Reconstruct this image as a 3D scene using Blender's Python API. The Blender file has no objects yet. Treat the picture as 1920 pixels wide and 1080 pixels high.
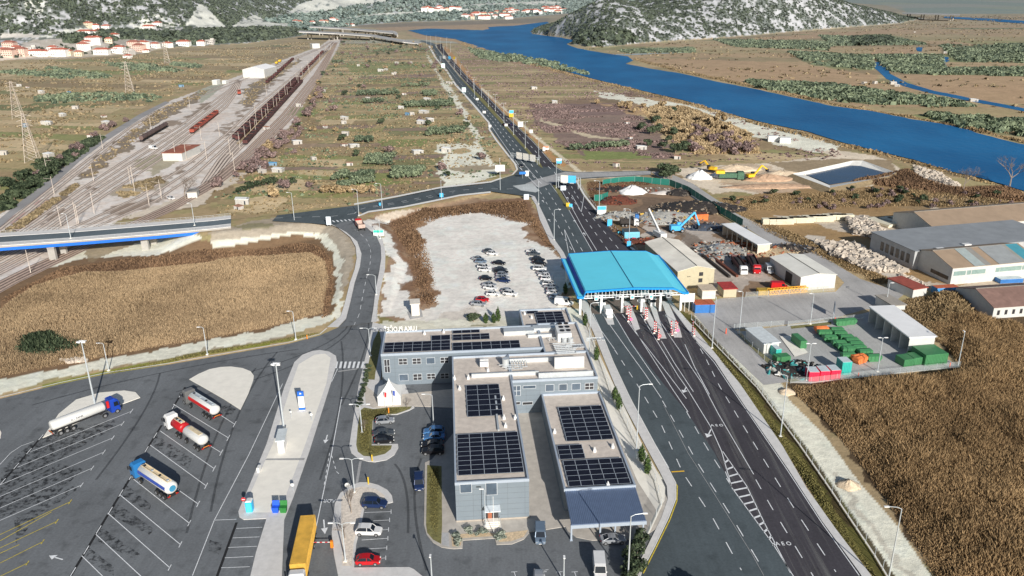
import bpy, bmesh, math, random
import numpy as np
from math import sin, cos, radians, pi, sqrt, atan2, hypot
from mathutils import Vector, Matrix
random.seed(7); RNG = np.random.default_rng(7)
sc = bpy.context.scene; col = sc.collection

# ------------------------------------------------------------------ camera survey
F = 1510.0; TH = radians(20.7); RHO = radians(.67); H = 88.0
fw = np.array([0, cos(TH), -sin(TH)]); r0 = np.array([1., 0, 0]); u0 = np.array([0, sin(TH), cos(TH)])
rt = cos(RHO)*r0 - sin(RHO)*u0; up = sin(RHO)*r0 + cos(RHO)*u0
def ray(px, py): return fw + (px-960)/F*rt - (py-540)/F*up
def W(px, py, z=0.0):
    d = ray(px, py); t = (z-H)/d[2]
    return Vector((d[0]*t, d[1]*t, z))
def P(x, y, z=0.0):
    p = np.array([x, y, z-H]); k = p@fw
    return 960+F*(p@rt)/k, 540-F*(p@up)/k
def PV(x, y, z):
    x = np.asarray(x); zz = z-H
    k = x*fw[0]+y*fw[1]+zz*fw[2]; k = np.where(k < 1, 1, k)
    return 960+F*(x*rt[0]+y*rt[1]+zz*rt[2])/k, 540-F*(x*up[0]+y*up[1]+zz*up[2])/k
def hgt(b, t, z0=0):                       # height of a pole from its foot and tip in the survey picture
    w = W(*b, z0); lo, hi = 0, 60
    for _ in range(30):
        m = (lo+hi)/2
        if P(w.x, w.y, z0+m)[1] > t: lo = m
        else: hi = m
    return lo

# ------------------------------------------------------------------ noise
def vnoise(x, y, seed=0):
    xi = np.floor(x).astype(np.int64); yi = np.floor(y).astype(np.int64); xf = x-xi; yf = y-yi
    def hh(a, b):
        n = (a*374761393 + b*668265263 + seed*982451653) & 0xffffffff
        n = ((n ^ (n >> 13))*1274126177) & 0xffffffff
        return ((n ^ (n >> 16)) & 0xffff)/65535.0
    u = xf*xf*(3-2*xf); v = yf*yf*(3-2*yf)
    return (hh(xi, yi)*(1-u)+hh(xi+1, yi)*u)*(1-v)+(hh(xi, yi+1)*(1-u)+hh(xi+1, yi+1)*u)*v
def fbm(x, y, o=4, seed=0):
    s = 0; a = .5; t = 0
    for i in range(o):
        s = s+a*vnoise(x, y, seed+i*17); t += a; a *= .5; x = x*2.03+5.1; y = y*2.03+1.7
    return s/t
def pip(px, py, poly):
    n = len(poly); ins = np.zeros(px.shape, bool); j = n-1
    for i in range(n):
        xi, yi = poly[i]; xj, yj = poly[j]
        if yi != yj:
            c = ((yi > py) != (yj > py)) & (px < (xj-xi)*(py-yi)/(yj-yi)+xi); ins ^= c
        j = i
    return ins

# ------------------------------------------------------------------ terrain height
FOOT = [(-700, 165), (-200, 118), (0, 114), (60, 110), (130, 106), (200, 104), (250, 99), (330, 90), (400, 86), (470, 82), (560, 70), (620, 56), (690, 47), (760, 42), (850, 40), (950, 36), (1010, 31), (1060, 27), (1150, 18), (1230, 12)]
fwd = [W(*p) for p in FOOT]; fx = np.array([p.x for p in fwd]); fy = np.array([p.y for p in fwd])
o_ = np.argsort(fx); fx = fx[o_]; fy = fy[o_]
SPINE = [(1030, 48, 1500), (1075, 22, 1480), (1128, -2, 1460), (1162, 0, 1480), (1215, 20, 1500), (1262, 2, 1560), (1330, -34, 1640), (1440, -34, 1720), (1530, -8, 1800), (1600, 10, 1850), (1660, 22, 1900), (1694, 34, 1930)]
def WY(px, py, Yd):
    d = ray(px, py); t = Yd/d[1]; return (d[0]*t, Yd, H+d[2]*t)
sp = [WY(*p) for p in SPINE]
HB = [(998, 64), (1040, 69), (1075, 73), (1072, 84), (1100, 88), (1140, 89), (1200, 82), (1330, 73), (1420, 66), (1500, 59), (1600, 51), (1690, 44), (1706, 40)]
hbw = [W(*p).xy for p in HB]
hbk = [(p[0]+60, p[1]+380) for p in (sp[-1], sp[-3], sp[-5], sp[-7], sp[-9], sp[1])]
HPOLY = [tuple(p) for p in hbw]+[(sp[-1][0]+90, sp[-1][1]+60)]+hbk+[(sp[0][0]-30, sp[0][1]+160)]
def segdist(x, y, a, b):
    dx, dy = b[0]-a[0], b[1]-a[1]; t = np.clip(((x-a[0])*dx+(y-a[1])*dy)/(dx*dx+dy*dy+1e-9), 0, 1)
    return np.hypot(x-a[0]-t*dx, y-a[1]-t*dy), t
ELEV = [[(-60, 470, 7), (100, 460, 7), (400, 424, 5.8)], [(408, 423, 5.6), (520, 411, 4.6), (640, 402, 3.2), (756, 380, 2.0), (830, 368, 1.2), (900, 354, .4)],
        [(640, 402, 3.2), (672, 428, 3.0), (693, 470, 2.2), (693, 505, 1.6), (684, 550, .9), (672, 600, .2)]]
ELW = [[(*W(a, b, c).xy, c) for a, b, c in L] for L in ELEV[1:]]
def zroad(px, py):                         # height of the embanked road under a picture point
    best = 1e9; z = 0
    for L in ELEV:
        for a, b in zip(L, L[1:]):
            dx, dy = b[0]-a[0], b[1]-a[1]; t = max(0, min(1, ((px-a[0])*dx+(py-a[1])*dy)/(dx*dx+dy*dy)))
            d = hypot(px-a[0]-t*dx, (py-a[1]-t*dy)*2)
            if d < best: best = d; z = a[2]+t*(b[2]-a[2])
    return z
def height(x, y):
    x = np.asarray(x, float); y = np.asarray(y, float); h = np.zeros(x.shape)
    Yf = np.interp(x, fx, fy); Yf = np.where(x > fx[-1], Yf+(x-fx[-1])*4, Yf)
    d = np.zeros(x.shape); mk_ = y > Yf
    if mk_.any():
        xm, ym = x[mk_], y[mk_]; dd = np.full(xm.shape, 1e9)
        for i in range(len(fx)-1): dd = np.minimum(dd, segdist(xm, ym, (fx[i], fy[i]), (fx[i+1], fy[i+1]))[0])
        d[mk_] = np.minimum(dd, (ym-Yf[mk_]))
    n = fbm(x/90, y/90, 4, 3)
    h1 = np.where(d < 130, .2*d, 26+.55*(d-130)); h1 = np.minimum(h1, 260+.15*h1)
    far = np.clip((y-1500)/900, 0, 1)
    h1 = h1*(1-.35*far)*(.7+.6*n)
    h = np.maximum(h, h1)
    m = (x > min(p[0] for p in HPOLY)-5) & (x < max(p[0] for p in HPOLY)+5) & (y > min(p[1] for p in HPOLY)-5) & (y < max(p[1] for p in HPOLY)+5)
    if m.any():
        xm, ym = x[m], y[m]; ins = pip(xm, ym, HPOLY)
        db = np.full(xm.shape, 1e9)
        for a, b in zip(HPOLY, HPOLY[1:]+HPOLY[:1]): db = np.minimum(db, segdist(xm, ym, a, b)[0])
        ds = np.full(xm.shape, 1e9); hs = np.zeros(xm.shape)
        wsum = np.zeros(xm.shape); hsum = np.zeros(xm.shape)
        for a, b in zip(sp, sp[1:]):
            dd, t = segdist(xm, ym, a, b); hh_ = a[2]+t*(b[2]-a[2]); w = 1/(dd+5)**4
            wsum += w; hsum += w*hh_; ds = np.minimum(ds, dd)
        hs = hsum/wsum; r = db/(db+ds+1e-6)
        rr = np.sin(np.clip(r, 0, 1)*pi/2)**.9
        nn = fbm(xm/55, ym/55, 4, 9)-.5
        hh2 = hs*rr*(1+.5*nn*(1-rr)*1.2)+nn*5*rr
        h[m] = np.maximum(h[m], np.where(ins, np.maximum(hh2, 0), 0))
    for L in ELW:
        best = np.full(x.shape, 1e9); z = np.zeros(x.shape)
        mm = (np.abs(x) < 200) & (y < 480)
        if not mm.any(): continue
        for a, b in zip(L, L[1:]):
            dd, t = segdist(x, y, a, b); zz = a[2]+t*(b[2]-a[2])
            z = np.where(dd < best, zz, z); best = np.minimum(best, dd)
        hw = 8.0
        e = np.where(best < hw, z-.25, z-.25-(best-hw)/2.5)
        h = np.where(mm, np.maximum(h, np.maximum(e, 0)), h)
    return h
def WT(px, py):                            # picture point to a point on the terrain
    d = ray(px, py); t = np.linspace(150, 9000, 6000); X = d[0]*t; Y = d[1]*t; Z = H+d[2]*t
    hh = height(X, Y); i = int(np.argmax(Z <= hh+.01))
    return Vector((X[i], Y[i], hh[i]))

# ------------------------------------------------------------------ colours and materials
G = 1.42
def S(r, g, b, k=1.0):
    def f(c):
        c /= 255; return (c/12.92 if c <= .04045 else ((c+.055)/1.055)**2.4)
    return tuple(min(.96, f(c)*G*k) for c in (r, g, b))+(1,)
MC = {}
def nodes(name):
    m = bpy.data.materials.new(name); m.use_nodes = True; nt = m.node_tree
    return m, nt, nt.nodes['Principled BSDF']
def mat(name, c, rough=.8, metal=0, var=.15, scale=1.0, bump=0, objrand=0, spec=None, wave=None):
    if name in MC: return MC[name]
    m, nt, b = nodes(name); N = nt.nodes; L = nt.links
    b.inputs['Roughness'].default_value = rough; b.inputs['Metallic'].default_value = metal
    if spec is not None: b.inputs['Specular IOR Level'].default_value = spec
    g = N.new('ShaderNodeNewGeometry'); n = N.new('ShaderNodeTexNoise'); n.inputs['Scale'].default_value = scale; n.inputs['Detail'].default_value = 6
    n.inputs['Roughness'].default_value = .65
    L.new(g.outputs['Position'], n.inputs['Vector'])
    mr = N.new('ShaderNodeMapRange'); mr.inputs[1].default_value = .3; mr.inputs[2].default_value = .7
    mr.inputs[3].default_value = 1-var; mr.inputs[4].default_value = 1+var
    L.new(n.outputs['Fac'], mr.inputs[0])
    mx = N.new('ShaderNodeVectorMath'); mx.operation = 'SCALE'; mx.inputs[0].default_value = c[:3]
    val = mr.outputs[0]
    if objrand:
        oi = N.new('ShaderNodeObjectInfo'); m2 = N.new('ShaderNodeMapRange'); m2.inputs[3].default_value = 1-objrand; m2.inputs[4].default_value = 1+objrand
        L.new(oi.outputs['Random'], m2.inputs[0]); mm = N.new('ShaderNodeMath'); mm.operation = 'MULTIPLY'; L.new(val, mm.inputs[0]); L.new(m2.outputs[0], mm.inputs[1]); val = mm.outputs[0]
    if wave:
        wv = N.new('ShaderNodeTexWave'); wv.inputs['Scale'].default_value = wave[0]; wv.bands_direction = wave[1]
        mp = N.new('ShaderNodeMapping'); mp.inputs['Rotation'].default_value = (0, 0, -wave[2] if len(wave) > 2 else 0)
        L.new(g.outputs['Position'], mp.inputs['Vector']); L.new(mp.outputs[0], wv.inputs['Vector'])
        m3 = N.new('ShaderNodeMapRange'); m3.inputs[3].default_value = .72; m3.inputs[4].default_value = 1.08
        L.new(wv.outputs['Fac'], m3.inputs[0]); mm = N.new('ShaderNodeMath'); mm.operation = 'MULTIPLY'; L.new(val, mm.inputs[0]); L.new(m3.outputs[0], mm.inputs[1]); val = mm.outputs[0]
    L.new(val, mx.inputs['Scale']); L.new(mx.outputs[0], b.inputs['Base Color'])
    if bump:
        bp = N.new('ShaderNodeBump'); bp.inputs['Strength'].default_value = bump; bp.inputs['Distance'].default_value = .3
        L.new(n.outputs['Fac'], bp.inputs['Height']); L.new(bp.outputs[0], b.inputs['Normal'])
    MC[name] = m; return m
def asphalt(name, c, dark=.6):
    m, nt, b = nodes(name); N = nt.nodes; L = nt.links; b.inputs['Roughness'].default_value = .92; b.inputs['Specular IOR Level'].default_value = .2
    g = N.new('ShaderNodeNewGeometry')
    def nz(s, lo, hi, a, bb, det=6, stretch=None):
        n = N.new('ShaderNodeTexNoise'); n.inputs['Scale'].default_value = s; n.inputs['Detail'].default_value = det
        if stretch:
            mp = N.new('ShaderNodeMapping'); mp.inputs['Rotation'].default_value = (0, 0, stretch[0]); mp.inputs['Scale'].default_value = (1, stretch[1], 1)
            L.new(g.outputs['Position'], mp.inputs[0]); L.new(mp.outputs[0], n.inputs['Vector'])
        else: L.new(g.outputs['Position'], n.inputs['Vector'])
        r = N.new('ShaderNodeMapRange'); r.inputs[1].default_value = lo; r.inputs[2].default_value = hi; r.inputs[3].default_value = a; r.inputs[4].default_value = bb
        L.new(n.outputs['Fac'], r.inputs[0]); return r.outputs[0]
    a = nz(.06, .3, .7, .85, 1.15); c2 = nz(2.5, .25, .75, .86, 1.14); d = nz(.35, .55, .75, 1, 1-.4*dark, 8); e = nz(.9, .35, .65, .95, 1.05, 4, (radians(32), .06))
    def mul(x, y):
        q = N.new('ShaderNodeMath'); q.operation = 'MULTIPLY'; L.new(x, q.inputs[0]); L.new(y, q.inputs[1]); return q.outputs[0]
    v = mul(mul(a, c2), mul(d, e)); s = N.new('ShaderNodeVectorMath'); s.operation = 'SCALE'; s.inputs[0].default_value = c[:3]
    L.new(v, s.inputs['Scale']); L.new(s.outputs[0], b.inputs['Base Color']); MC[name] = m; return m
HAZE_TINT = (.27, .30, .31, 1)  # aerial haze, mixed into ground and leaf base colours by distance
def leafmat(name, c1, c2, trans=.0):
    if name in MC: return MC[name]
    m, nt, b = nodes(name); N = nt.nodes; L = nt.links; b.inputs['Roughness'].default_value = .85; b.inputs['Specular IOR Level'].default_value = .15
    g = N.new('ShaderNodeNewGeometry'); n = N.new('ShaderNodeTexNoise'); n.inputs['Scale'].default_value = .045; n.inputs['Detail'].default_value = 5
    L.new(g.outputs['Position'], n.inputs['Vector'])
    a = N.new('ShaderNodeMath'); a.operation = 'MULTIPLY_ADD'; L.new(g.outputs['Random Per Island'], a.inputs[0]); a.inputs[1].default_value = .6; a.inputs[2].default_value = -.3
    q = N.new('ShaderNodeMath'); q.operation = 'ADD'; L.new(n.outputs['Fac'], q.inputs[0]); L.new(a.outputs[0], q.inputs[1])
    cr = N.new('ShaderNodeValToRGB'); cr.color_ramp.elements[0].position = .3; cr.color_ramp.elements[1].position = .72
    cr.color_ramp.elements[0].color = c1; cr.color_ramp.elements[1].color = c2
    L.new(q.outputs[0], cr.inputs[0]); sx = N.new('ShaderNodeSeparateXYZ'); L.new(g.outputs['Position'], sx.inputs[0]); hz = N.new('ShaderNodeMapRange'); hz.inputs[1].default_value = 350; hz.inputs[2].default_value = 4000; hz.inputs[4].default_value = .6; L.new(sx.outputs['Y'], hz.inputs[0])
    mx = N.new('ShaderNodeMix'); mx.data_type = 'RGBA'; L.new(hz.outputs[0], mx.inputs[0]); L.new(cr.outputs[0], mx.inputs[6]); mx.inputs[7].default_value = HAZE_TINT; L.new(mx.outputs[2], b.inputs['Base Color']); MC[name] = m; return m  # leaf colour fades to the painted haze along Y

# ------------------------------------------------------------------ object helpers
def tag(o, label=None, cat=None, group=None, kind=None):
    if label: o['label'] = label
    if cat: o['category'] = cat
    if group: o['group'] = group
    if kind: o['kind'] = kind
    return o
def empty(name, loc=(0, 0, 0), rz=0, label=None, cat=None, group=None):
    o = bpy.data.objects.new(name, None); col.objects.link(o); o.location = loc; o.rotation_euler = (0, 0, rz); o.empty_display_size = .5
    return tag(o, label, cat, group)
class MB:
    def __init__(s): s.v = []; s.f = []
    def add(s, vs, fs):
        b = len(s.v); s.v += [tuple(v) for v in vs]; s.f += [tuple(b+i for i in f) for f in fs]; return s
    def quad(s, *p): return s.add(p, [tuple(range(len(p)))])
    def box(s, cx, cy, cz, sx, sy, sz, rz=0, ry=0, rx=0):
        R = Matrix.Rotation(rz, 3, 'Z') @ Matrix.Rotation(ry, 3, 'Y') @ Matrix.Rotation(rx, 3, 'X')
        vs = [Vector((cx, cy, cz)) + R @ Vector((a*sx/2, b*sy/2, c*sz/2)) for c in (-1, 1) for b in (-1, 1) for a in (-1, 1)]
        return s.add(vs, [(0, 2, 3, 1), (4, 5, 7, 6), (0, 1, 5, 4), (2, 6, 7, 3), (0, 4, 6, 2), (1, 3, 7, 5)])
    def prism(s, pts, z0, z1):
        n = len(pts); a = sum(pts[i][0]*pts[(i+1) % n][1]-pts[(i+1) % n][0]*pts[i][1] for i in range(n))
        if a < 0: pts = pts[::-1]
        z0 = z0 if hasattr(z0, '__len__') else [z0]*n; z1 = z1 if hasattr(z1, '__len__') else [z1]*n
        vs = [(p[0], p[1], z) for p, z in zip(pts, z0)]+[(p[0], p[1], z) for p, z in zip(pts, z1)]
        return s.add(vs, [tuple(range(n))[::-1], tuple(range(n, 2*n))]+[(i, (i+1) % n, n+(i+1) % n, n+i) for i in range(n)])
    def cyl(s, p0, p1, r0, r1=None, n=8, caps=True):
        r1 = r0 if r1 is None else r1; p0 = Vector(p0); p1 = Vector(p1); d = (p1-p0)
        if d.length < 1e-6: return s
        d.normalize(); a = d.orthogonal().normalized(); b = d.cross(a)
        vs = [p0+(a*cos(t)+b*sin(t))*r0 for t in [2*pi*i/n for i in range(n)]]+[p1+(a*cos(t)+b*sin(t))*r1 for t in [2*pi*i/n for i in range(n)]]
        fs = [(i, (i+1) % n, n+(i+1) % n, n+i) for i in range(n)]
        if caps: fs += [tuple(range(n))[::-1], tuple(range(n, 2*n))]
        return s.add(vs, fs)
    def tube(s, pts, r, n=6):
        for a, b in zip(pts, pts[1:]): s.cyl(a, b, r, r, n)
        return s
    def sweep(s, prof, x0, x1, inset=None):   # loft of a YZ profile along X
        return s
    def loft(s, rings, caps=True):
        n = len(rings[0]); b = len(s.v); s.v += [tuple(p) for r in rings for p in r]
        for k in range(len(rings)-1):
            for i in range(n): s.f.append((b+k*n+i, b+k*n+(i+1) % n, b+(k+1)*n+(i+1) % n, b+(k+1)*n+i))
        if caps: s.f += [tuple(b+i for i in range(n))[::-1], tuple(b+(len(rings)-1)*n+i for i in range(n))]
        return s
    def build(s, name, m, parent=None, smooth=False, bevel=0, local=False):
        me = bpy.data.meshes.new(name); off = Vector(parent.location) if (parent and not local) else Vector((0, 0, 0))
        if parent and not local and parent.parent: off = off+Vector(parent.parent.location)
        me.from_pydata([(v[0]-off.x, v[1]-off.y, v[2]-off.z) for v in s.v], [], s.f)
        bm = bmesh.new(); bm.from_mesh(me)
        if bevel:
            bmesh.ops.remove_doubles(bm, verts=bm.verts, dist=1e-4)
            es = [e for e in bm.edges if len(e.link_faces) == 2 and e.calc_face_angle(0) > .5]
            bmesh.ops.bevel(bm, geom=es, offset=bevel, segments=2, profile=.6, affect='EDGES', clamp_overlap=True)
        bmesh.ops.recalc_face_normals(bm, faces=bm.faces)
        bm.to_mesh(me); bm.free()
        if smooth: me.shade_smooth()
        me.materials.append(m)
        o = bpy.data.objects.new(name, me); col.objects.link(o)
        if parent: o.parent = parent
        return o
def fastmesh(name, V, Fq, m, attr=None):
    me = bpy.data.meshes.new(name); V = np.asarray(V, np.float32); Fq = np.asarray(Fq, np.int32); k = Fq.shape[1]
    me.vertices.add(len(V)); me.vertices.foreach_set('co', V.ravel()); me.loops.add(Fq.size); me.loops.foreach_set('vertex_index', Fq.ravel())
    me.polygons.add(len(Fq)); me.polygons.foreach_set('loop_start', np.arange(0, Fq.size, k, dtype=np.int32))
    me.update(calc_edges=True)
    if attr is not None:
        a = me.color_attributes.new('Col', 'FLOAT_COLOR', 'POINT'); a.data.foreach_set('color', attr.astype(np.float32).ravel())
    me.materials.append(m); o = bpy.data.objects.new(name, me); col.objects.link(o); return o
def kids(o): return [c for c in bpy.data.objects if c.parent == o]
def proto_tree(o):
    return [(c, [(g, ()) for g in c.children]) for c in o.children]
def copy_tree(o, tree, loc, rz, label=None, group=None, cat=None, scale=None):
    r = o.copy(); col.objects.link(r); r.location = loc; r.rotation_euler = (0, 0, rz)
    if scale: r.scale = scale
    tag(r, label, cat, group)
    for c, gs in tree:
        k = c.copy(); col.objects.link(k); k.parent = r
        for g, _ in gs: q = g.copy(); col.objects.link(q); q.parent = k
    return r
class Proto:                                # first use moves the built thing itself, later uses copy it
    def __init__(s, root): s.root = root; s.tree = None; s.used = False
    def put(s, loc, rz, label=None, group=None, cat=None, scale=None):
        if s.tree is None: bpy.context.view_layer.update(); s.tree = proto_tree(s.root)
        if not s.used:
            s.used = True; r = s.root; r.location = loc; r.rotation_euler = (0, 0, rz)
            if scale: r.scale = scale
            return tag(r, label, cat, group)
        return copy_tree(s.root, s.tree, loc, rz, label, group, cat, scale)
def text_mesh(txt, size, depth=0.02):
    cu = bpy.data.curves.new('t', 'FONT'); cu.body = txt; cu.size = size; cu.extrude = depth; cu.align_x = 'CENTER'; cu.offset = size*.012
    o = bpy.data.objects.new('t', cu); col.objects.link(o); dg = bpy.context.evaluated_depsgraph_get()
    me = bpy.data.meshes.new_from_object(o.evaluated_get(dg)); bpy.data.objects.remove(o); bpy.data.curves.remove(cu); return me
def sheet(name, pts, m, z=.02, kind='structure', zf=None, label=None):     # flat polygon from picture points
    w = []
    for p in pts:
        zz = (zf(*p) if zf else 0)
        q = W(p[0], p[1], zz); w.append((q.x, q.y, zz+z))
    me = bpy.data.meshes.new(name); bm = bmesh.new(); vs = [bm.verts.new(v) for v in w]; f = bm.faces.new(vs); f.normal_update()
    if f.normal.z < 0: f.normal_flip()
    bmesh.ops.triangulate(bm, faces=[f], ngon_method='EAR_CLIP'); bm.to_mesh(me); bm.free(); me.materials.append(m)
    o = bpy.data.objects.new(name, me); col.objects.link(o)
    if kind: o['kind'] = kind
    return o
def resamp(p, q):                            # pair two polylines by arc length
    def cum(L):
        c = [0]
        for a, b in zip(L, L[1:]): c.append(c[-1]+hypot(b[0]-a[0], b[1]-a[1]))
        return [x/c[-1] for x in c]
    cp, cq = cum(p), cum(q); ts = sorted(set([round(t, 4) for t in cp+cq]))
    f = lambda L, c, t: (np.interp(t, c, [a[0] for a in L]), np.interp(t, c, [a[1] for a in L]))
    return [f(p, cp, t) for t in ts], [f(q, cq, t) for t in ts]
def strip(name, left, right, m, z=.02, zf=None, kind='structure', sub=1):
    l, r = resamp(left, right); mb = MB(); A = []; B = []
    for a, b in zip(l, r):
        za = zf(*a) if zf else 0; zb = zf(*b) if zf else 0; zc = (za+zb)/2
        A.append(W(a[0], a[1], zc)+Vector((0, 0, z))); B.append(W(b[0], b[1], zc)+Vector((0, 0, z)))
    mb.add(A+B, [(i, i+1, len(A)+i+1, len(A)+i) for i in range(len(A)-1)])
    o = mb.build(name, m)
    for p in o.data.polygons:
        if p.normal.z < 0: o.data.flip_normals(); break
    if kind: o['kind'] = kind
    return o
def slab(name, pts, m, h=.13, kerb=None, z0=0, kind='structure', zf=None):  # raised pavement with a kerb face
    w = []
    for p in pts:
        zz = zf(*p) if zf else 0; q = W(p[0], p[1], zz); w.append((q.x, q.y, zz))
    o = MB().prism([(a[0], a[1]) for a in w], min(a[2] for a in w)-.05, [a[2]+h for a in (w if sum(w[i][0]*w[(i+1) % len(w)][1]-w[(i+1) % len(w)][0]*w[i][1] for i in range(len(w))) > 0 else w[::-1])]).build(name, m)
    bm = bmesh.new(); bm.from_mesh(o.data); bmesh.ops.triangulate(bm, faces=bm.faces, ngon_method='EAR_CLIP'); bm.to_mesh(o.data); bm.free()
    o['kind'] = kind; return o
def line_mb(mb, pts, width, z=.035, dash=None, world=False, zf=None):
    w = [Vector(p) if world else W(p[0], p[1], zf(*p) if zf else 0) for p in pts]
    segs = []
    if dash:
        on, off = dash; s = 0
        L = [(b-a).length for a, b in zip(w, w[1:])]; T = sum(L)
        def at(s):
            for a, b, l in zip(w, w[1:], L):
                if s <= l: return a+(b-a)*(s/l)
                s -= l
            return w[-1]
        while s < T: segs.append((at(s), at(min(T, s+on)))); s += on+off
    else: segs = list(zip(w, w[1:]))
    for a, b in segs:
        d = b-a
        if d.length < .02: continue
        d.normalize(); n = Vector((-d.y, d.x, 0))*width/2; e = Vector((0, 0, z))
        mb.add([a-n+e, b-n+e, b+n+e, a+n+e], [(0, 1, 2, 3)])
    return mb
class Frame:
    def __init__(s, o, a): s.o = Vector((o[0], o[1], 0)); s.a = a; s.u = Vector((cos(a), sin(a), 0)); s.v = Vector((-sin(a), cos(a), 0))
    def w(s, u, v, z=0): return s.o+s.u*u+s.v*v+Vector((0, 0, z))
    def uv(s, px, py, z=0):
        d = W(px, py, z)-s.o; return d.dot(s.u), d.dot(s.v)
    def wallz(s, px, py, v0):               # picture point on the vertical plane v=v0
        d = Vector(ray(px, py)); c = Vector((0, 0, H)); k = (v0-(c-s.o).dot(s.v))/d.dot(s.v); q = c+d*k
        return (q-s.o).dot(s.u), q.z
    def wallu(s, px, py, u0):
        d = Vector(ray(px, py)); c = Vector((0, 0, H)); k = (u0-(c-s.o).dot(s.u))/d.dot(s.u); q = c+d*k
        return (q-s.o).dot(s.v), q.z
    def box(s, mb, u0, u1, v0, v1, z0, z1):
        c = s.w((u0+u1)/2, (v0+v1)/2, (z0+z1)/2); return mb.box(c.x, c.y, c.z, abs(u1-u0), abs(v1-v0), abs(z1-z0), s.a)

# ------------------------------------------------------------------ ground sheet (painted by land use, with distance haze mixed in)
GRASS = S(156, 142, 106); DRY = S(172, 152, 118); BROWN = S(136, 118, 92); PURP = S(122, 102, 100); GREEN = S(122, 130, 82); DGREEN = S(98, 108, 74); TAN = S(192, 172, 138)
SAND = S(224, 212, 196); WHITE = (.96, .91, .84, 1); GRAVEL = S(198, 190, 180); RAILG = (.90, .83, .77, 1); REED = S(146, 118, 88); DREED = S(84, 70, 54); MARSH = S(170, 142, 112); ROCK = S(182, 182, 186)
nA, nR = 1150, 1150
ang = np.linspace(radians(-50), radians(50), nA); rad = np.concatenate([np.geomspace(52, 9000, nR), [14000, 30000]])
AA, RR = np.meshgrid(ang, rad); X = (np.sin(AA)*RR).ravel(); Y = (np.cos(AA)*RR).ravel()
Z = height(X, Y)
def warped(amp, s, seed): return X+(fbm(X/s, Y/s, 4, seed)-.5)*2*amp, Y+(fbm(X/s, Y/s, 4, seed+50)-.5)*2*amp
WP = {0: PV(X, Y, Z)}
a, b = warped(2.2, 4, 11); WP[1] = PV(a, b, Z)
a, b = warped(9, 14, 12); WP[2] = PV(a, b, Z)
a, b = warped(22, 40, 13); WP[3] = PV(a, b, Z)
C = np.zeros((len(X), 4)); C[:] = DRY
n1 = fbm(X/60, Y/60, 4, 21); n2 = fbm(X/11, Y/11, 4, 22); n3 = fbm(X/3, Y/3, 3, 23)
def blend(mask, c, k=1.0):
    k = k if hasattr(k, '__len__') else np.full(len(X), k); kk = (k*mask)[:, None]; C[:] = C*(1-kk)+np.array(c)[None]*kk
def paint(c, poly, w=1, k=1.0, thr=None, nz=None):
    px, py = WP[w]; x0 = min(p[0] for p in poly); x1 = max(p[0] for p in poly); y0 = min(p[1] for p in poly); y1 = max(p[1] for p in poly)
    bb = np.nonzero((px >= x0) & (px <= x1) & (py >= y0) & (py <= y1) & (Y > 40))[0]
    if len(bb) == 0: return
    ins = bb[pip(px[bb], py[bb], poly)]
    kk = k
    if thr is not None:
        q = (n2 if nz is None else nz)[ins]; kk = k*np.clip((q-thr)/.06, 0, 1); kk = kk[:, None]
    C[ins] = C[ins]*(1-kk)+np.array(c)[None]*kk
mot = np.clip((n1-.42)/.12, 0, 1); blend(np.ones(len(X), bool), BROWN, mot*.5)
mot = np.clip((n2-.52)/.08, 0, 1); blend(np.ones(len(X), bool), GREEN, mot*.35)
# parcels of the plain: strips lying across the view
def parcels(poly, pal, w, dep=(7, 20), wid=(35, 130), tilt=.04, seed=1, k=.85, cut=None):
    px, py = WP[1]; rr = random.Random(seed)
    bb = np.nonzero(pip(px, py, poly))[0]
    if not len(bb): return
    v = Y[bb]-tilt*X[bb]+(n1[bb]-.5)*8; edges = [v.min()-1]
    while edges[-1] < v.max()+1: edges.append(edges[-1]+rr.uniform(*dep)*(1+max(0, edges[-1]-400)/500))
    si = np.searchsorted(edges, v)
    rs = np.array([rr.uniform(*wid) for _ in range(len(edges)+1)]); ro = np.array([rr.uniform(0, 900) for _ in range(len(edges)+1)])
    ui = np.floor((X[bb]+ro[si]+(n2[bb]-.5)*7)/rs[si]).astype(int)
    hsh = ((si*7919+ui*104729+seed*31) % 1009)/1009.0
    cp = np.array([p[0] for p in pal]); ww = np.cumsum([p[1] for p in pal]); ww = ww/ww[-1]
    ci = np.searchsorted(ww, hsh); ci = np.clip(ci, 0, len(pal)-1)
    kk = (k*(.55+.45*((hsh*37) % 1)))[:, None]*np.ones(1)
    C[bb] = C[bb]*(1-kk)+cp[ci]*kk
    ev = np.abs(v-np.array(edges)[np.clip(si, 0, len(edges)-1)]); dark = (ev < 1.1+Y[bb]/700) & (n2[bb] > .47)
    C[bb[dark]] = C[bb[dark]]*.35+np.array(DGREEN)*.65
FIELD_C = [(640, 76), (780, 78), (812, 92), (850, 150), (905, 225), (950, 300), (965, 330), (900, 348), (700, 378), (500, 402), (410, 405), (400, 360), (480, 300), (560, 230), (600, 150), (628, 100)]
FIELD_L = [(-300, 130), (0, 118), (130, 112), (330, 98), (480, 88), (560, 78), (600, 84), (440, 140), (300, 185), (200, 240), (60, 340), (0, 385), (-300, 560)]
FIELD_M = [(850, 85), (960, 108), (1110, 150), (1280, 195), (1600, 290), (1560, 300), (1240, 320), (1060, 312), (1000, 250), (880, 150)]
FIELD_R = [(1080, 92), (1200, 84), (1340, 74), (1500, 60), (1690, 46), (1720, 30), (2100, 30), (2300, 300), (1920, 268), (1640, 205), (1420, 165), (1290, 138), (1140, 100)]
parcels(FIELD_C, [(GRASS, 3), (BROWN, 2), (PURP, 2), (GREEN, 2), (TAN, 1.5), (DRY, 2), (DGREEN, 1)], 1, dep=(6, 15), wid=(25, 80), seed=3)
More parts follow.
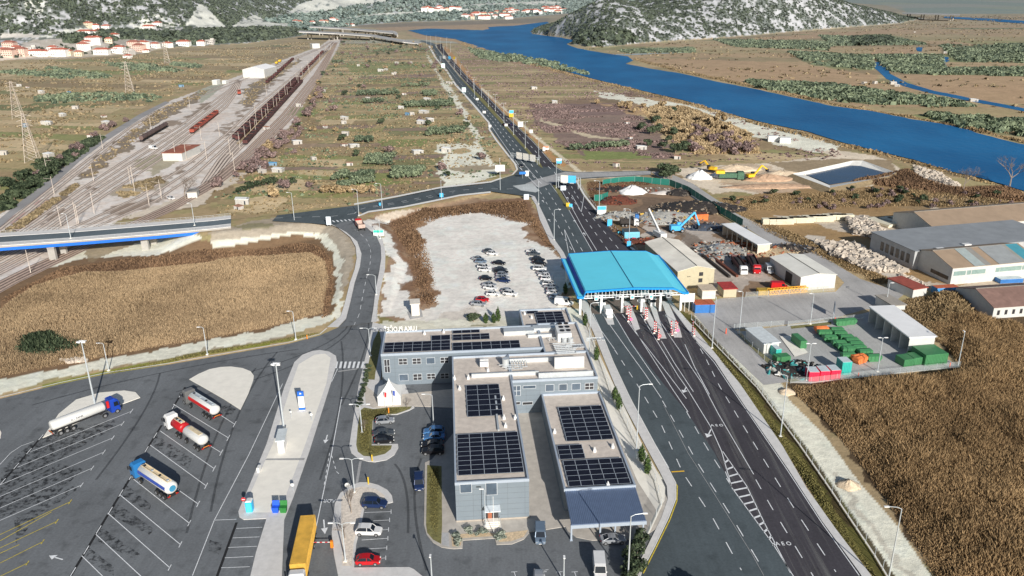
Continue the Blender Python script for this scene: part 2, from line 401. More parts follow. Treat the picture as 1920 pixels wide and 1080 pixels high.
parcels(FIELD_L, [(DRY, 4), (BROWN, 2), (GRASS, 3), (TAN, 2), (GREEN, 1), (DGREEN, .7)], 1, dep=(9, 24), wid=(60, 200), tilt=-.25, seed=5)
parcels(FIELD_M, [(GRASS, 3), (DRY, 2), (TAN, 1.2), (BROWN, 2), (GREEN, .7)], 1, dep=(5, 14), wid=(60, 160), tilt=-.1, seed=8, k=.7)
parcels(FIELD_R, [(MARSH, 5), (DRY, 2), (GRASS, 2), (GREEN, 1.5), (DGREEN, 1), (BROWN, 1)], 1, dep=(12, 30), wid=(120, 420), tilt=-.18, seed=9, k=.8)
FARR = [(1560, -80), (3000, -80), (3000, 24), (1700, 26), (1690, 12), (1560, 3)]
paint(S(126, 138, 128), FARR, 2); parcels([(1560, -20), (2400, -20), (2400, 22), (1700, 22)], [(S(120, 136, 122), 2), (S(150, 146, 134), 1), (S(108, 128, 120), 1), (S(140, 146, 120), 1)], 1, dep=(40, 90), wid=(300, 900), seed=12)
# reed flats
paint(MARSH, [(1290, 135), (1420, 162), (1640, 203), (1560, 175), (1650, 160), (1640, 140), (1500, 120), (1280, 110), (1180, 108)], 2, .85)
paint(MARSH, [(1340, 76), (1560, 62), (1700, 52), (1700, 58), (1560, 70), (1400, 78)], 2)
paint(MARSH, [(1670, 140), (1920, 140), (1930, 195), (1820, 190), (1740, 168)], 2, .9)
paint(MARSH, [(1640, 92), (1720, 92), (1720, 105), (1650, 108), (1640, 120), (1625, 110)], 2)
paint(MARSH, [(700, 50), (1020, 42), (915, 58), (905, 55), (780, 54), (720, 62)], 2); paint(S(120, 104, 92), [(640, 48), (1030, 34), (1030, 42), (700, 52)], 2, .7)
paint(MARSH, [(760, 60), (850, 72), (872, 82), (840, 82), (780, 72)], 2); paint(S(150, 118, 96), [(870, 85), (960, 106), (1100, 145), (1060, 142), (930, 112)], 2, .6)
# olive strips across the river
for q in ([(1400, 155), (1560, 160), (1800, 190), (1640, 196), (1560, 190), (1420, 165)], [(1640, 105), (1762, 105), (1765, 132), (1670, 134)], [(1762, 86), (1930, 84), (1930, 118), (1800, 116)], [(1540, 68), (1680, 72), (1740, 84), (1560, 86)],
          [(1480, 98), (1635, 108), (1630, 132), (1520, 122)], [(1340, 75), (1560, 80), (1550, 95), (1380, 88)], [(1730, 215), (1930, 232), (1930, 255), (1800, 238)], [(1670, 132), (1940, 130), (1940, 143), (1700, 138)]):
    paint(DGREEN, q, 2, .75)
paint(S(116, 92, 84), [(1050, 190), (1180, 172), (1330, 185), (1300, 200), (1180, 215), (1060, 215)], 2, .7)
paint(PURP, [(990, 195), (1160, 195), (1230, 240), (1270, 300), (1080, 290), (1010, 235)], 2, .8); paint(BROWN, [(1180, 170), (1500, 200), (1600, 280), (1500, 290), (1250, 240)], 2, .6)
paint(S(176, 148, 112), [(1090, 190), (1280, 185), (1420, 230), (1430, 290), (1290, 285), (1180, 215)], 3, .8, thr=.44, nz=n1)
paint(GREEN, [(1090, 282), (1220, 286), (1225, 296), (1100, 300)], 1); paint(S(134, 128, 88), [(1360, 355), (1480, 350), (1480, 372), (1380, 380)], 2, .8)
# hills: limestone with scrub, rocky cuts
hill = Z > 1.0; hl = hill & (Y > 700)
blend(hl, ROCK); sc1 = fbm(X/15, Y/16, 5, 31); sc2 = fbm(X/5, Y/5.5, 3, 32)
rightH = hl & (X > 20) & pip(X, Y, HPOLY)
tl = np.where(rightH, .435, .42); kk = np.clip((sc1*.5+sc2*.5-tl)/.05, 0, 1)
blend(hl, S(76, 84, 72), kk*.9)
farm = np.clip((Y-1700)/1500, 0, .45); blend(hl & ~rightH, S(118, 134, 140), farm)  # bluish distance haze put into the far hills' colour
CUT = S(222, 214, 204)
for q, th in (([(345, 50), (372, 8), (385, 12), (430, 56), (440, 60), (420, 54), (380, 52)], .3), ([(430, 55), (450, 38), (478, 27), (505, 42), (545, 44), (545, 52), (440, 56)], .36), ([(535, 26), (560, 8), (600, -5), (700, -8), (740, 0), (640, 16), (560, 28)], .3),
          ([(560, 32), (640, 22), (760, 10), (760, 16), (640, 30), (580, 38)], .44), ([(640, 34), (700, 26), (780, 21), (900, 16), (900, 20), (780, 26), (690, 33), (640, 39)], .3), ([(860, 12), (900, 7), (1020, 2), (1060, 4), (1040, 10), (950, 9), (880, 14)], .3),
          ([(870, 24), (900, 11), (912, 12), (930, 24), (900, 28)], .3), ([(200, 62), (280, 30), (330, 22), (350, 50), (330, 52), (260, 56)], .52), ([(60, 66), (150, 52), (220, 62), (220, 72), (70, 70)], .35), ([(45, 2), (90, 2), (70, 36), (50, 20)], .5)):
    paint(CUT, q, 1, .95, thr=th)
paint(S(196, 190, 182), [(-100, 62), (75, 64), (75, 70), (-100, 72)], 0); paint(S(160, 158, 156), [(262, 57), (350, 52), (560, 47), (560, 50), (400, 54), (340, 64), (275, 68)], 0)
paint(S(200, 196, 190), [(440, 52), (560, 46), (640, 46), (640, 49), (560, 50), (440, 55)], 0); paint(S(182, 172, 160), [(60, 75), (230, 70), (330, 84), (270, 100), (120, 110), (0, 112), (0, 96)], 2, .75)
paint(S(205, 192, 178), [(-60, 107), (55, 104), (62, 108), (0, 114), (-60, 118)], 0)
# railway yard
YARD = [(-300, 640), (-300, 470), (0, 405), (70, 352), (200, 256), (300, 196), (420, 152), (520, 116), (600, 86), (618, 74), (642, 74), (634, 92), (610, 128), (585, 165), (560, 215), (530, 255), (500, 285), (462, 302), (432, 325), (396, 345), (395, 365), (330, 385), (240, 405), (120, 470), (60, 510), (0, 545)]
paint(RAILG, YARD, 1)
paint(S(176, 160, 144), YARD, 1, .5, thr=.56); paint(S(200, 188, 178), YARD, 1, .8, thr=.52, nz=n3)
for q in ([(0, 440), (140, 345), (150, 348), (25, 440)], [(130, 340), (215, 268), (300, 205), (400, 160), (375, 185), (290, 235), (210, 300), (180, 330)], [(460, 165), (560, 110), (560, 118), (500, 160), (470, 200), (450, 195)]):
    paint(S(112, 98, 80), q, 2, .85)
for q in ([(60, 425), (170, 350), (185, 352), (80, 428)], [(250, 270), (330, 222), (390, 190), (395, 196), (340, 230), (262, 278)], [(400, 250), (470, 190), (520, 145), (526, 150), (480, 195), (412, 258)], [(300, 345), (352, 300), (362, 305), (318, 352)], [(190, 395), (300, 362), (310, 372), (200, 412)], [(100, 470), (240, 418), (250, 424), (110, 482)]): paint(S(122, 104, 88), q, 2, .8, thr=.42)
paint(S(150, 152, 134), [(370, 170), (425, 150), (415, 165), (378, 194)], 1, .8); paint(S(140, 132, 100), [(262, 300), (330, 270), (330, 300), (270, 335)], 2, .7); paint(S(150, 136, 112), [(215, 355), (300, 330), (310, 345), (230, 375)], 2, .7)
paint(S(178, 138, 130), [(0, 430), (90, 370), (100, 375), (10, 445)], 2, .7)
paint(BROWN, [(395, 345), (470, 300), (560, 220), (600, 150), (606, 160), (580, 240), (520, 290), (440, 350), (420, 380), (320, 400), (230, 412), (262, 400), (340, 392), (392, 372)], 2, .85)
paint(S(196, 184, 168), [(432, 325), (470, 322), (500, 306), (470, 318), (440, 345), (400, 360), (385, 375), (390, 382), (300, 400), (228, 412), (290, 385), (380, 360), (400, 352)], 1)
paint(TAN, [(455, 375), (510, 365), (540, 372), (520, 390), (480, 392)], 1); paint(TAN, [(420, 395), (500, 385), (520, 395), (470, 402)], 1, .8)
for q in ([(465, 340), (560, 335), (600, 345), (520, 352)], [(590, 300), (650, 298), (640, 312), (580, 312)], [(560, 318), (690, 322), (680, 332), (560, 328)], [(600, 225), (670, 222), (660, 232), (600, 234)]): paint(TAN, q, 1, .8)
for q in ([(640, 330), (740, 335), (730, 350), (640, 348)], [(645, 118), (800, 116), (820, 128), (660, 138)], [(545, 200), (600, 205), (590, 220), (540, 216)], [(700, 262), (800, 262), (800, 275), (720, 276)], [(520, 290), (640, 292), (630, 298), (520, 298)]): paint(GREEN, q, 1, .85)
# farm track and gravel yard west of the motorway
paint(SAND, [(826, 155), (842, 158), (850, 170), (878, 215), (880, 228), (905, 258), (900, 270), (912, 290), (940, 318), (925, 332), (850, 352), (818, 354), (840, 344), (820, 330), (820, 305), (835, 290), (818, 285), (822, 270), (870, 268), (880, 275), (893, 262), (872, 228), (868, 215), (838, 175)], 1)
paint(DRY, [(832, 282), (875, 276), (888, 284), (860, 290)], 1); paint(BROWN, [(850, 312), (930, 312), (900, 325), (860, 330), (858, 320)], 2, .8)
paint(SAND, [(800, 95), (806, 108), (830, 150), (836, 158), (830, 158), (820, 140), (802, 110)], 1)
# dirt track east of the motorway
paint(S(170, 132, 92), [(836, 85), (900, 160), (955, 212), (1010, 262), (1062, 312), (1048, 312), (1000, 262), (940, 205), (880, 150), (832, 92)], 1); paint(S(205, 194, 170), [(905, 165), (960, 214), (1010, 258), (1092, 322), (1084, 324), (1000, 256), (950, 210), (900, 166)], 0)
paint(S(190, 176, 150), [(1013, 207), (1018, 226), (1060, 234), (1110, 254), (1180, 262), (1192, 262), (1175, 270), (1160, 262), (1100, 258), (1050, 238), (1012, 228)], 1)
# river bank, quarry yard
paint(SAND, [(1105, 170), (1230, 188), (1290, 196), (1400, 222), (1500, 250), (1570, 270), (1560, 285), (1600, 292), (1660, 300), (1600, 290), (1520, 284), (1430, 262), (1330, 232), (1280, 215), (1200, 195), (1120, 182)], 2)
paint(S(206, 192, 172), [(1060, 322), (1240, 320), (1300, 314), (1430, 306), (1560, 292), (1540, 285), (1560, 280), (1640, 292), (1680, 308), (1700, 325), (1720, 345), (1640, 352), (1560, 356), (1470, 360), (1420, 365), (1370, 358), (1340, 364), (1290, 340), (1230, 332), (1090, 335)], 1)
paint(S(190, 170, 146), [(1300, 318), (1400, 306), (1500, 325), (1540, 350), (1460, 358), (1360, 345)], 2, .9); paint(S(176, 152, 128), [(1370, 345), (1500, 340), (1540, 356), (1430, 362)], 2, .8)
paint(BROWN, [(1440, 305), (1570, 298), (1670, 300), (1690, 330), (1560, 355), (1500, 330), (1470, 318)], 1, .85)
paint(S(138, 118, 88), [(1190, 338), (1240, 316), (1270, 320), (1262, 338), (1240, 345)], 2, .9)
paint(S(116, 96, 70), [(1100, 340), (1230, 340), (1245, 348), (1140, 352), (1130, 400), (1180, 465), (1240, 470), (1110, 380)], 1, .9)
# scrubland east
paint(S(150, 124, 90), [(1340, 372), (1480, 355), (1720, 345), (1960, 385), (2300, 480), (2300, 560), (1920, 540), (1760, 530), (1640, 530), (1560, 490), (1430, 440), (1350, 395)], 2)
paint(BROWN, [(1480, 358), (1720, 350), (1930, 372), (1930, 400), (1700, 392), (1500, 388)], 2, .7, thr=.42, nz=n1); paint(S(196, 186, 172), [(1700, 378), (1800, 368), (1930, 380), (1930, 396), (1750, 392)], 2, .8, thr=.45)
paint(S(190, 180, 166), [(1440, 410), (1560, 400), (1720, 408), (1700, 450), (1640, 440), (1540, 425)], 2, .8); paint(S(200, 192, 180), [(1500, 445), (1570, 450), (1690, 500), (1760, 530), (1700, 530), (1600, 490), (1520, 470)], 2, .85)
paint(S(112, 92, 62), [(1440, 425), (1500, 440), (1620, 500), (1680, 530), (1640, 532), (1560, 490), (1470, 450)], 1, .85)
paint(S(184, 172, 156), [(1680, 530), (1860, 520), (1960, 535), (1960, 560), (1800, 550), (1700, 545)], 2, .8)
# big reed bed (south-east) and marsh west of the access road
RB = [(1478, 720), (1520, 718), (1800, 690), (1770, 655), (1700, 585), (1800, 548), (1960, 565), (2400, 700), (2400, 1200), (1760, 1100), (1680, 975), (1600, 860), (1540, 790), (1490, 742)]
paint(DREED, RB, 1)
RW = [(-300, 720), (0, 560), (60, 520), (150, 490), (300, 480), (380, 470), (500, 460), (560, 446), (600, 450), (622, 480), (626, 530), (612, 590), (500, 618), (380, 640), (300, 652), (200, 672), (100, 692), (0, 712), (-300, 800)]
paint(S(120, 98, 76), [(-300, 780), (-300, 700), (0, 540), (60, 505), (140, 470), (380, 450), (560, 440), (605, 446), (628, 480), (630, 540), (618, 596), (380, 645), (0, 712)], 1)
paint(SAND, [(395, 440), (420, 430), (500, 420), (600, 418), (640, 432), (662, 470), (660, 510), (645, 560), (632, 600), (622, 590), (630, 540), (628, 480), (602, 448), (560, 440), (470, 455), (400, 465)], 1)
paint(S(158, 146, 130), [(395, 432), (500, 410), (600, 412), (645, 424), (668, 455), (664, 500), (650, 545), (640, 540), (644, 490), (636, 460), (610, 440), (560, 434), (480, 444), (395, 452)], 1, .9); paint(S(120, 116, 84), [(440, 422), (510, 418), (520, 424), (450, 432)], 1, .7)
paint(SAND, [(-300, 790), (0, 710), (110, 692), (300, 655), (500, 618), (600, 590), (626, 590), (620, 606), (500, 640), (310, 672), (110, 708), (0, 738), (-300, 830)], 1)
paint(SAND, [(0, 530), (100, 480), (200, 460), (330, 425), (385, 445), (300, 478), (160, 484), (60, 512), (0, 546)], 1); paint(BROWN, [(160, 470), (220, 452), (280, 450), (220, 470), (170, 490)], 1, .8)
paint(S(128, 132, 60), [(80, 722), (200, 694), (400, 655), (560, 632), (560, 637), (400, 663), (200, 702), (80, 726)], 0); paint(BROWN, [(200, 690), (430, 648), (560, 626), (560, 632), (400, 656), (200, 695)], 1, .7)
# gravel car park by the toll
paint(S(150, 126, 104), [(700, 402), (790, 388), (880, 372), (990, 372), (1010, 400), (1036, 455), (1052, 478), (1080, 560), (1060, 580), (940, 600), (730, 612), (712, 600), (722, 500), (724, 440), (690, 410)], 1)
paint(WHITE, [(770, 415), (820, 402), (900, 392), (980, 410), (1010, 455), (1050, 480), (1075, 560), (1090, 590), (1000, 585), (880, 590), (870, 612), (720, 608), (712, 596), (730, 560), (728, 450), (700, 430), (690, 410), (716, 412), (740, 440), (760, 470), (776, 510), (770, 560), (790, 590), (830, 585), (822, 540), (812, 500), (800, 460)], 2)
paint(S(196, 184, 168), [(700, 405), (760, 392), (790, 395), (740, 410), (716, 420)], 1, .8); paint(S(120, 92, 72), [(715, 415), (770, 395), (880, 375), (985, 375), (1008, 405), (1030, 450), (1045, 470), (1010, 455), (985, 420), (900, 392), (830, 400), (770, 420), (800, 465), (815, 510), (824, 570), (800, 582), (770, 560), (765, 500), (745, 450)], 2, .8, thr=.4)
paint(GRAVEL, [(820, 612), (832, 585), (880, 578), (900, 590), (890, 612)], 1); paint(S(130, 124, 80), [(706, 590), (730, 600), (790, 612), (720, 614), (706, 610)], 1, .9)
paint(SAND, [(712, 604), (1085, 588), (1092, 640), (712, 640)], 1, .85); paint(S(128, 118, 82), [(790, 606), (1040, 590), (1060, 600), (800, 616)], 2, .8, thr=.47)
# scrapyard, service yard
paint(S(134, 112, 92), [(1118, 348), (1180, 340), (1260, 346), (1300, 372), (1345, 400), (1400, 440), (1450, 480), (1490, 520), (1390, 560), (1330, 555), (1200, 470), (1150, 400), (1125, 380)], 1)
paint(S(178, 168, 158), [(1280, 430), (1330, 420), (1400, 470), (1460, 520), (1400, 560), (1335, 545), (1300, 500)], 2, .85); paint(S(104, 90, 78), [(1180, 372), (1260, 370), (1290, 430), (1380, 480), (1340, 480), (1260, 440), (1210, 420)], 2, .7)
paint(GRAVEL, [(1190, 420), (1215, 418), (1260, 445), (1245, 455), (1200, 440)], 2, .7)
# verge between toll road and service track
paint(S(96, 92, 52), [(1262, 575), (1300, 592), (1345, 640), (1420, 718), (1515, 842), (1615, 990), (1680, 1085), (1640, 1085), (1567, 993), (1467, 837), (1387, 720), (1320, 640)], 0); paint(S(78, 66, 48), [(1300, 592), (1345, 640), (1420, 718), (1515, 842), (1615, 990), (1690, 1085), (1670, 1085), (1590, 985), (1490, 835), (1400, 715), (1330, 640), (1290, 598)], 1, .8)
paint(SAND, [(1300, 590), (1348, 600), (1380, 620), (1467, 720), (1480, 750), (1547, 817), (1613, 907), (1680, 983), (1760, 1100), (1690, 1100), (1653, 1040), (1613, 987), (1513, 840), (1417, 720), (1345, 640)], 0)
paint(S(160, 152, 140), [(1560, 880), (1570, 885), (1620, 960), (1700, 1080), (1690, 1080), (1600, 950)], 1, .5)
# pale strip beside the customs house
paint(SAND, [(1040, 575), (1085, 580), (1110, 640), (1150, 730), (1215, 870), (1250, 900), (1262, 930), (1240, 985), (1225, 990), (1190, 900), (1110, 700)], 0)
C[:, :3] *= (.9+.2*n3)[:, None]*(.92+.16*n2)[:, None]; C = C*(1-(hz_ := np.clip((Y-350)/3650, 0, .6))[:, None])+np.array(HAZE_TINT)[None]*hz_[:, None]; C = np.clip(C, 0, .96); C[:, 3] = 1  # tone noise, then distance haze blended into the vertex colours
nV = len(rad); ii, jj = np.meshgrid(np.arange(nV-1), np.arange(nA-1), indexing='ij'); b0 = (ii*nA+jj).ravel()
FQ = np.stack([b0, b0+1, b0+nA+1, b0+nA], 1)
gm, nt, bs = nodes('ground_soil'); N = nt.nodes; L = nt.links
at = N.new('ShaderNodeVertexColor'); at.layer_name = 'Col'; ge = N.new('ShaderNodeNewGeometry')
def gn(s, lo, hi, a, b, det=8):
    n = N.new('ShaderNodeTexNoise'); n.inputs['Scale'].default_value = s; n.inputs['Detail'].default_value = det; n.inputs['Roughness'].default_value = .7; L.new(ge.outputs['Position'], n.inputs['Vector'])
    r = N.new('ShaderNodeMapRange'); r.inputs[1].default_value = lo; r.inputs[2].default_value = hi; r.inputs[3].default_value = a; r.inputs[4].default_value = b; L.new(n.outputs['Fac'], r.inputs[0]); return r.outputs[0], n
x1, na = gn(.5, .3, .7, .82, 1.16); x2, nb = gn(.07, .35, .65, .88, 1.1)
mm = N.new('ShaderNodeMath'); mm.operation = 'MULTIPLY'; L.new(x1, mm.inputs[0]); L.new(x2, mm.inputs[1])
vs_ = N.new('ShaderNodeVectorMath'); vs_.operation = 'SCALE'; L.new(at.outputs[0], vs_.inputs[0]); L.new(mm.outputs[0], vs_.inputs['Scale']); L.new(vs_.outputs[0], bs.inputs['Base Color'])
bs.inputs['Roughness'].default_value = .95; bs.inputs['Specular IOR Level'].default_value = .1
bp = N.new('ShaderNodeBump'); bp.inputs['Strength'].default_value = .5; bp.inputs['Distance'].default_value = .4; L.new(na.outputs['Fac'], bp.inputs['Height']); L.new(bp.outputs[0], bs.inputs['Normal'])
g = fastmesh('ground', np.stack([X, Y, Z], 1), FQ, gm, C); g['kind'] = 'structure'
del C, WP

# ------------------------------------------------------------------ water
wm, nt, bs = nodes('river_water'); N = nt.nodes; L = nt.links
bs.inputs['Roughness'].default_value = .4; bs.inputs['Specular IOR Level'].default_value = .06
ge = N.new('ShaderNodeNewGeometry'); mp = N.new('ShaderNodeMapping'); mp.inputs['Scale'].default_value = (1, .6, 1); n = N.new('ShaderNodeTexNoise'); n.inputs['Scale'].default_value = .25; n.inputs['Detail'].default_value = 5
L.new(ge.outputs['Position'], mp.inputs[0]); L.new(mp.outputs[0], n.inputs['Vector']); bp = N.new('ShaderNodeBump'); bp.inputs['Strength'].default_value = .6; bp.inputs['Distance'].default_value = .5; L.new(n.outputs['Fac'], bp.inputs['Height']); L.new(bp.outputs[0], bs.inputs['Normal'])
n2_ = N.new('ShaderNodeTexNoise'); n2_.inputs['Scale'].default_value = .02; n2_.inputs['Detail'].default_value = 6; L.new(mp.outputs[0], n2_.inputs['Vector']); cr = N.new('ShaderNodeValToRGB'); cr.color_ramp.elements[0].position = .35; cr.color_ramp.elements[1].position = .68
cr.color_ramp.elements[0].color = (.010, .12, .31, 1); cr.color_ramp.elements[1].color = (.018, .18, .42, 1); L.new(n2_.outputs['Fac'], cr.inputs[0]); L.new(cr.outputs[0], bs.inputs['Base Color'])
def shore(pts, amp=1.0, step=7, seed=0, closed=True):    # ragged natural shoreline
    out = []; rr = random.Random(seed); n = len(pts)
    for i in range(n if closed else n-1):
        a, b = pts[i], pts[(i+1) % n]; k = max(1, int(hypot(b[0]-a[0], b[1]-a[1])/step))
        for j in range(k):
            t = j/k; e = amp if 0 < j else 0; out.append((a[0]+(b[0]-a[0])*t+rr.uniform(-e, e)*1.5, a[1]+(b[1]-a[1])*t+rr.uniform(-e, e)*.45))
    if not closed: out.append(pts[-1])
    return out
RNEAR = [(765, 57.5), (800, 67), (853, 73), (870, 79), (887, 88), (927, 97), (960, 107), (1040, 128), (1107, 147), (1173, 163), (1223, 175), (1280, 188), (1363, 213), (1430, 230), (1513, 247), (1577, 267), (1640, 283), (1713, 300), (1780, 322), (1847, 337), (1880, 347), (2100, 415), (2600, 560)]
RFAR = [(2600, 420), (2000, 292), (1920, 272), (1897, 267), (1830, 250), (1800, 238), (1713, 225), (1630, 208), (1563, 200), (1480, 182), (1413, 167), (1340, 153), (1280, 139), (1213, 128), (1173, 120), (1187, 114), (1177, 106), (1133, 100), (1083, 91), (1062, 83), (1078, 76), (1050, 70), (1020, 67), (1000, 60), (1012, 49), (1030, 44), (1026, 41), (970, 48), (915, 51), (918, 54), (905, 57), (860, 55.5), (800, 54)]
sheet('river', shore(RNEAR, .8, 9, 1, False)+shore(RFAR, .8, 9, 2, False), wm, .35)
sheet('canal', shore([(1645, 107), (1654, 108), (1650, 116), (1664, 124), (1668, 138), (1702, 156), (1750, 170), (1830, 186), (1925, 204), (2100, 240), (2100, 246), (1925, 210), (1820, 190), (1740, 174), (1695, 162), (1662, 148), (1640, 128), (1634, 119), (1646, 116)], .5, 8, 3), wm, .1)
sheet('canal', shore([(1718, 88), (1730, 89), (1728, 97), (1718, 96)], .4, 6, 4), wm, .1)
sheet('canal', shore([(1762, 106), (1778, 107), (1780, 114), (1772, 118), (1778, 128), (1764, 129), (1762, 120), (1768, 114)], .4, 6, 5), wm, .1)
sheet('canal', shore([(1110, 103), (1180, 101), (1300, 97), (1300, 98.5), (1180, 103.5)], .2, 9, 6), mat('creek_water', S(150, 160, 160), .4), .1)
sheet('river_arm', [(1770, 31), (1850, 35), (1930, 40), (2200, 52), (2200, 60), (1925, 45), (1850, 39.5), (1770, 34)], wm, .5)

# ------------------------------------------------------------------ roads and pavements
A1 = asphalt('asphalt_grey', S(101, 104, 107), .9); A2 = asphalt('asphalt_dark', S(63, 61, 66), .5); A3 = asphalt('asphalt_green', S(75, 83, 87)); A4 = asphalt('asphalt_worn', S(152, 152, 152), .3); A5 = asphalt('asphalt_far', S(92, 102, 108), .2)
A6 = asphalt('toll_concrete', S(106, 96, 90), .8); PAVE = mat('pavement_concrete', S(190, 188, 186), .9, var=.1, scale=.8); PALE = mat('pale_concrete', S(216, 210, 200), .9, var=.07, scale=.5, bump=.1); KERB = mat('kerb_concrete', S(206, 204, 200), .9, var=.08)
GRS = mat('verge_grass', S(110, 106, 66), .95, var=.35, scale=1.2, bump=.5); WL = mat('road_paint_white', S(206, 208, 210), .8, var=.22, scale=3); YL = mat('road_paint_yellow', S(190, 170, 60), .8, var=.3, scale=2); SLOT = mat('drain_dark', S(28, 28, 30), .9)
ACL = [(619, 420), (649, 436), (670, 454), (678, 477), (675, 501), (665, 532), (657, 568), (649, 599), (634, 615)]
ACR = [(661, 414), (688, 428), (706, 444), (714, 462), (715, 485), (711, 511), (704, 547), (700, 581), (696, 605)]
SOL = [(613, 419), (634, 428), (657, 446), (667, 464), (669, 485), (665, 506), (656, 532), (647, 568), (639, 594), (613, 615)]
SOR = [(672, 412), (701, 429), (717, 449), (723, 475), (722, 506), (714, 542), (708, 573), (706, 605)]
strip('access_road', ACL, ACR, A1, .1, zroad); strip('sidewalk', SOL, ACL, PAVE, .24, zroad); strip('sidewalk', ACR, SOR, PAVE, .24, zroad)
CT = [(520, 404), (600, 393), (678, 383), (745, 371), (828, 354), (920, 344), (940, 336)]; CB = [(510, 415), (583, 417), (620, 420), (661, 414), (691, 396), (756, 387), (815, 375), (862, 365), (920, 360), (968, 362)]
CB1 = [(510, 415), (583, 419), (622, 422), (665, 416)]; CT1 = [(520, 404), (583, 396), (630, 390), (664, 386)]
strip('connector_road', CT1, CB1, A3, .08, zroad); CT2 = [(664, 386), (745, 371), (828, 354), (920, 344), (940, 337)]; CB2 = [(665, 416), (672, 404), (691, 396), (756, 387), (815, 375), (862, 365), (920, 359), (1000, 370)]
strip('connector_road', CT2, CB2, A3, .08, zroad)
strip('sidewalk', [(x, y-3.5) for x, y in CT2], [(x, y-.8) for x, y in CT2], KERB, .22, zroad); strip('sidewalk', [(x, y+.5) for x, y in CB2[1:-1]], [(x, y+3.5) for x, y in CB2[1:-1]], KERB, .22, zroad)
# motorway north of the junction, junction, carriageways south of it
MWL = [(807, 86), (820, 110), (840, 133), (857, 160), (873, 177), (893, 200), (910, 220), (919, 230), (920, 243), (932, 262), (958, 295), (968, 307), (972, 318), (963, 328), (933, 338)]
MLX = [(798, 82), (812, 100), (828, 122), (857, 160), (893, 200), (930, 255), (958, 293), (980, 320), (1000, 345)]
MRX = [(822, 82), (834, 100), (873, 140), (907, 173), (952, 220), (1000, 265), (1043, 313), (1055, 321), (1066, 345)]
strip('motorway', [(807, 86), (820, 110), (840, 133), (857, 160), (893, 200), (915, 226), (920, 243), (958, 295), (968, 307)], [(815, 84), (834, 110), (865, 148), (903, 188), (937, 222), (963, 253), (990, 283), (1013, 312), (1016, 316)], A3, .06)
strip('motorway', [(817, 84), (836, 110), (867, 148), (905, 188), (939, 222), (965, 253), (992, 283), (1015, 312)], [(826, 84), (840, 103), (873, 140), (907, 173), (952, 220), (1000, 265), (1043, 313), (1048, 316)], A2, .06)
sheet('junction', [(958, 295), (968, 307), (972, 318), (963, 328), (933, 338), (900, 347), (920, 360), (968, 362), (1000, 370), (1035, 350), (1093, 367), (1078, 345), (1082, 336), (1220, 328), (1220, 320), (1083, 323), (1055, 320), (1043, 313), (1000, 290)], A3, .045)
sheet('junction_wear', shore([(985, 345), (1010, 335), (1060, 322), (1080, 324), (1220, 321), (1220, 327), (1085, 334), (1040, 342), (1012, 352)], .8, 12, 8), A4, .075)
sheet('junction_island', [(935, 352), (998, 344), (1012, 358), (1004, 361), (960, 355)], asphalt('gore_paint', S(168, 172, 172), .3), .085)
strip('sidewalk', [(x-4, y+.5) for x, y in MWL], [(x-.7, y) for x, y in MWL], KERB, .2)
strip('carriageway', [(1003, 368), (1017, 398), (1023, 410), (1040, 450), (1057, 474), (1092, 548)], [(1033, 345), (1050, 368), (1067, 393), (1088, 430), (1112, 472), (1165, 548)], A3, .06)
strip('carriageway', [(1045, 345), (1057, 368), (1073, 393), (1092, 428), (1118, 470), (1165, 548)], [(1078, 340), (1093, 367), (1127, 410), (1173, 457), (1185, 470), (1245, 548)], A2, .065)
sheet('carriageway', [(1033, 345), (1050, 368), (1067, 393), (1088, 430), (1112, 472), (1165, 548), (1170, 548), (1118, 470), (1092, 428), (1073, 393), (1057, 368), (1045, 345)], A2, .05)
strip('sidewalk', [(992, 365), (1005, 385), (1012, 412), (1032, 455), (1049, 477), (1068, 520)], [(1003, 369), (1017, 398), (1023, 410), (1040, 450), (1057, 474), (1076, 515)], PAVE, .16)
strip('sidewalk', [(1079, 340), (1094, 367), (1128, 410), (1174, 457), (1186, 470)], [(1083, 340), (1098, 367), (1132, 410), (1178, 457), (1192, 470)], KERB, .2)
sheet('toll_apron', [(1088, 540), (1110, 590), (1249, 583), (1263, 583), (1249, 545)], A6, .07)
ER = [(1249, 560), (1263, 583), (1285, 613), (1308, 643), (1340, 677), (1368, 720), (1413, 787), (1477, 880), (1540, 977), (1610, 1073), (1640, 1120)]
EL = [(1098, 560), (1110, 590), (1127, 622), (1150, 680), (1178, 740), (1193, 770), (1227, 833), (1253, 880), (1267, 907), (1267, 937), (1253, 973), (1227, 1027), (1203, 1073), (1190, 1120)]
BD = [(1135, 560), (1147, 583), (1190, 650), (1240, 715), (1287, 772), (1340, 850), (1372, 912), (1450, 1022), (1515, 1120)]
strip('toll_road', EL, BD, A3, .055); strip('toll_road', BD, ER, A2, .06)
sheet('toll_apron', [(1098, 562), (1110, 588), (1262, 580), (1248, 556)], A6, .075)
strip('sidewalk', ER, [(1255, 558), (1268, 578), (1295, 608), (1320, 638), (1340, 662), (1387, 720), (1467, 837), (1513, 917), (1567, 993), (1633, 1080), (1655, 1120)], PAVE, .16)
KL = [(1082, 565), (1096, 590), (1112, 622), (1135, 680), (1160, 740), (1175, 770), (1212, 840), (1238, 888), (1250, 912), (1252, 937), (1240, 972), (1214, 1025), (1190, 1073), (1175, 1120)]
strip('sidewalk', KL, EL, PAVE, .16); mb = MB(); line_mb(mb, EL, .18, .19); mb.build('kerb_strip', KERB)['kind'] = 'structure'
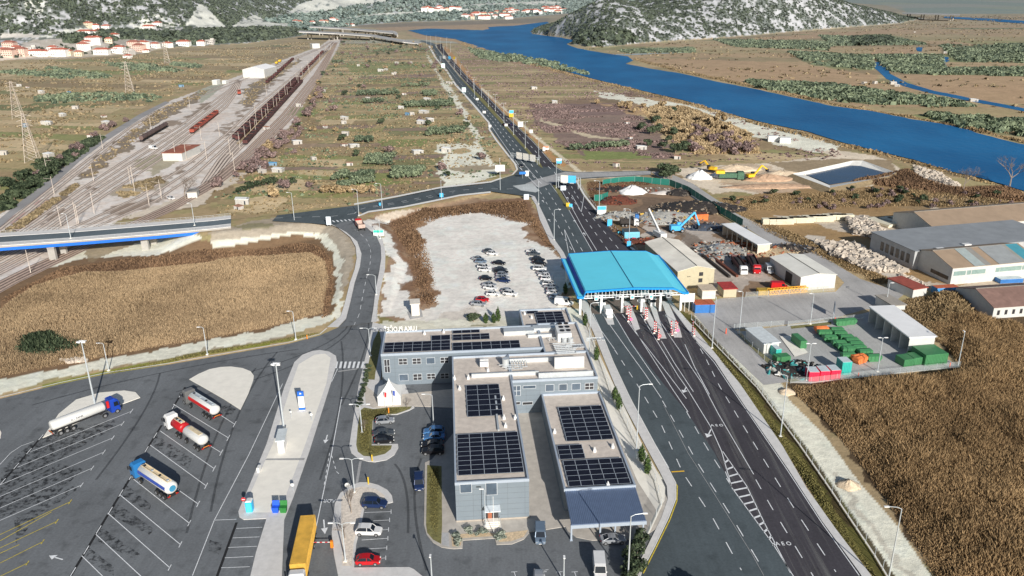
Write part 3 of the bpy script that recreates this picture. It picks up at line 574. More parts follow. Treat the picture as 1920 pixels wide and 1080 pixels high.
# truck park and inner roads
sheet('truck_park', [(-500, 880), (-200, 800), (0, 748), (110, 721), (198, 702), (310, 685), (430, 664), (540, 645), (600, 629), (634, 614), (700, 600), (700, 640), (673, 720), (780, 700), (900, 700), (900, 860), (1250, 900), (1253, 973), (1220, 1030), (1180, 1140), (600, 1150), (-500, 1200)], A1, .03)
mb = MB(); line_mb(mb, [(-300, 826), (0, 746), (110, 719), (198, 700), (310, 683), (430, 662), (540, 643), (600, 627), (613, 616)], .35, .16); mb.build('kerb_strip', KERB)['kind'] = 'structure'
I1 = [(585, 659), (600, 657), (617, 660), (630, 668), (632, 680), (620, 720), (580, 847), (550, 933), (533, 975), (528, 1100), (465, 1100), (480, 1037), (500, 973), (457, 975), (449, 970), (447, 960), (467, 913), (500, 833), (533, 727), (552, 680), (567, 666)]
slab('traffic_island', I1, PAVE, .14)
sheet('island_paving', [(590, 666), (610, 664), (620, 672), (612, 720), (568, 847), (538, 925), (528, 962), (462, 962), (470, 925), (512, 833), (545, 727), (560, 684)], PALE, .15)
sheet('island_paving', [(497, 864), (500, 861), (572, 860), (570, 864)], A4, .16)
slab('traffic_island', [(355, 712), (372, 702), (393, 693), (413, 689), (433, 688), (455, 691), (470, 697), (476, 705), (475, 713), (466, 738), (451, 769), (420, 749), (380, 726)], PALE, .14)
slab('traffic_island', [(80, 822), (93, 803), (110, 777), (143, 750), (187, 737), (233, 733), (254, 736), (263, 746), (233, 757), (180, 778), (130, 800)], PALE, .14)
slab('traffic_island', [(-20, 800), (-2, 803), (3, 812), (1, 822), (-20, 826)], PALE, .14)
slab('traffic_island', [(683, 712), (673, 720), (660, 803), (655, 837), (659, 850), (673, 861), (690, 866), (703, 867), (725, 863), (740, 853), (747, 840), (746, 833), (697, 834), (699, 812), (700, 778), (745, 778), (768, 770), (777, 765), (775, 760), (757, 715)], PAVE, .12)
sheet('lawn', [(668, 835), (671, 848), (682, 856), (702, 857), (722, 852), (733, 843), (735, 836), (697, 836), (699, 790), (705, 778), (743, 777), (768, 768), (773, 763), (735, 764), (700, 768), (683, 765), (676, 770), (671, 800)], GRS, .135)
slab('traffic_island', [(628, 945), (638, 925), (660, 910), (675, 905), (690, 905), (709, 910), (726, 919), (735, 930), (737, 942), (731, 944), (690, 946), (683, 955), (677, 987), (668, 1020), (664, 1065), (767, 1064), (776, 1068), (793, 1082), (790, 1110), (628, 1110), (634, 1080), (626, 1040), (622, 1000)], PAVE, .12)
sheet('island_paving', [(640, 935), (655, 918), (680, 913), (705, 918), (721, 930), (722, 940), (690, 941), (680, 950), (672, 985), (663, 1020), (660, 1062), (642, 1062), (640, 1000)], mat('gravel_bed', S(198, 188, 176), .95, var=.25, scale=2.5), .135)
# forecourt of the customs house
slab('forecourt', [(797, 868), (795, 985), (800, 1003), (812, 1018), (828, 1027), (850, 1030), (867, 1029), (868, 1014), (928, 1010), (931, 1022), (960, 1021), (982, 1012), (993, 999), (1060, 988), (1064, 996), (1080, 1008), (1110, 1014), (1200, 1012), (1240, 985), (1253, 940), (1230, 890), (1100, 720), (960, 740), (860, 800), (810, 862)], mat('forecourt_concrete', S(168, 162, 154), .9, var=.15, scale=.6), .12)
sheet('lawn', [(801, 873), (828, 875), (829, 985), (827, 1021), (812, 1013), (801, 1000), (799, 985)], GRS, .14); sheet('gravel_bed', [(846, 1003), (916, 1000), (932, 1002), (990, 995), (982, 1008), (958, 1016), (936, 1017), (930, 1006), (866, 1010), (864, 1024), (848, 1026)], mat('gravel_bed2', S(186, 166, 138), .95, var=.3, scale=3), .14)
sheet('paved_strip', [(829, 1000), (841, 1000), (843, 1027), (829, 1023)], A4, .145)
slab('terrace', [(683, 722), (713, 745), (780, 737), (850, 730), (850, 765), (775, 762), (735, 766), (700, 766), (686, 760)], mat('terrace_paving', S(178, 170, 160), .9, var=.12, scale=1), .13)
sheet('gravel_strip', [(1074, 596), (1096, 604), (1125, 668), (1160, 742), (1206, 838), (1236, 892), (1247, 915), (1246, 940), (1232, 960), (1196, 905), (1150, 800), (1120, 715)], PALE, .145)
slab('side_pavement', [(699, 604), (724, 612), (715, 700), (712, 745), (684, 722), (673, 722), (690, 650)], PAVE, .1); sheet('lawn', [(684, 715), (700, 640), (711, 618), (715, 640), (704, 700), (700, 735)], GRS, .115)
# service yard east
sheet('service_yard', [(1300, 587), (1348, 560), (1390, 557), (1510, 550), (1567, 547), (1583, 530), (1570, 517), (1447, 457), (1393, 423), (1300, 372), (1240, 335), (1220, 322), (1250, 322), (1300, 345), (1340, 372), (1380, 400), (1450, 433), (1513, 463), (1613, 523), (1663, 540), (1700, 548), (1660, 580), (1623, 580), (1563, 597), (1480, 608), (1400, 615), (1377, 617), (1412, 650), (1447, 687), (1480, 716), (1432, 722), (1345, 640)], asphalt('yard_concrete', S(158, 156, 154), .4), .025)
sheet('depot_pad', [(1388, 622), (1480, 610), (1570, 599), (1630, 585), (1800, 688), (1520, 718), (1481, 716)], asphalt('depot_concrete', S(160, 160, 158), .3), .05)
sheet('rail_road', [(-200, 520), (0, 410), (70, 352), (140, 298), (200, 252), (260, 215), (310, 190), (318, 192), (265, 222), (200, 264), (150, 302), (95, 352), (30, 400), (0, 426), (-200, 545)], asphalt('asphalt_lane', S(140, 138, 138), .3), .04)
sheet('scrap_lane', [(640, 76), (780, 74), (850, 78), (862, 82), (800, 80), (700, 82), (640, 82)], asphalt('lane_far', S(150, 150, 140), .3), .3)

# ================================================================== road markings
def mk(name, m, segs, width=.15, z=.095, dash=None, zf=None):
    mb = MB()
    for s in segs: line_mb(mb, s, width, z, dash, zf=zf)
    o = mb.build(name, m); o['kind'] = 'structure'; return o
T7 = lambda L: [(x/3, 720+y/3) for x, y in L]
LB = [((170, 385), (740, 155)), ((100, 470), (690, 225)), ((0, 570), (635, 305)), ((0, 635), (585, 385)), ((0, 700), (520, 475)), ((0, 770), (460, 570))]
YB = [((0, 850), (395, 665)), ((0, 925), (320, 775)), ((0, 1010), (240, 890)), ((0, 1085), (155, 1010))]
def tend(e): return [(e[0]-9, e[1]+13), (e[0]+9, e[1]-13)]
mk('bay_marking', WL, [T7(s) for s in LB]+[T7(tend(s[1])) for s in LB], .14)
mk('bay_marking', YL, [T7(s) for s in YB]+[T7(tend(s[1])) for s in YB]+[T7([(0, 885), (290, 722)]), T7([(0, 955), (110, 905)])], .14)
RBY = [((975, 115), (1285, 305)), ((1100, 85), (1320, 228)), ((900, 265), (1205, 478)), ((1050, 270), (1245, 388)), ((845, 345), (1160, 575)), ((985, 585), (1115, 677)), ((740, 528), (1065, 785)), ((675, 625), (1015, 905)), ((607, 728), (955, 1035)), ((540, 848), (795, 1085)), ((460, 968), (580, 1085))]
mk('bay_marking', WL, [T7(s) for s in RBY]+[T7([(s[1][0]-9, s[1][1]+17), (s[1][0]+9, s[1][1]-17)]) for s in RBY[:-2]], .14)
mk('drain_slot', SLOT, [T7(s) for s in [((0, 570), (245, 285)), ((395, 1085), (740, 518)), ((815, 385), (910, 233)), ((968, 142), (1042, 18)), ((1215, 1100), (1331, 780))]], .45, .05)
mk('drain_marking', WL, [T7(s) for s in [((0, 570), (245, 285)), ((395, 1085), (740, 518)), ((815, 385), (910, 233)), ((968, 142), (1042, 18))]], .16, .085, dash=(2.2, 3.2))
mk('lane_marking', WL, [T7([(1083, 1080), (1205, 770), (1400, 400), (1500, 190), (1590, 0)]), T7([(1205, 768), (1330, 763)]), T7([(0, 455), (60, 390), (120, 350), (190, 325)])], .13)
mk('bay_marking', WL, [T7(s) for s in [((1330, 815), (1475, 808)), ((1310, 868), (1460, 862)), ((1285, 922), (1445, 915)), ((1265, 980), (1425, 972)), ((1245, 1036), (1405, 1030))]], .12)
mk('lane_marking', WL, [[(641, 745), (622, 850), (588, 1012)], [(585, 1012), (582, 1030)], [(633, 692), (622, 716)]], .16)
mk('lane_marking', WL, [[(618, 850), (607, 915)], [(622, 855), (631, 885), (640, 893)]], .13, dash=(1, 1))
mk('crosswalk', WL, [[(632+k*8.3, 678.5), (629.5+k*8.1, 691)] for k in range(7)], .55); mk('crosswalk', WL, [[(616+k*7.5, 415-k*.6), (620+k*7.5, 418-k*.6)] for k in range(7)], .6, z=.2, zf=zroad)
mk('lane_marking', A4, [[(634, 697), (670, 692)], [(676, 865), (668, 912)]], .5, .07)
T8 = lambda L: [(640+x/3, 720+y/3) for x, y in L]
for nm, s in [('bay_marking', [((130, 725), (280, 720)), ((180, 772), (272, 767)), ((200, 826), (266, 820)), ((115, 880), (262, 870)), ((150, 930), (256, 924)), ((205, 985), (250, 980)), ((1140, 1050), (1165, 1047))])]:
    mk(nm, WL, [T8(q) for q in s]+[T8([(q[1][0], q[1][1]-12), (q[1][0], q[1][1]+12)]) for q in s[:-1]], .11)
mk('bay_marking', WL, [T8([(955+a, 1060), (990+a, 1058)]) for a in (0, 165, 255, 340, 500)]+[T8([(972+a, 1060), (985+a, 1100)]) for a in (0, 165, 255, 340)], .11)
mk('edge_marking', YL, [[(1259, 895), (1270, 912), (1269, 940), (1256, 975), (1229, 1030), (1206, 1076)]], .2); mk('edge_marking', mat('road_paint_orange', S(216, 170, 50), .8), [[(1259, 885.5), (1283, 884)]], .35)
# carriageway lines
TR = [[(1110, 590), (1127, 622), (1150, 680), (1178, 740), (1194, 770), (1228, 833), (1254, 878)], [(1112, 588), (1127, 620), (1152, 655)], [(1128, 588), (1180, 661), (1209, 701), (1240, 747)], [(1147, 583), (1181, 640), (1215, 690), (1238, 722)], [(1167, 590), (1190, 622), (1260, 712), (1287, 748)],
      [(1180, 604), (1235, 690), (1262, 732), (1290, 773)], [(1201, 590), (1228, 634), (1272, 706), (1287, 727), (1332, 800), (1353, 847), (1372, 915), (1450, 1022), (1490, 1085)], [(1240, 640), (1265, 682), (1300, 735)], [(1225, 583), (1258, 634), (1291, 682), (1317, 720), (1347, 777), (1413, 890)],
      [(1355, 847), (1400, 912), (1435, 985), (1482, 1075)], [(1284, 646), (1302, 688), (1330, 740)], [(1263, 583), (1285, 612), (1307, 643), (1339, 680), (1367, 722), (1420, 800), (1476, 882), (1540, 980), (1611, 1080)], [(1247, 590), (1262, 612)], [(1372, 915), (1360, 885)]]
mk('lane_marking', WL, TR, .16)
mk('lane_marking', WL, [[(1152, 656), (1195, 722), (1240, 797), (1280, 887), (1337, 973), (1390, 1070)], [(1242, 752), (1275, 810), (1307, 867), (1370, 967), (1430, 1067)], [(1287, 772), (1323, 837), (1370, 910)], [(1302, 635), (1323, 672), (1348, 723), (1390, 793), (1447, 887), (1497, 967), (1567, 1073)], [(1417, 900), (1447, 953), (1480, 1007), (1527, 1085)]], .17, dash=(3, 3.4))
mk('lane_marking', A4, [[(1244, 760), (1290, 850), (1335, 920), (1410, 1040), (1432, 1080)]], .08)
hb = []
for y in np.arange(868, 1032, 13.0): hb.append([(np.interp(y, [847, 915, 1022], [1353, 1372, 1450]), y), (np.interp(y-5, [847, 912, 985, 1075], [1355, 1400, 1435, 1482]), y-5)])
mk('hatch_marking', WL, hb, .4)
def arrow(px, py, qx, qy, Ln=5, wd=1.3):
    a = W(px, py); d = (W(qx, qy)-a).normalized(); n = Vector((-d.y, d.x, 0)); z = Vector((0, 0, .1)); mb = MB()
    mb.quad(a-n*.12+z, a+d*Ln*.6-n*.12+z, a+d*Ln*.6+n*.12+z, a+n*.12+z); mb.quad(a+d*Ln*.58-n*wd/2+z, a+d*Ln+z, a+d*Ln*.58+n*wd/2+z)
    o = mb.build('arrow_marking', WL); o['kind'] = 'structure'
arrow(1333, 806, 1322, 828, 3.6, 1.6); arrow(1287, 726, 1277, 744, 3.2, 1.5); arrow(614, 816, 607, 840, 3.4, 1.1); arrow(607, 975, 610, 1008, 4.2, 1.2); arrow(118, 1050, 104, 1046, 3, 1.2)
for px, py in ((1080, 418), (1098, 442), (1020, 380), (1032, 416), (1075, 392), (1066, 374)): arrow(px, py, px-6, py-8, 4, 1.2)
def ground_text(t, px, py, size, rz):
    me = text_mesh(t, size, .004); me.materials.append(WL); o = bpy.data.objects.new('lettering', me); col.objects.link(o); p = W(px, py); o.location = (p.x, p.y, .1); o.rotation_euler = (0, 0, rz); o['kind'] = 'structure'; o.scale = (1, 1.2, 1)
ground_text('A E O', 1345, 800, 1.05, 0); ground_text('A E O', 1470, 1023, 1.05, 0); ground_text('ADR', 619, 937, 1.15, pi-.02)
# motorway lines
ML = [(815, 84), (834, 110), (865, 148), (903, 188), (937, 222), (963, 253), (990, 283), (1013, 312), (1040, 345)]
def mid(A, B, t):
    a, b = resamp(A, B); return [(p[0]+(q[0]-p[0])*t, p[1]+(q[1]-p[1])*t) for p, q in zip(a, b)]
LL = [(812, 100), (828, 122), (857, 160), (893, 200), (916, 228), (936, 258), (962, 295), (988, 332)]
mk('lane_marking', WL, [LL, ML[:8], [(960, 300), (1010, 352)], [(975, 300), (1015, 345)]], .25, .13)
mk('lane_marking', WL, [mid(LL[3:], ML[3:], .3), mid(LL[3:], ML[3:], .62), mid(ML, MRX, .5), mid(LL[:4], ML[:4], .5)], .3, .13, dash=(6, 8))
mk('lane_marking', WL, [[(x+2.5, y) for x, y in ML[:8]], [(x-2, y) for x, y in MRX[:-1]]], .22, .13)
SL = [(1003, 368), (1023, 410), (1040, 450), (1057, 474)]; SM = [(1033, 345), (1050, 368), (1067, 393), (1088, 430), (1112, 472)]; SN = [(1045, 345), (1073, 393), (1092, 428), (1118, 470)]; SR = [(1078, 340), (1093, 367), (1127, 410), (1173, 457), (1185, 470)]
mk('lane_marking', WL, [mid(SL, SM, .33), mid(SL, SM, .66), mid(SN, SR, .33), mid(SN, SR, .66)], .2, .13, dash=(4, 5)); mk('lane_marking', WL, [[(x-1, y) for x, y in SM], [(x+1, y) for x, y in SN], [(1095, 368), (1090, 398), (1072, 366)], [(1058, 430), (1078, 474)], [(1058, 430), (1066, 474)]], .2, .13)
mk('lane_marking', WL, [mid(CT2, CB2[:8], .5), mid(CT1, CB1, .5), [(700, 389), (760, 380), (850, 362)]], .25, .16, dash=(3, 4), zf=zroad)
mk('lane_marking', WL, [mid(ACL, ACR, .48)], .12, .14, dash=(3, 3), zf=zroad)
sheet('median_grass', [(857, 140), (905, 184), (963, 250), (990, 280), (1014, 308), (1018, 316), (1011, 312), (987, 284), (960, 254), (900, 188)], GRS, .16)
sheet('median_grass', shore([(1036, 348), (1043, 348), (1056, 368), (1071, 392), (1066, 395), (1052, 374)], .4, 6, 2), GRS, .15)
# oil and tyre stains are dark worn patches of the bays
stm, nt, bs = nodes('oil_stain'); N = nt.nodes; L = nt.links; ge = N.new('ShaderNodeNewGeometry'); n = N.new('ShaderNodeTexNoise'); n.inputs['Scale'].default_value = .9; n.inputs['Detail'].default_value = 8; n.inputs['Roughness'].default_value = .7; L.new(ge.outputs['Position'], n.inputs['Vector'])
r = N.new('ShaderNodeMapRange'); r.inputs[1].default_value = .47; r.inputs[2].default_value = .66; r.inputs[3].default_value = 0; r.inputs[4].default_value = .85; L.new(n.outputs['Fac'], r.inputs[0]); L.new(r.outputs[0], bs.inputs['Alpha']); bs.inputs['Base Color'].default_value = (.014, .014, .016, 1); bs.inputs['Roughness'].default_value = .7
for q in ([(10, 470), (220, 300), (640, 200), (660, 240), (380, 400), (0, 620)], [(0, 630), (330, 450), (470, 480), (300, 640), (0, 760)], [(80, 760), (440, 560), (430, 600), (200, 760), (90, 900)], [(870, 280), (1080, 420), (1060, 480), (1010, 450), (860, 350)], [(700, 560), (850, 680), (840, 720), (690, 640)], [(640, 660), (870, 820), (840, 850), (620, 740)], [(560, 800), (790, 960), (760, 990), (540, 880)], [(500, 920), (640, 1030), (640, 1080), (480, 990)], [(1180, 880), (1260, 900), (1230, 960), (1170, 940)], [(1240, 110), (1330, 140), (1300, 180), (1230, 160)]):
    sheet('oil_stain', T7(q), stm, .06)
tym, nt, bs = nodes('tyre_wear'); N = nt.nodes; L = nt.links; ge = N.new('ShaderNodeNewGeometry'); mp = N.new('ShaderNodeMapping'); mp.inputs['Rotation'].default_value = (0, 0, radians(-30)); mp.inputs['Scale'].default_value = (1.2, .03, 1); n = N.new('ShaderNodeTexNoise'); n.inputs['Scale'].default_value = .8; n.inputs['Detail'].default_value = 4; L.new(ge.outputs['Position'], mp.inputs[0]); L.new(mp.outputs[0], n.inputs['Vector'])
r = N.new('ShaderNodeMapRange'); r.inputs[1].default_value = .5; r.inputs[2].default_value = .75; r.inputs[3].default_value = 0; r.inputs[4].default_value = .4; L.new(n.outputs['Fac'], r.inputs[0]); L.new(r.outputs[0], bs.inputs['Alpha']); bs.inputs['Base Color'].default_value = S(150, 150, 146)
strip('tyre_wear', [(1167, 592), (1228, 660), (1320, 820), (1400, 940), (1500, 1090)], [(1262, 590), (1310, 650), (1370, 735), (1480, 900), (1600, 1090)], tym, .078)

tmk, nt, bs = nodes('tyre_mark'); bs.inputs['Base Color'].default_value = (.02, .02, .022, 1); bs.inputs['Alpha'].default_value = .3
def arc(p, q, r, n=10): return [((1-t)**2*p[0]+2*t*(1-t)*q[0]+t*t*r[0], (1-t)**2*p[1]+2*t*(1-t)*q[1]+t*t*r[1]) for t in np.linspace(0, 1, n)]
mk('tyre_mark', tmk, [arc((655, 605), (640, 660), (330, 735)), arc((660, 610), (645, 668), (360, 748)), arc((480, 690), (400, 780), (350, 1000)), arc((520, 660), (430, 760), (395, 960)), arc((300, 700), (290, 760), (180, 900)), arc((640, 640), (655, 740), (600, 900)), arc((690, 600), (700, 640), (640, 760)), arc((560, 655), (300, 690), (60, 760)), arc((790, 860), (760, 930), (800, 1070)), arc((740, 870), (770, 900), (765, 1000))], .45, .05)
# ================================================================== vehicle prototypes
GLASS = mat('dark_glass', (.012, .018, .028, 1), .12, var=0, spec=.6); TYRE = mat('tyre_rubber', (.02, .02, .02, 1), .9, var=.1); RIM = mat('wheel_rim', (.45, .46, .48, 1), .4, .6, var=.1); LAMPW = mat('lamp_lens', (.8, .8, .78, 1), .2, var=0); LAMPR = mat('tail_lens', (.5, .02, .02, 1), .3, var=0)
STEEL = mat('galvanised_steel', S(176, 182, 186), .5, .3, var=.08, scale=2); DARKM = mat('dark_metal', (.03, .03, .035, 1), .6, .2, var=.2, scale=2); WHITEP = mat('white_paint', (.8, .8, .79, 1), .45, var=.05, scale=.6)
def paintm(n, c, metal=.2): return mat('paint_'+n, c, .3, metal, var=.06, scale=.8, spec=.5)
CP = dict(white=paintm('white', (.78, .78, .78, 1), 0), silver=paintm('silver', (.42, .44, .47, 1), .35), black=paintm('black', (.012, .012, .016, 1), .1), grey=paintm('grey', (.1, .115, .13, 1), .3), red=paintm('red', (.55, .012, .018, 1), .1), blue=paintm('blue', (.09, .24, .5, 1), .2), navy=paintm('navy', (.02, .04, .12, 1), .2), steel=paintm('steel', (.2, .27, .36, 1), .3))
def wheels(root, xs, r, half, w=.22, name='wheel', pairs=False):
    for x in xs:
        for s in (-1, 1):
            wh = MB().cyl((x, s*(half-w/2), r), (x, s*(half+w/2), r), r, n=14).build(name, TYRE, root, local=True)
            MB().cyl((x, s*(half+w/2-.02), r), (x, s*(half+w/2+.015), r), r*.62, n=10).build('rim', RIM, wh, local=True)
def make_car(kind, color):
    P_ = {'hatch': (4.05, 1.74, 1.48), 'sedan': (4.55, 1.8, 1.45), 'suv': (4.5, 1.85, 1.66), 'van': (5.4, 1.98, 2.35), 'minivan': (4.7, 1.88, 1.85), 'coupe': (4.35, 1.8, 1.33)}[kind]; Ln, Wd, Ht = P_; h = Ln/2; w = Wd/2
    root = empty('parked_car', (0, 0, 0)); m = CP[color]
    belt = {'van': 1.25, 'minivan': 1.05}.get(kind, .92 if kind != 'suv' else 1.02); g = .22
    hood = {'van': 1.15, 'minivan': .98}.get(kind, .8 if kind != 'suv' else .95)
    # lower body: rounded cross-sections lofted nose to tail
    st = {'hatch': [(-h, .5, .78, .84), (-h+.12, .3, .9, .93), (-h+.6, g, belt, 1), (-.2, g, belt, 1), (h-1.15, g, belt-.02, 1), (h-.9, g, hood+.08, .99), (h-.3, g+.02, hood-.04, .95), (h-.05, .3, hood-.2, .84), (h, .4, .62, .76)]}
    st['suv'] = [(-h, .5, .95, .86), (-h+.1, .34, 1.02, .94), (-h+.6, g+.06, belt, 1), (0, g+.06, belt, 1), (h-1.3, g+.06, belt, 1), (h-1.05, g+.06, hood+.05, .99), (h-.3, g+.06, hood-.04, .95), (h-.05, .36, hood-.2, .86), (h, .45, .7, .8)]
    st['sedan'] = [(-h, .5, .8, .84), (-h+.12, .3, .92, .93), (-h+.8, g, belt+.02, .99), (0, g, belt, 1), (h-1.4, g, belt-.02, 1), (h-1.1, g, hood+.06, .99), (h-.3, g+.02, hood-.05, .94), (h-.05, .3, hood-.2, .84), (h, .4, .6, .76)]
    st['coupe'] = st['sedan']; st['minivan'] = [(-h, .5, 1.0, .9), (-h+.08, .34, 1.05, .96), (-h+.5, g+.04, belt, 1), (0, g+.04, belt, 1), (h-1.1, g+.04, belt, 1), (h-.8, g+.04, hood+.02, .98), (h-.25, g+.04, hood-.1, .94), (h, .4, .66, .82)]
    st['van'] = [(-h, .5, 1.2, .94), (-h+.06, .36, 1.25, .98), (-h+.5, .3, belt, 1), (h-1.5, .3, belt, 1), (h-1.0, .3, hood, .99), (h-.25, .32, hood-.2, .95), (h, .42, .72, .84)]
    rings = []
    for x, z0, z1, k in st[kind]:
        ww = w*k; zm = z0+(z1-z0)*.55
        rings.append([(x, -ww*.9, z0), (x, -ww, z0+.12), (x, -ww, zm), (x, -ww*.965, z1-.06), (x, -ww*.88, z1), (x, ww*.88, z1), (x, ww*.965, z1-.06), (x, ww, zm), (x, ww, z0+.12), (x, ww*.9, z0)])
    MB().loft(rings).build('body', m, root, smooth=False, local=True)
    cab = {'hatch': [(-h+.14, belt, .86), (-h+.62, Ht-.15, .74), (-h+1.1, Ht-.02, .73), (-.1, Ht, .73), (.35, Ht-.06, .72), (h-1.1, belt-.02, .86)], 'suv': [(-h+.12, belt, .88), (-h+.5, Ht-.13, .78), (-h+1.0, Ht, .77), (.1, Ht, .76), (.5, Ht-.07, .75), (h-1.2, belt, .87)],
           'sedan': [(-h+.75, belt, .86), (-h+1.25, Ht-.1, .72), (-.5, Ht, .72), (.1, Ht-.01, .72), (.4, Ht-.08, .71), (h-1.3, belt-.02, .86)], 'coupe': [(-h+.45, belt, .86), (-h+1.3, Ht-.08, .7), (-.4, Ht, .7), (.1, Ht-.02, .7), (.4, Ht-.1, .69), (h-1.35, belt-.02, .86)],
           'minivan': [(-h+.06, belt, .92), (-h+.2, Ht-.1, .84), (-h+.6, Ht, .83), (.4, Ht, .82), (.85, Ht-.08, .81), (h-1.0, belt, .9)], 'van': [(-h+.04, belt, .97), (-h+.1, Ht-.1, .92), (-h+.3, Ht, .9), (.7, Ht, .9), (1.2, Ht-.12, .88), (h-1.05, belt-.05, .95)]}[kind]
    # glasshouse and painted roof with pillars
    xb, xr0, xr1, xf = cab[0], cab[1], cab[-2], cab[-1]
    van = kind == 'van'
    gl = MB(); gm_ = m if van else GLASS
    rr = [[(x, -w*k, belt-.05), (x, -w*k*1.0, z-.02), (x, w*k, z-.02), (x, w*k, belt-.05)] for x, z, k in cab]
    lo = [(xb[0], -w*xb[2], belt-.04), (xf[0], -w*xf[2], belt-.04), (xf[0], w*xf[2], belt-.04), (xb[0], w*xb[2], belt-.04)]
    t = [(a[0], a[1], a[2]) for a in cab[1:-1]]
    ringL = [(xb[0], -w*xb[2], belt-.04)]+[(x, -w*k, z) for x, z, k in t]+[(xf[0], -w*xf[2], belt-.04)]
    ringR = [(x, -y, z) for x, y, z in ringL]
    MB().loft([ringL, ringR]).build('cargo_body' if van else 'window', gm_, root, local=True)
    if not van:
        rb = MB()
        top = [(x, z, k) for x, z, k in t]
        a = [[(x, -w*k*1.01, z+.012), (x, w*k*1.01, z+.012), (x, w*k*.98, z-.05), (x, -w*k*.98, z-.05)] for x, z, k in top]
        rb.loft(a)
        for s in (-1, 1):
            for (p, q) in (((xb[0], xb[2], belt), (top[0][0], top[0][2], top[0][1])), ((xf[0], xf[2], belt), (top[-1][0], top[-1][2], top[-1][1])), ((-.15, .875, belt), (-.15, .735, Ht-.03))):
                rb.cyl((p[0], s*w*p[1]*1.0, p[2]-.02), (q[0], s*w*q[1]*1.01, q[2]), .055, n=5)
        rb.build('roof', m, root, local=True)
    else:
        MB().quad((1.22, -.8*w, Ht-.16), (1.22, .8*w, Ht-.16), (h-1.05, .86*w, belt), (h-1.05, -.86*w, belt)).build('windscreen', GLASS, root, local=True).location = (.03, 0, .02)
        for s in (-1, 1): MB().quad((.45, s*w*.955, belt), (1.45, s*w*.965, belt), (1.15, s*w*.92, Ht-.35), (.45, s*w*.915, Ht-.35)).build('side_window', GLASS, root, local=True).location = (0, s*.03, 0)
    wheels(root, (h-.82, -h+.8), .33 if kind not in ('suv', 'van') else .37, w-.08)
    for s in (-1, 1):
        MB().box(h-.1, s*w*.66, .64 if kind != 'van' else .8, .16, .34, .14).build('headlight', LAMPW, root, local=True)
        MB().box(-h+.06, s*w*.74, .8 if kind != 'van' else 1.1, .12, .24, .18).build('tail_light', LAMPR, root, local=True)
        MB().box(xf[0]-.25, s*(w*.99), belt+.05, .12, .2, .14).build('mirror', m, root, local=True)
    for s_, nm in ((1, 'number_plate'),): MB().box(h+.005, 0, .45, .02, .5, .11).build(nm, WHITEP, root, local=True)
    return Proto(root)
CARS = {}
def car(kind, color, px, py, hx, hy, label, group=None, z=0, sc_=1):
    key = kind+color
    if key not in CARS: CARS[key] = make_car(kind, color)
    a = W(px, py, z); b = W(px+hx, py+hy, z); rz = atan2(b.y-a.y, b.x-a.x)
    return CARS[key].put((a.x, a.y, z+.06), rz, label, group, {'van': 'van', 'minivan': 'van'}.get(kind, 'car'))
GL = 'cars parked on the white gravel lot'
lot = [('hatch', 'grey', 917, 474, 'dark grey hatchback behind a white one, farthest back of the gravel lot\'s middle rows'), ('hatch', 'white', 923.5, 478, 'white hatchback at the far end of the middle rows, beside a dark grey one'),
 ('sedan', 'silver', 897, 488, 'silver sedan at the far end of the left row on the gravel lot'), ('hatch', 'steel', 902, 493, 'blue grey hatchback just in front of the farthest silver sedan in the left row'), ('sedan', 'black', 936, 496, 'black sedan standing alone on bare gravel behind the tight middle cluster'),
 ('suv', 'white', 908, 504, 'white off-roader parked close behind a second white car in the left row'), ('hatch', 'white', 909.5, 509, 'white hatchback pressed in front of the white off-roader in the left row'), ('sedan', 'grey', 938.5, 508, 'dark grey sedan at the back of the tight middle cluster'),
 ('suv', 'black', 940, 513, 'black off-roader second from the back of the tight middle cluster'), ('hatch', 'silver', 942, 518, 'silver hatchback in the middle of the tight cluster, between dark and pale cars'), ('sedan', 'silver', 943, 523.5, 'silver sedan next to the front of the tight middle cluster'), ('sedan', 'navy', 944, 529, 'navy sedan at the front of the tight middle cluster'),
 ('hatch', 'black', 911.5, 525, 'black hatchback alone in the middle of the left row'), ('sedan', 'silver', 918, 537, 'silver sedan tucked behind a long white car in the left row'), ('sedan', 'white', 920, 543, 'long white sedan in front of the silver sedan of the left row'), ('hatch', 'white', 924.5, 554, 'white hatchback standing alone left of two white cars in the front row'),
 ('hatch', 'silver', 952.5, 549, 'silver hatchback half hidden behind the white car at the front right'), ('suv', 'white', 957, 554, 'white off-roader at the front right of the middle rows'), ('hatch', 'red', 905, 565, 'red hatchback parked near the cypress trees'), ('sedan', 'silver', 897.5, 573, 'silver estate nearest the cypress trees, in front of the red hatchback'),
 ('sedan', 'white', 999, 474.5, 'white sedan at the far end of the row beside the toll canopy'), ('sedan', 'grey', 1001.5, 479, 'dark grey sedan in front of the farthest white one by the toll canopy'), ('suv', 'black', 1009, 490, 'black off-roader behind another black car in the canopy row'), ('sedan', 'black', 1011.5, 496, 'black sedan in front of the black off-roader in the canopy row'),
 ('suv', 'white', 1012, 507, 'white off-roader standing free in the canopy row after the black cars'), ('hatch', 'silver', 1019, 515, 'silver hatchback third from the white off-roader in the canopy row'), ('sedan', 'white', 1023, 520, 'white sedan beside the canopy shadow in the middle of the long row'), ('hatch', 'white', 1025.5, 526, 'white hatchback with a green door sticker in the canopy row'),
 ('suv', 'white', 1031, 536, 'white off-roader after the gap in the canopy row'), ('sedan', 'silver', 1034, 541.5, 'silver sedan behind the last cars of the canopy row'), ('hatch', 'silver', 1037, 547, 'silver hatchback third from the white van'), ('sedan', 'white', 1039, 553, 'white sedan second from the white van'), ('hatch', 'steel', 1043, 560.5, 'blue grey hatchback directly behind the white van')]
for i, (k, c, x, y, l) in enumerate(lot): car(k, c, x, y, 10, .4+.5*((i*7) % 3), l, GL)
car('van', 'white', 1057.5, 572, 10, .9, 'white panel van at the near end of the row by the toll canopy')
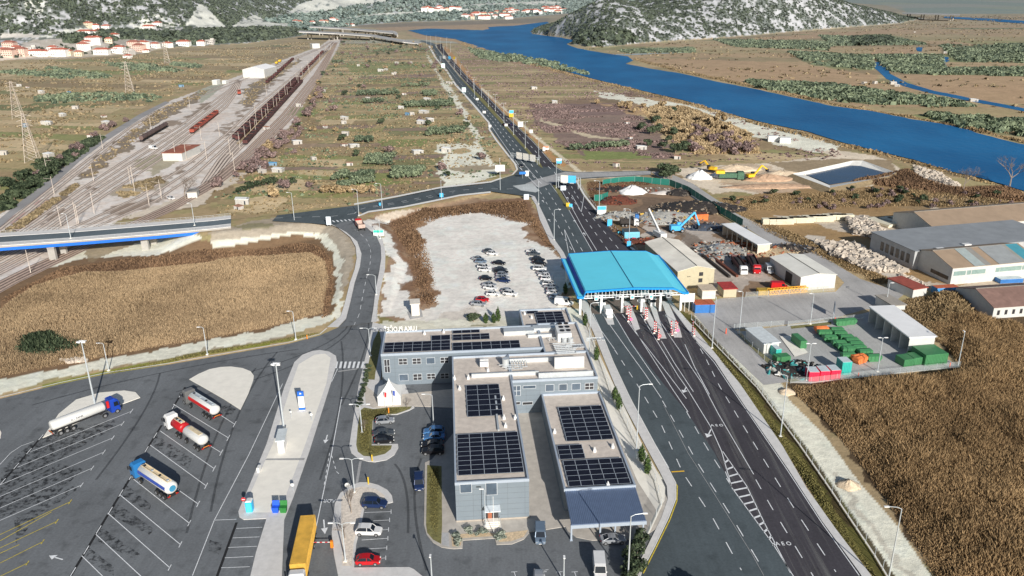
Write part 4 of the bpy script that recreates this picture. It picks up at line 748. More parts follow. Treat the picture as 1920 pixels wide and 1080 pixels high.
PG = 'cars parked around the customs house'
car('hatch', 'silver', 722, 793, 10, -.8, 'silver hatchback nearest the white tent beside the lawn', PG); car('sedan', 'grey', 720, 817, 10, -1, 'dark grey sedan sharing a shadow with a black hatchback', PG); car('hatch', 'black', 721, 829.5, 10, -1, 'black hatchback nearest the rounded lawn end', PG)
car('suv', 'blue', 814, 814, -10, .3, 'light blue off-roader in the building\'s shadow', PG); car('sedan', 'blue', 814, 824, -10, .3, 'pale blue sedan next to the light blue off-roader in the shadow', PG); car('sedan', 'black', 811, 838, -10, .3, 'black sedan third in the shaded row by the customs house', PG); car('suv', 'black', 812, 850, -10, .2, 'black off-roader at the near end of the shaded row', PG)
car('minivan', 'navy', 786, 910, .3, 10, 'dark blue people carrier standing at the lawn kerb pointing towards the viewer'); car('suv', 'navy', 703, 950, 10, .3, 'navy off-roader parked beside the gravel island', PG); car('suv', 'white', 692, 1001, 10, .3, 'white crossover parked beside the bare shrub', PG); car('hatch', 'red', 691, 1056, 10, -.3, 'red hatchback in the nearest bay on the left', PG)
car('minivan', 'steel', 1013, 1008, .2, 10, 'blue grey van waiting in front of the customs house corner'); car('coupe', 'silver', 1149, 1016, 10, -.5, 'silver coupe under the edge of the blue canopy'); car('van', 'white', 1124, 1074, 1, 10, 'white box van cut off by the lower edge near the canopy')
car('hatch', 'silver', 1010, 1092, .3, 10, 'silver hatchback cut off by the lower edge in front of the entrance'); car('van', 'white', 1140, 592, 4, 7, 'small white van coming out of the toll lane'); car('sedan', 'silver', 1351, 386, 10, 6, 'silver sedan driving along the green fence')
car('sedan', 'black', 945, 235, -6, -7, 'black sedan on the motorway beside a lamp post'); car('sedan', 'navy', 958, 235, -6, -7, 'dark blue sedan following on the motorway\'s right side'); car('sedan', 'black', 977, 313, 6, 8, 'black sedan on the slip road under the gantry'); car('hatch', 'white', 321, 374, 10, 2, 'white hatchback on the gravel beside the signal hut'); car('hatch', 'navy', 124, 301, -10, -4, 'dark blue hatchback parked at the roadside by the railway'); car('sedan', 'silver', 865, 118, -3, -8, 'pale sedan far up the motorway')
car('van', 'white', 288, 280, 10, 1, 'white pickup beside the rust roofed shed')

# ---- lorries
def cab(root, x0, m, h=3.0, w=2.45, ln=2.1, z0=.55, name='cab', top=True):
    rings = [[(x0, -w/2, z0), (x0, w/2, z0), (x0, w/2, z0+h-.35), (x0, w/2-.2, z0+h-.1), (x0, -w/2+.2, z0+h-.1), (x0, -w/2, z0+h-.35)],
             [(x0+ln*.55, -w/2, z0), (x0+ln*.55, w/2, z0), (x0+ln*.55, w/2, z0+h-.3), (x0+ln*.55, w/2-.25, z0+h), (x0+ln*.55, -w/2+.25, z0+h), (x0+ln*.55, -w/2, z0+h-.3)],
             [(x0+ln*.92, -w/2+.05, z0), (x0+ln*.92, w/2-.05, z0), (x0+ln*.86, w/2-.08, z0+h-.75), (x0+ln*.8, w/2-.3, z0+h-.35), (x0+ln*.8, -w/2+.3, z0+h-.35), (x0+ln*.86, -w/2+.08, z0+h-.75)],
             [(x0+ln, -w/2+.2, z0), (x0+ln, w/2-.2, z0), (x0+ln-.03, w/2-.2, z0+1.3), (x0+ln-.04, w/2-.35, z0+1.35), (x0+ln-.04, -w/2+.35, z0+1.35), (x0+ln-.03, -w/2+.2, z0+1.3)]]
    c = MB().loft(rings).build(name, m, root, local=True)
    MB().quad((x0+ln*.985, -w/2+.25, z0+1.3), (x0+ln*.985, w/2-.25, z0+1.3), (x0+ln*.86, w/2-.3, z0+h-.72), (x0+ln*.86, -w/2+.3, z0+h-.72)).build('windscreen', GLASS, c, local=True).location = (.06, 0, .04)
    for s in (-1, 1):
        MB().quad((x0+ln*.35, s*(w/2+.012), z0+1.3), (x0+ln*.85, s*(w/2+.0), z0+1.3), (x0+ln*.76, s*(w/2+.005), z0+h-.75), (x0+ln*.35, s*(w/2+.012), z0+h-.75)).build('side_window', GLASS, c, local=True).location = (0, s*.02, 0)
        MB().box(x0+ln*.92, s*(w/2+.16), z0+1.7, .12, .25, .7).build('mirror', DARKM, c, local=True); MB().box(x0+ln+.0, s*(w/2-.45), z0+.18, .1, .4, .2).build('headlight', LAMPW, c, local=True)
    return c
def ell(x, a, b, cz, n=20): return [(x, a*cos(2*pi*i/n), cz+b*sin(2*pi*i/n)) for i in range(n)]
def make_tanker(name, cabm, tankm, x0, x1, Ln=14, stripe=None, cz=2.35, a=1.22, b=1.05, axles=3, cabx=None, walk=True, wm_=None):
    root = empty(name, (0, 0, 0)); h = Ln/2
    tk = MB().loft([ell(x0, a*.55, b*.55, cz), ell(x0+.12, a*.85, b*.85, cz), ell(x0+.35, a, b, cz), ell(x1-.35, a, b, cz), ell(x1-.12, a*.85, b*.85, cz), ell(x1, a*.55, b*.55, cz)]).build('tank', tankm, root, smooth=True, local=True)
    if stripe:
        n = 20; sm, z0_, z1_ = stripe
        for s in (-1, 1):
            mb = MB(); A = []; B = []
            aa = [math.asin(max(-1, min(1, q))) for q in (z0_, z1_)]
            for ang_ in np.linspace(aa[0], aa[1], 5): A.append((x0+.4, s*(a+.012)*cos(ang_), cz+(b+.012)*sin(ang_))); B.append((x1-.4, s*(a+.012)*cos(ang_), cz+(b+.012)*sin(ang_)))
            mb.add(A+B, [(i, i+1, 6+i-0, 5+i) if 0 else (i, i+1, 5+i+1, 5+i) for i in range(4)]); mb.build('side_stripe', sm, tk, local=True)
    if walk:
        wk = MB()
        for s in (-1, 1): wk.box((x0+x1)/2, s*.42, cz+b+.1, x1-x0-1.2, .04, .18)
        wk.box((x0+x1)/2, 0, cz+b-.02, x1-x0-1.2, .84, .05)
        wk.build('walkway', wm_ or STEEL, tk, local=True)
        for k in range(4): MB().cyl((x0+1.2+k*(x1-x0-2.4)/3, 0, cz+b), (x0+1.2+k*(x1-x0-2.4)/3, 0, cz+b+.14), .27, n=10).build('hatch', DARKM if k % 2 else STEEL, tk, local=True)
    MB().box((x0+x1)/2, 0, 1.12, x1-x0, 1.0, .22).box(-h+.15, 0, .85, .15, 2.3, .25).build('chassis', DARKM, root, local=True)
    [MB().box(-h+.06, s*.8, .95, .1, .5, .2).build('tail_light', LAMPR, root, local=True) for s in (-1, 1)]; MB().box(-h+.05, 0, 1.15, .06, 1.3, .14).build('warning_plate', mat('orange_plate', (.8, .25, .04, 1), .5), root, local=True)
    return root, h
def lorry_at(root, rear, front, label, z=0):
    a = W(*rear, z); b = W(*front, z); c = (a+b)/2; rz = atan2(b.y-a.y, b.x-a.x); root.location = (c.x, c.y, z+.06); root.rotation_euler = (0, 0, rz); return tag(root, label, 'lorry')
TANKW = mat('tank_white', (.78, .78, .76, 1), .35, .1, var=.05, scale=.5); TANKR = mat('tank_red', (.5, .015, .02, 1), .4, var=.08); CBLUE = paintm('cab_blue', (.015, .06, .42, 1), 0); CSKY = paintm('cab_sky', (.03, .2, .5, 1), 0); CGRY = paintm('cab_grey', (.2, .2, .2, 1), .2); CWHT = CP['white']
BLU = mat('stripe_blue', (.05, .1, .45, 1), .4); REDS = mat('stripe_red', (.6, .02, .02, 1), .4)
r1, h = make_tanker('tanker_lorry', CBLUE, TANKW, -7.2, 4.0, 14.8, walk=False); cab(r1, 4.9, CBLUE, 3.1); MB().box(4.55, -.7, 2.6, .5, .25, 1.6).build('air_duct', mat('duct_red', (.6, .02, .02, 1), .4), r1, local=True); wheels(r1, (-5.9, -4.6, -3.3, 3.4, 6.1), .5, 1.1, .35)
me = text_mesh('X - TANK', .6, .01); me.materials.append(mat('lettering_grey', (.1, .1, .12, 1), .6)); o = bpy.data.objects.new('lettering', me); col.objects.link(o); o.parent = r1; o.location = (-2.2, -1.245, 2.3); o.rotation_euler = (pi/2, 0, 0)
lorry_at(r1, (98, 818), (226, 768), 'white fuel tanker with dark blue cab beside the lens shaped island')
r2, h = make_tanker('tanker_lorry', CGRY, TANKW, -6.6, 3.6, 13.6, (REDS, -.25, .5)); cab(r2, 4.5, CGRY, 3.0); wheels(r2, (-5.4, -4.1, -2.8, 2.9, 5.6), .5, 1.1, .35); lorry_at(r2, (417, 794), (343, 747), 'white tanker with red side stripe and grey cab beside the half round island')
r3, h = make_tanker('tanker_lorry', CWHT, TANKR, .4, 4.6, 15.6, cz=2.3, wm_=mat('walkway_tan', S(196, 180, 150), .8)); cab(r3, 5.6, CWHT, 3.1); wheels(r3, (1.0, 2.3, 6.7), .5, 1.1, .35)
tr = MB().loft([ell(-7.3, .7, .6, 2.3), ell(-7.1, 1.05, .9, 2.3), ell(-6.8, 1.22, 1.05, 2.3), ell(-.9, 1.22, 1.05, 2.3), ell(-.6, 1.05, .9, 2.3), ell(-.5, .7, .6, 2.3)]).build('trailer_tank', TANKW, r3, smooth=True, local=True)
MB().box(-3.9, 0, 3.38, 4.6, .9, .08).build('walkway', mat('walkway_tan', S(196, 180, 150), .8), tr, local=True); wheels(r3, (-6.4, -5.1, -1.6), .5, 1.1, .35); lorry_at(r3, (396, 852), (311, 795), 'red tank lorry with white cab pulling a white tank trailer')
r4, h = make_tanker('tanker_lorry', CSKY, TANKW, -7, 3.4, 13.8, (BLU, -.1, .45), a=1.25, b=1.2, cz=2.45, wm_=mat('walkway_tan', S(196, 180, 150), .8)); cab(r4, 4.4, CSKY, 3.0)
MB().cyl((-7.02, 0, 2.45), (-7.08, 0, 2.45), .62, n=24).cyl((-7.08, 0, 2.45), (-7.1, 0, 2.45), .62, n=24).build('round_emblem', mat('emblem_blue', (.06, .3, .5, 1), .4), r4, local=True); wheels(r4, (-5.6, -4.3, -3.0, 2.8, 5.5), .5, 1.1, .35)
lorry_at(r4, (331, 940), (250, 886), 'white tanker with blue stripes and bright blue cab, nearest of the tankers')
r5 = empty('container_lorry'); YEL = mat('container_yellow', S(200, 160, 70, .8), .55, var=.18, scale=.7, wave=None)
cy = MB(); cy.box(-1.3, 0, 2.6, 12.4, 2.44, 2.6); cc = cy.build('container', YEL, r5, local=True)
rb = MB()
for k in range(46): rb.box(-7.4+k*.27, 0, 3.91, .1, 2.3, .04); rb.box(-7.4+k*.27, 1.235, 2.6, .1, .04, 2.4); rb.box(-7.4+k*.27, -1.235, 2.6, .1, .04, 2.4)
rb.build('corrugation', YEL, cc, local=True); cab(r5, 5.6, CWHT, 3.0); MB().box(-1.3, 0, 1.15, 12.8, 1.0, .25).build('chassis', DARKM, r5, local=True); wheels(r5, (-6.2, -4.9, -3.6, 3.6, 6.6), .5, 1.1, .35)
lorry_at(r5, (583, 994), (556, 1128), 'lorry carrying a long yellow container with a white cab at the barrier')
def make_dump(name, cabm, bedm, Ln=8.5, load=None):
    r = empty(name); h = Ln/2; b = MB(); b.box(-1.1, 0, 1.35, Ln-2.6, 2.4, .12)
    for s in (-1, 1): b.box(-1.1, s*1.2, 2.0, Ln-2.6, .1, 1.3)
    b.box(-h+.2, 0, 2.0, .1, 2.4, 1.3); b.box(h-2.45, 0, 2.0, .1, 2.4, 1.3); b.build('bed', bedm, r, local=True)
    if load: MB().loft([[(-h+.4, -1.1, 1.5), (-h+.4, 1.1, 1.5), (-h+.6, .5, 2.2), (-h+.6, -.5, 2.2)], [(-1, -1.1, 1.5), (-1, 1.1, 1.5), (-1, .5, 2.9), (-1, -.5, 2.9)], [(h-2.7, -1.1, 1.5), (h-2.7, 1.1, 1.5), (h-2.8, .5, 2.3), (h-2.8, -.5, 2.3)]]).build('load', load, r, local=True)
    cab(r, h-2.1, cabm, 2.5); MB().box(-.4, 0, 1.05, Ln-1, 1, .25).build('chassis', DARKM, r, local=True); wheels(r, (-h+1.2, -h+2.5, h-1.1), .5, 1.1, .35); return r
lorry_at(make_dump('dump_lorry', CP['red'], mat('bed_grey', S(170, 150, 140), .8, var=.2), 9, None), (683, 440), (668, 418), 'open tipper lorry with a red cab on the curved access road', 2.9)

# ================================================================== customs house
BH = 8.2; fa = radians(4.3); fo = W(853, 905, BH); FB = Frame((fo.x, fo.y), fa)
CLAD = mat('grey_cladding', S(158, 172, 184, .46), .55, .1, var=.05, scale=.3); PARA = mat('parapet_cap', S(150, 160, 172), .5, .1, var=.05); ROOFG = mat('roof_gravel', S(184, 174, 164), .95, var=.14, scale=.8, bump=.2); PLIN = mat('plinth_concrete', S(150, 142, 132), .9)
PV_ = mat('solar_glass', (.012, .014, .024, 1), .25, var=.25, scale=.6, spec=.35); FRM = mat('aluminium_rail', S(160, 168, 178), .5, .3, var=.05); WIN = mat('window_glass', (.10, .135, .18, 1), .15, var=.3, scale=.25, spec=.8); WIND = mat('window_dark', (.05, .05, .055, 1), .2, var=.4, scale=.5, spec=.7); WFR = mat('window_frame', S(180, 184, 188), .5)
ch = empty('customs_house', (fo.x, fo.y, 0)); tag(ch, 'large grey metal clad office block with several wings and solar roofs', 'building')
def wing(u0, u1, v0, v1, h, name='wall'):
    mb = MB(); FB.box(mb, u0, u1, v0, v1, 0, h-.55); w_ = mb.build(name, CLAD, ch)
    mb = MB(); FB.box(mb, u0+.3, u1-.3, v0+.3, v1-.3, h-.55, h-.45); mb.build('roof', ROOFG, ch)
    mb = MB()
    for a in ((u0-.04, u1+.04, v0-.04, v0+.3), (u0-.04, u1+.04, v1-.3, v1+.04), (u0-.04, u0+.3, v0+.3, v1-.3), (u1-.3, u1+.04, v0+.3, v1-.3)): FB.box(mb, *a, h-.56, h)
    mb.build('parapet', PARA, ch)
    jm = MB()
    for z in np.arange(1.1, h-.8, 1.1): FB.box(jm, u0-.015, u1+.015, v0-.012, v0+.02, z, z+.035); FB.box(jm, u0-.015, u0+.01, v0, v1, z, z+.035)
    for u in np.arange(u0+3, u1-.5, 3): FB.box(jm, u, u+.035, v0-.012, v0+.02, .3, h-.6)
    jm.build('panel_joint', mat('joint_grey', S(130, 138, 144, .44), .7), w_); return w_
uB1 = FB.uv(990, 886, BH)[0]; vBk = FB.uv(854, 668, BH)[1]; uA0 = FB.uv(714, 664, BH)[0]; vA0 = FB.uv(714, 664, BH)[1]; vA1 = FB.uv(722, 621, BH)[1]; uM1, vM0 = FB.uv(1121, 706, BH)
wing(0, uB1, 0, vBk, BH); wing(uB1, uM1, vM0, vBk, BH); wing(uA0, uM1-10, vA0, vA1, BH); wing(uM1-10, uM1, vBk, vA1+1, BH)
CH_ = 4.7; uC0, vC0 = FB.uv(1058, 917, CH_); uC1 = FB.uv(1192, 909, CH_)[0]; wing(uC0, uC1, vC0, vM0, CH_)
uS0, vS0 = FB.uv(979, 606, 5); uS1, vS1 = FB.uv(1062, 578, 5); wing(uS0, uS1, vA1+1, vS1, 5.2)
# windows on the fronts
def win(v0, x0, y0, x1, y1, m=WIN, mull=True):
    a = FB.wallz(x0, y1, v0); b = FB.wallz(x1, y0, v0); u0, u1, z0, z1 = a[0], b[0], a[1], b[1]
    mb = MB(); FB.box(mb, u0-.08, u1+.08, v0-.06, v0+.05, z0-.08, z1+.08); f = mb.build('window', WFR, ch)
    mb = MB(); FB.box(mb, u0, u1, v0-.08, v0+.02, z0, z1); mb.build('pane', m, f)
    if mull:
        mb = MB(); FB.box(mb, (u0+u1)/2-.05, (u0+u1)/2+.05, v0-.11, v0, z0, z1); FB.box(mb, u0, u1, v0-.11, v0, (z0+z1)/2-.05, (z0+z1)/2+.05); mb.build('glazing_bar', WFR, f)
Z6 = lambda x, y: (680+x/6, 560+y/6)
for x0, y0, x1, y1, m, q in [(252, 685, 298, 828, WIND, 1), (410, 674, 496, 740, WIND, 1), (564, 670, 652, 734, WIND, 1), (720, 664, 808, 732, WIN, 0), (878, 660, 962, 722, WIND, 1), (416, 850, 508, 922, WIN, 0), (574, 846, 662, 914, WIND, 1), (728, 842, 812, 902, WIND, 1), (880, 838, 966, 896, WIND, 1)]:
    win(vA0, *Z6(x0, y0), *Z6(x1, y1), m, q)
for x0, y0, x1, y1, q in [(1460, 165, 1582, 262, 0), (1750, 150, 1868, 286, 0)]: win(0, 620+x0/6, 880+y0/6, 620+x1/6, 880+y1/6, WIN, q)
for x0, y0, x1, y1, m, q in [(125, 135, 265, 170, WIN, 0), (380, 125, 470, 200, WIN, 0), (530, 120, 618, 192, WIN, 0), (674, 112, 768, 186, WIN, 0), (822, 108, 918, 180, WIND, 1), (10, 140, 92, 250, WIN, 1), (20, 320, 90, 350, WIND, 0), (120, 320, 230, 352, WIND, 0)]: win(vM0, 960+x0/6, 700+y0/6, 960+x1/6, 700+y1/6, m, q)
# entrance: door, porch roof, steps
a = FB.wallz(911.5, 968, 0); b = FB.wallz(934, 938, 0)
mb = MB(); FB.box(mb, a[0], b[0], -.08, .1, .2, 3.0); dr = mb.build('door', WIND, ch); mb = MB(); FB.box(mb, a[0]+.3, a[0]+1.0, -.1, 0, .4, 2.6); mb.build('door_leaf', mat('wood_brown', S(140, 84, 60), .6), dr)
mb = MB(); FB.box(mb, a[0]-.3, b[0]+.3, -1.9, -.05, 3.05, 3.2); mb.build('porch_roof', mat('porch_white', S(200, 206, 210), .4), ch)
mb = MB()
for k in range(4): FB.box(mb, a[0]-.1, b[0]+.2, -1.2-.4*k, -.1, .1, .55-.12*k)
mb.build('steps', PALE, ch); mb = MB()
for u in (a[0]-.2, b[0]+.25): FB.box(mb, u, u+.05, -2.6, -.1, .9, .96); FB.box(mb, u, u+.05, -2.6, -2.55, .1, .95)
mb.build('handrail', STEEL, ch)
mb = MB(); FB.box(mb, -.05, uB1+.05, -.05, .2, 0, .4); mb.build('plinth', PLIN, ch)
# canopy on posts
cz0 = 3.75; fc = [FB.uv(1070, 985, 3.6), FB.uv(1210, 973, 3.6)]; uc0, uc1 = fc[0][0]+.1, fc[1][0]; vcf = fc[0][1]
mb = MB(); p = [FB.w(uC0+.1, vC0-.02, 4.25), FB.w(uC1-.05, vC0-.02, 4.25), FB.w(uc1, vcf, 3.7), FB.w(uc0, vcf, 3.7)]; mb.prism([(q.x, q.y) for q in p], [q.z-.12 for q in (p if 0 else p)], [q.z for q in p]) if 0 else mb.add([tuple(q) for q in p]+[(q.x, q.y, q.z-.12) for q in p], [(0, 1, 2, 3), (7, 6, 5, 4), (0, 4, 5, 1), (1, 5, 6, 2), (2, 6, 7, 3), (3, 7, 4, 0)])
cn = mb.build('canopy', mat('canopy_blue', S(92, 106, 130), .5, .2, var=.06), ch); rb = MB()
for k in range(40):
    t = (k+.5)/40; a_ = p[0].lerp(p[1], t); b_ = p[3].lerp(p[2], t); rb.tube([a_+Vector((0, 0, .04)), b_+Vector((0, 0, .04))], .05, 4)
rb.build('corrugation', mat('canopy_rib', S(96, 114, 142), .5, .2), cn)
mb = MB(); FB.box(mb, uc0-.1, uc1+.1, vcf-.12, vcf+.05, 2.95, 3.6); mb.build('fascia', PARA, ch)
for x, y in ((1071, 1013), (1125, 1004), (1153, 1000), (1205, 1001)):
    q = W(x, y); MB().box(q.x, q.y, 1.6, .28, .28, 3.2, fa).box(q.x, q.y, .05, .5, .5, .12, fa).build('post', PARA, ch)
# solar arrays
def pv(u0, u1, v0, v1, rows, cols, z):
    dv = (v1-v0)/rows; mb = MB(); fr = MB()
    for r in range(rows):
        va, vb = v0+r*dv+.12, v0+(r+1)*dv-.34
        q = [FB.w(u0, va, z+.22), FB.w(u1, va, z+.22), FB.w(u1, vb, z+.5), FB.w(u0, vb, z+.5)]; mb.add([tuple(a) for a in q]+[(a.x, a.y, a.z-.05) for a in q], [(0, 1, 2, 3), (7, 6, 5, 4), (0, 4, 5, 1), (1, 5, 6, 2), (2, 6, 7, 3), (3, 7, 4, 0)])
        for c in range(cols+1):
            u = u0+(u1-u0)*c/cols; w = [FB.w(u-.04, va-.02, z+.25), FB.w(u+.04, va-.02, z+.25), FB.w(u+.04, vb, z+.54), FB.w(u-.04, vb, z+.54)]; fr.quad(*w)
        for s, zz in ((va-.05, z+.23), (vb-.02, z+.53)): fr.quad(FB.w(u0, s, zz), FB.w(u1, s, zz), FB.w(u1, s+.09, zz+.01), FB.w(u0, s+.09, zz+.01))
        for c in range(cols+1): u = u0+(u1-u0)*c/cols; FB.box(fr, u-.03, u+.03, vb+.05, va+dv-.1, z+.1, z+.16)
    o = mb.build('solar_array', PV_, ch); fr.build('frame', FRM, o)
def pvq(px0, py0, px1, py1, rows, cols, h):      # near left and far right corner in the picture
    a = FB.uv(px0, py0, h); b = FB.uv(px1, py1, h); pv(a[0], b[0], a[1], b[1], rows, cols, h-.45)
pvq(719, 660, 844, 637, 3, 7, BH); pvq(809, 637, 844, 627, 1, 2, BH); pvq(849, 656, 973, 637, 2, 7, BH); pvq(849, 637, 917, 624, 2, 4, BH); pvq(849, 624, 899, 617, 1, 3, BH)
pvq(877, 780, 935, 719, 6, 3, BH); pvq(859, 890, 970, 808, 9, 5, BH)
pvq(1063, 826, 1127, 759, 8, 4, CH_); pvq(1067, 911, 1165, 857, 5, 5, CH_); pvq(1050, 860, 1090, 832, 3, 2, CH_)
pvq(1008, 605, 1053, 583, 4, 3, 5.2); pvq(988, 587, 1008, 582, 1, 1, 5.2)
# roof plant
DUCT = mat('duct_silver', S(186, 190, 192), .45, .4, var=.1, scale=1.5)
def rbox(px0, py0, px1, py1, h, dz, name, m, base=BH-.45):     # roof box from its near left and far right top corners
    a = FB.uv(px0, py0, base+dz); b = FB.uv(px1, py1, base+dz); mb = MB(); FB.box(mb, a[0], b[0], a[1], b[1], base, base+dz); return mb.build(name, m, ch)
rbox(1040, 671, 1095, 667, 0, 2.6, 'plant_housing', WHITEP); ac = rbox(1046, 626, 1066, 609, 0, 2.2, 'chiller', WHITEP)
c = FB.uv(1048, 623, BH+1.75)
for i in range(3):
    for j in range(2):
        q = FB.w(c[0]+.9+j*1.5, c[1]+.9+i*2.1, BH+1.76); MB().cyl((q.x, q.y, q.z), (q.x, q.y, q.z+.12), .6, n=14).build('fan', DARKM, ac)
rbox(884, 700, 1010, 696, 0, .9, 'duct', DUCT); rbox(1010, 700, 1112, 694, 0, 1.3, 'duct', DUCT); rbox(955, 672, 1036, 670, 0, 1.0, 'duct', DUCT); rbox(945, 622, 1000, 612, 0, 1.1, 'duct', DUCT); rbox(1000, 616, 1046, 608, 0, .9, 'duct', DUCT); rbox(990, 628, 1034, 624, 0, .8, 'duct', DUCT)
q = W(948, 684, BH); MB().cyl((q.x, q.y, BH-.4), (q.x, q.y, BH+1.6), .75, n=16).build('tank', DUCT, ch, smooth=False)
for px, py in ((1058, 640), (1070, 640)): q = W(px, py, BH); MB().cyl((q.x, q.y, BH-.4), (q.x, q.y, BH+.9), .6, n=14).build('tank', DUCT, ch)
pm = MB()
for k in range(7):
    a = FB.uv(1036+k*1.5, 643+k*3.2, BH+.6); pm.tube([FB.w(a[0], a[1], BH+.4), FB.w(a[0]+5.2-(k % 3)*.5, a[1], BH+.4)], .13)
    b = FB.uv(1042+k*6, 650, BH+.6); pm.tube([FB.w(b[0], b[1]-2, BH+.1), FB.w(b[0], b[1]+1.5, BH+.1)], .1)
for k in range(14):
    a = FB.uv(1030+(k*37 % 75), 634+(k*13 % 26), BH+.5); pm.tube([FB.w(a[0], a[1], BH-.3), FB.w(a[0], a[1], BH+.5), FB.w(a[0]+1.5+k % 3, a[1], BH+.5), FB.w(a[0]+1.5+k % 3, a[1]-1.5, BH+.5)], .09+.03*(k % 3))
for k in range(8): a = FB.uv(935+k*5, 680, BH+.3); pm.tube([FB.w(a[0], a[1]-1-(k % 3), BH+.2), FB.w(a[0]+2, a[1]-1-(k % 3), BH+.2), FB.w(a[0]+2, a[1]+1.2, BH+.2)], .1)
pm.build('pipework', DUCT, ch)
um = MB()
for k in range(2):
    a = FB.uv(900, 683-k*4.5, BH+.6); FB.box(um, a[0], a[0]+1.9, a[1], a[1]+.7, BH-.1, BH+1.1)
um.build('air_unit', WHITEP, ch)
for px, py, h in ((852, 708, BH), (862, 727, BH), (878, 707, BH), (915, 693, BH), (944, 746, BH), (966, 782, BH), (945, 782, BH), (948, 797, BH), (796, 624, BH), (832, 621, BH), (1040, 808, CH_), (1115, 843, CH_), (1149, 836, CH_), (984, 587, 5.2), (997, 594, 5.2), (1140, 908, CH_)):
    q = W(px, py, h); MB().box(q.x, q.y, h-.15, .55, .55, .6, fa).cyl((q.x, q.y, h+.1), (q.x, q.y, h+.6), .12, n=8).build('roof_vent', WHITEP, ch)
for px, py in ((930, 752), (933, 790)): q = W(px, py, BH); MB().box(q.x, q.y, BH-.2, .35, 6, .35, fa).build('cable_tray', DUCT, ch)
# rooftop letters, read from behind so they stand mirrored
for txt, xs, sz in (('LUKA PLOČE', (782, 726), 1.75),):
    me = text_mesh(txt, 1.0, .04); me.materials.append(WHITEP); o = bpy.data.objects.new('rooftop_letters', me); col.objects.link(o)
    a = W(xs[0], 617, BH+.6); b = W(xs[1], 619, BH+.6); wdt = max(v.co.x for v in me.vertices)-min(v.co.x for v in me.vertices); L_ = (a-b).length
    o.rotation_euler = (pi/2, 0, fa+pi); o.scale = (L_/wdt, 1.75, 1); c = (a+b)/2; o.location = (c.x, c.y, BH+.25); tag(o, 'white rooftop letters standing mirrored on the back edge of the customs house', 'sign')
    lg = MB(); q = W(722, 611, BH+1.5); lg.cyl((q.x, q.y, BH+1.1), (q.x, q.y+.1, BH+1.1), .35, n=12).cyl((q.x, q.y, BH-.3), (q.x, q.y, BH+.9), .04, n=5); tag(lg.build('rooftop_emblem', WHITEP), 'small round white emblem on a rod left of the rooftop letters', 'sign')
# tent
tt = W(731, 750); tn = empty('party_tent', (tt.x, tt.y, .13)); tag(tn, 'white peaked marquee tent beside the customs house', 'tent')
TW = mat('tent_canvas', (.82, .82, .8, 1), .7, var=.04); a = W(709, 762); wd = (W(752, 759)-a).length; u = FB.u; v = FB.v
base = [a, a+u*wd, a+u*wd+v*wd*1.0, a+v*wd*1.0]; mb = MB(); mb.prism([(q.x, q.y) for q in base], .15, 2.3); mb.build('side_wall', TW, tn)
cx = sum((q for q in base), Vector())/4; rings = []
for t in np.linspace(0, 1, 7):
    k = (1-t)**1.7 if t < 1 else 0.0; k = k*1.04+.01; rings.append([(cx.x+(q.x-cx.x)*k, cx.y+(q.y-cx.y)*k, 2.3+3.3*t) for q in base])
MB().loft(rings).build('canopy', TW, tn, smooth=False)

# ================================================================== toll plaza
FT = Frame(W(1083, 556, 6.4).xy, radians(4.2)); tl = empty('toll_canopy', (FT.o.x, FT.o.y, 0)); tag(tl, 'huge turquoise roof spanning the toll lanes', 'toll station')
uR, _ = FT.uv(1290, 549, 6.2); _, vB = FT.uv(1049, 485, 6.4); vB2 = FT.uv(1141, 471, 8.4)[1]
TQ = mat('roof_turquoise', S(90, 192, 252), .75, .0, var=.04, scale=.15); TQE = mat('edge_turquoise', S(20, 150, 230, .7), .5); WSTEEL = mat('white_steelwork', S(206, 208, 208), .5, var=.1)
prof = [(0, 6.3), (1.7, 6.2), (2.2, 7.9), (uR/2, 8.4), (uR-4.2, 7.9), (uR-1.4, 6.5), (uR, 6.3)]
def pext(pr, v0, v1, th):
    mb = MB(); A = [FT.w(u, v0, z) for u, z in pr]+[FT.w(u, v0, z-th) for u, z in pr[::-1]]; B = [FT.w(u, v1, z) for u, z in pr]+[FT.w(u, v1, z-th) for u, z in pr[::-1]]
    return mb.loft([A, B])
pext(prof, 0, vB, .25).build('roof', TQ, tl)
sl = MB(); q = [FT.w(1.55, .9, 6.32), FT.w(1.55, vB-.6, 6.32), FT.w(2.3, vB-.6, 8.0), FT.w(2.3, .9, 8.0)]; sl.quad(*q); sl.build('shaded_gutter_wall', mat('gutter_shade_navy', S(14, 50, 150), .6), tl)  # slope facing away from the sun, its shade painted as navy
rd = MB(); rd.tube([FT.w(uR/2, .1, 8.46), FT.w(uR/2, vB-.2, 8.46)], .12); rd.build('ridge_joint', mat('joint_blue', S(20, 84, 120), .6), tl)
pext([(u, z+.05) for u, z in prof], -.25, .25, .55).build('fascia', TQE, tl); pext([(u, z+.05) for u, z in prof], vB-.2, vB+.2, .5).build('fascia', TQE, tl)
for u0, u1 in ((-.15, .2), (uR-.2, uR+.15)):
    mb = MB(); FT.box(mb, u0, u1, -.2, vB+.15, 5.9, 6.5); mb.build('edge_beam', TQE, tl)
ts = MB()
for v in (.8, vB-1):
    FT.box(ts, 1, uR-1, v-.12, v+.12, 5.35, 5.6); FT.box(ts, 1, uR-1, v-.12, v+.12, 6.05, 6.2)
    for k in range(30): u = 1+k*(uR-2)/29; FT.box(ts, u-.05, u+.05, v-.05, v+.05, 5.5, 7.3 if 3 < u < uR-5 else 6.1)
for k in range(7): FT.box(ts, 1+k*(uR-2)/6-.15, 1+k*(uR-2)/6+.15, .8, vB-1, 5.4, 5.8)
ts.build('truss', WSTEEL, tl)
isl = [(1096, 590), (1128, 577), (1178, 574), (1210, 572), (1240, 566), (1272, 566)]
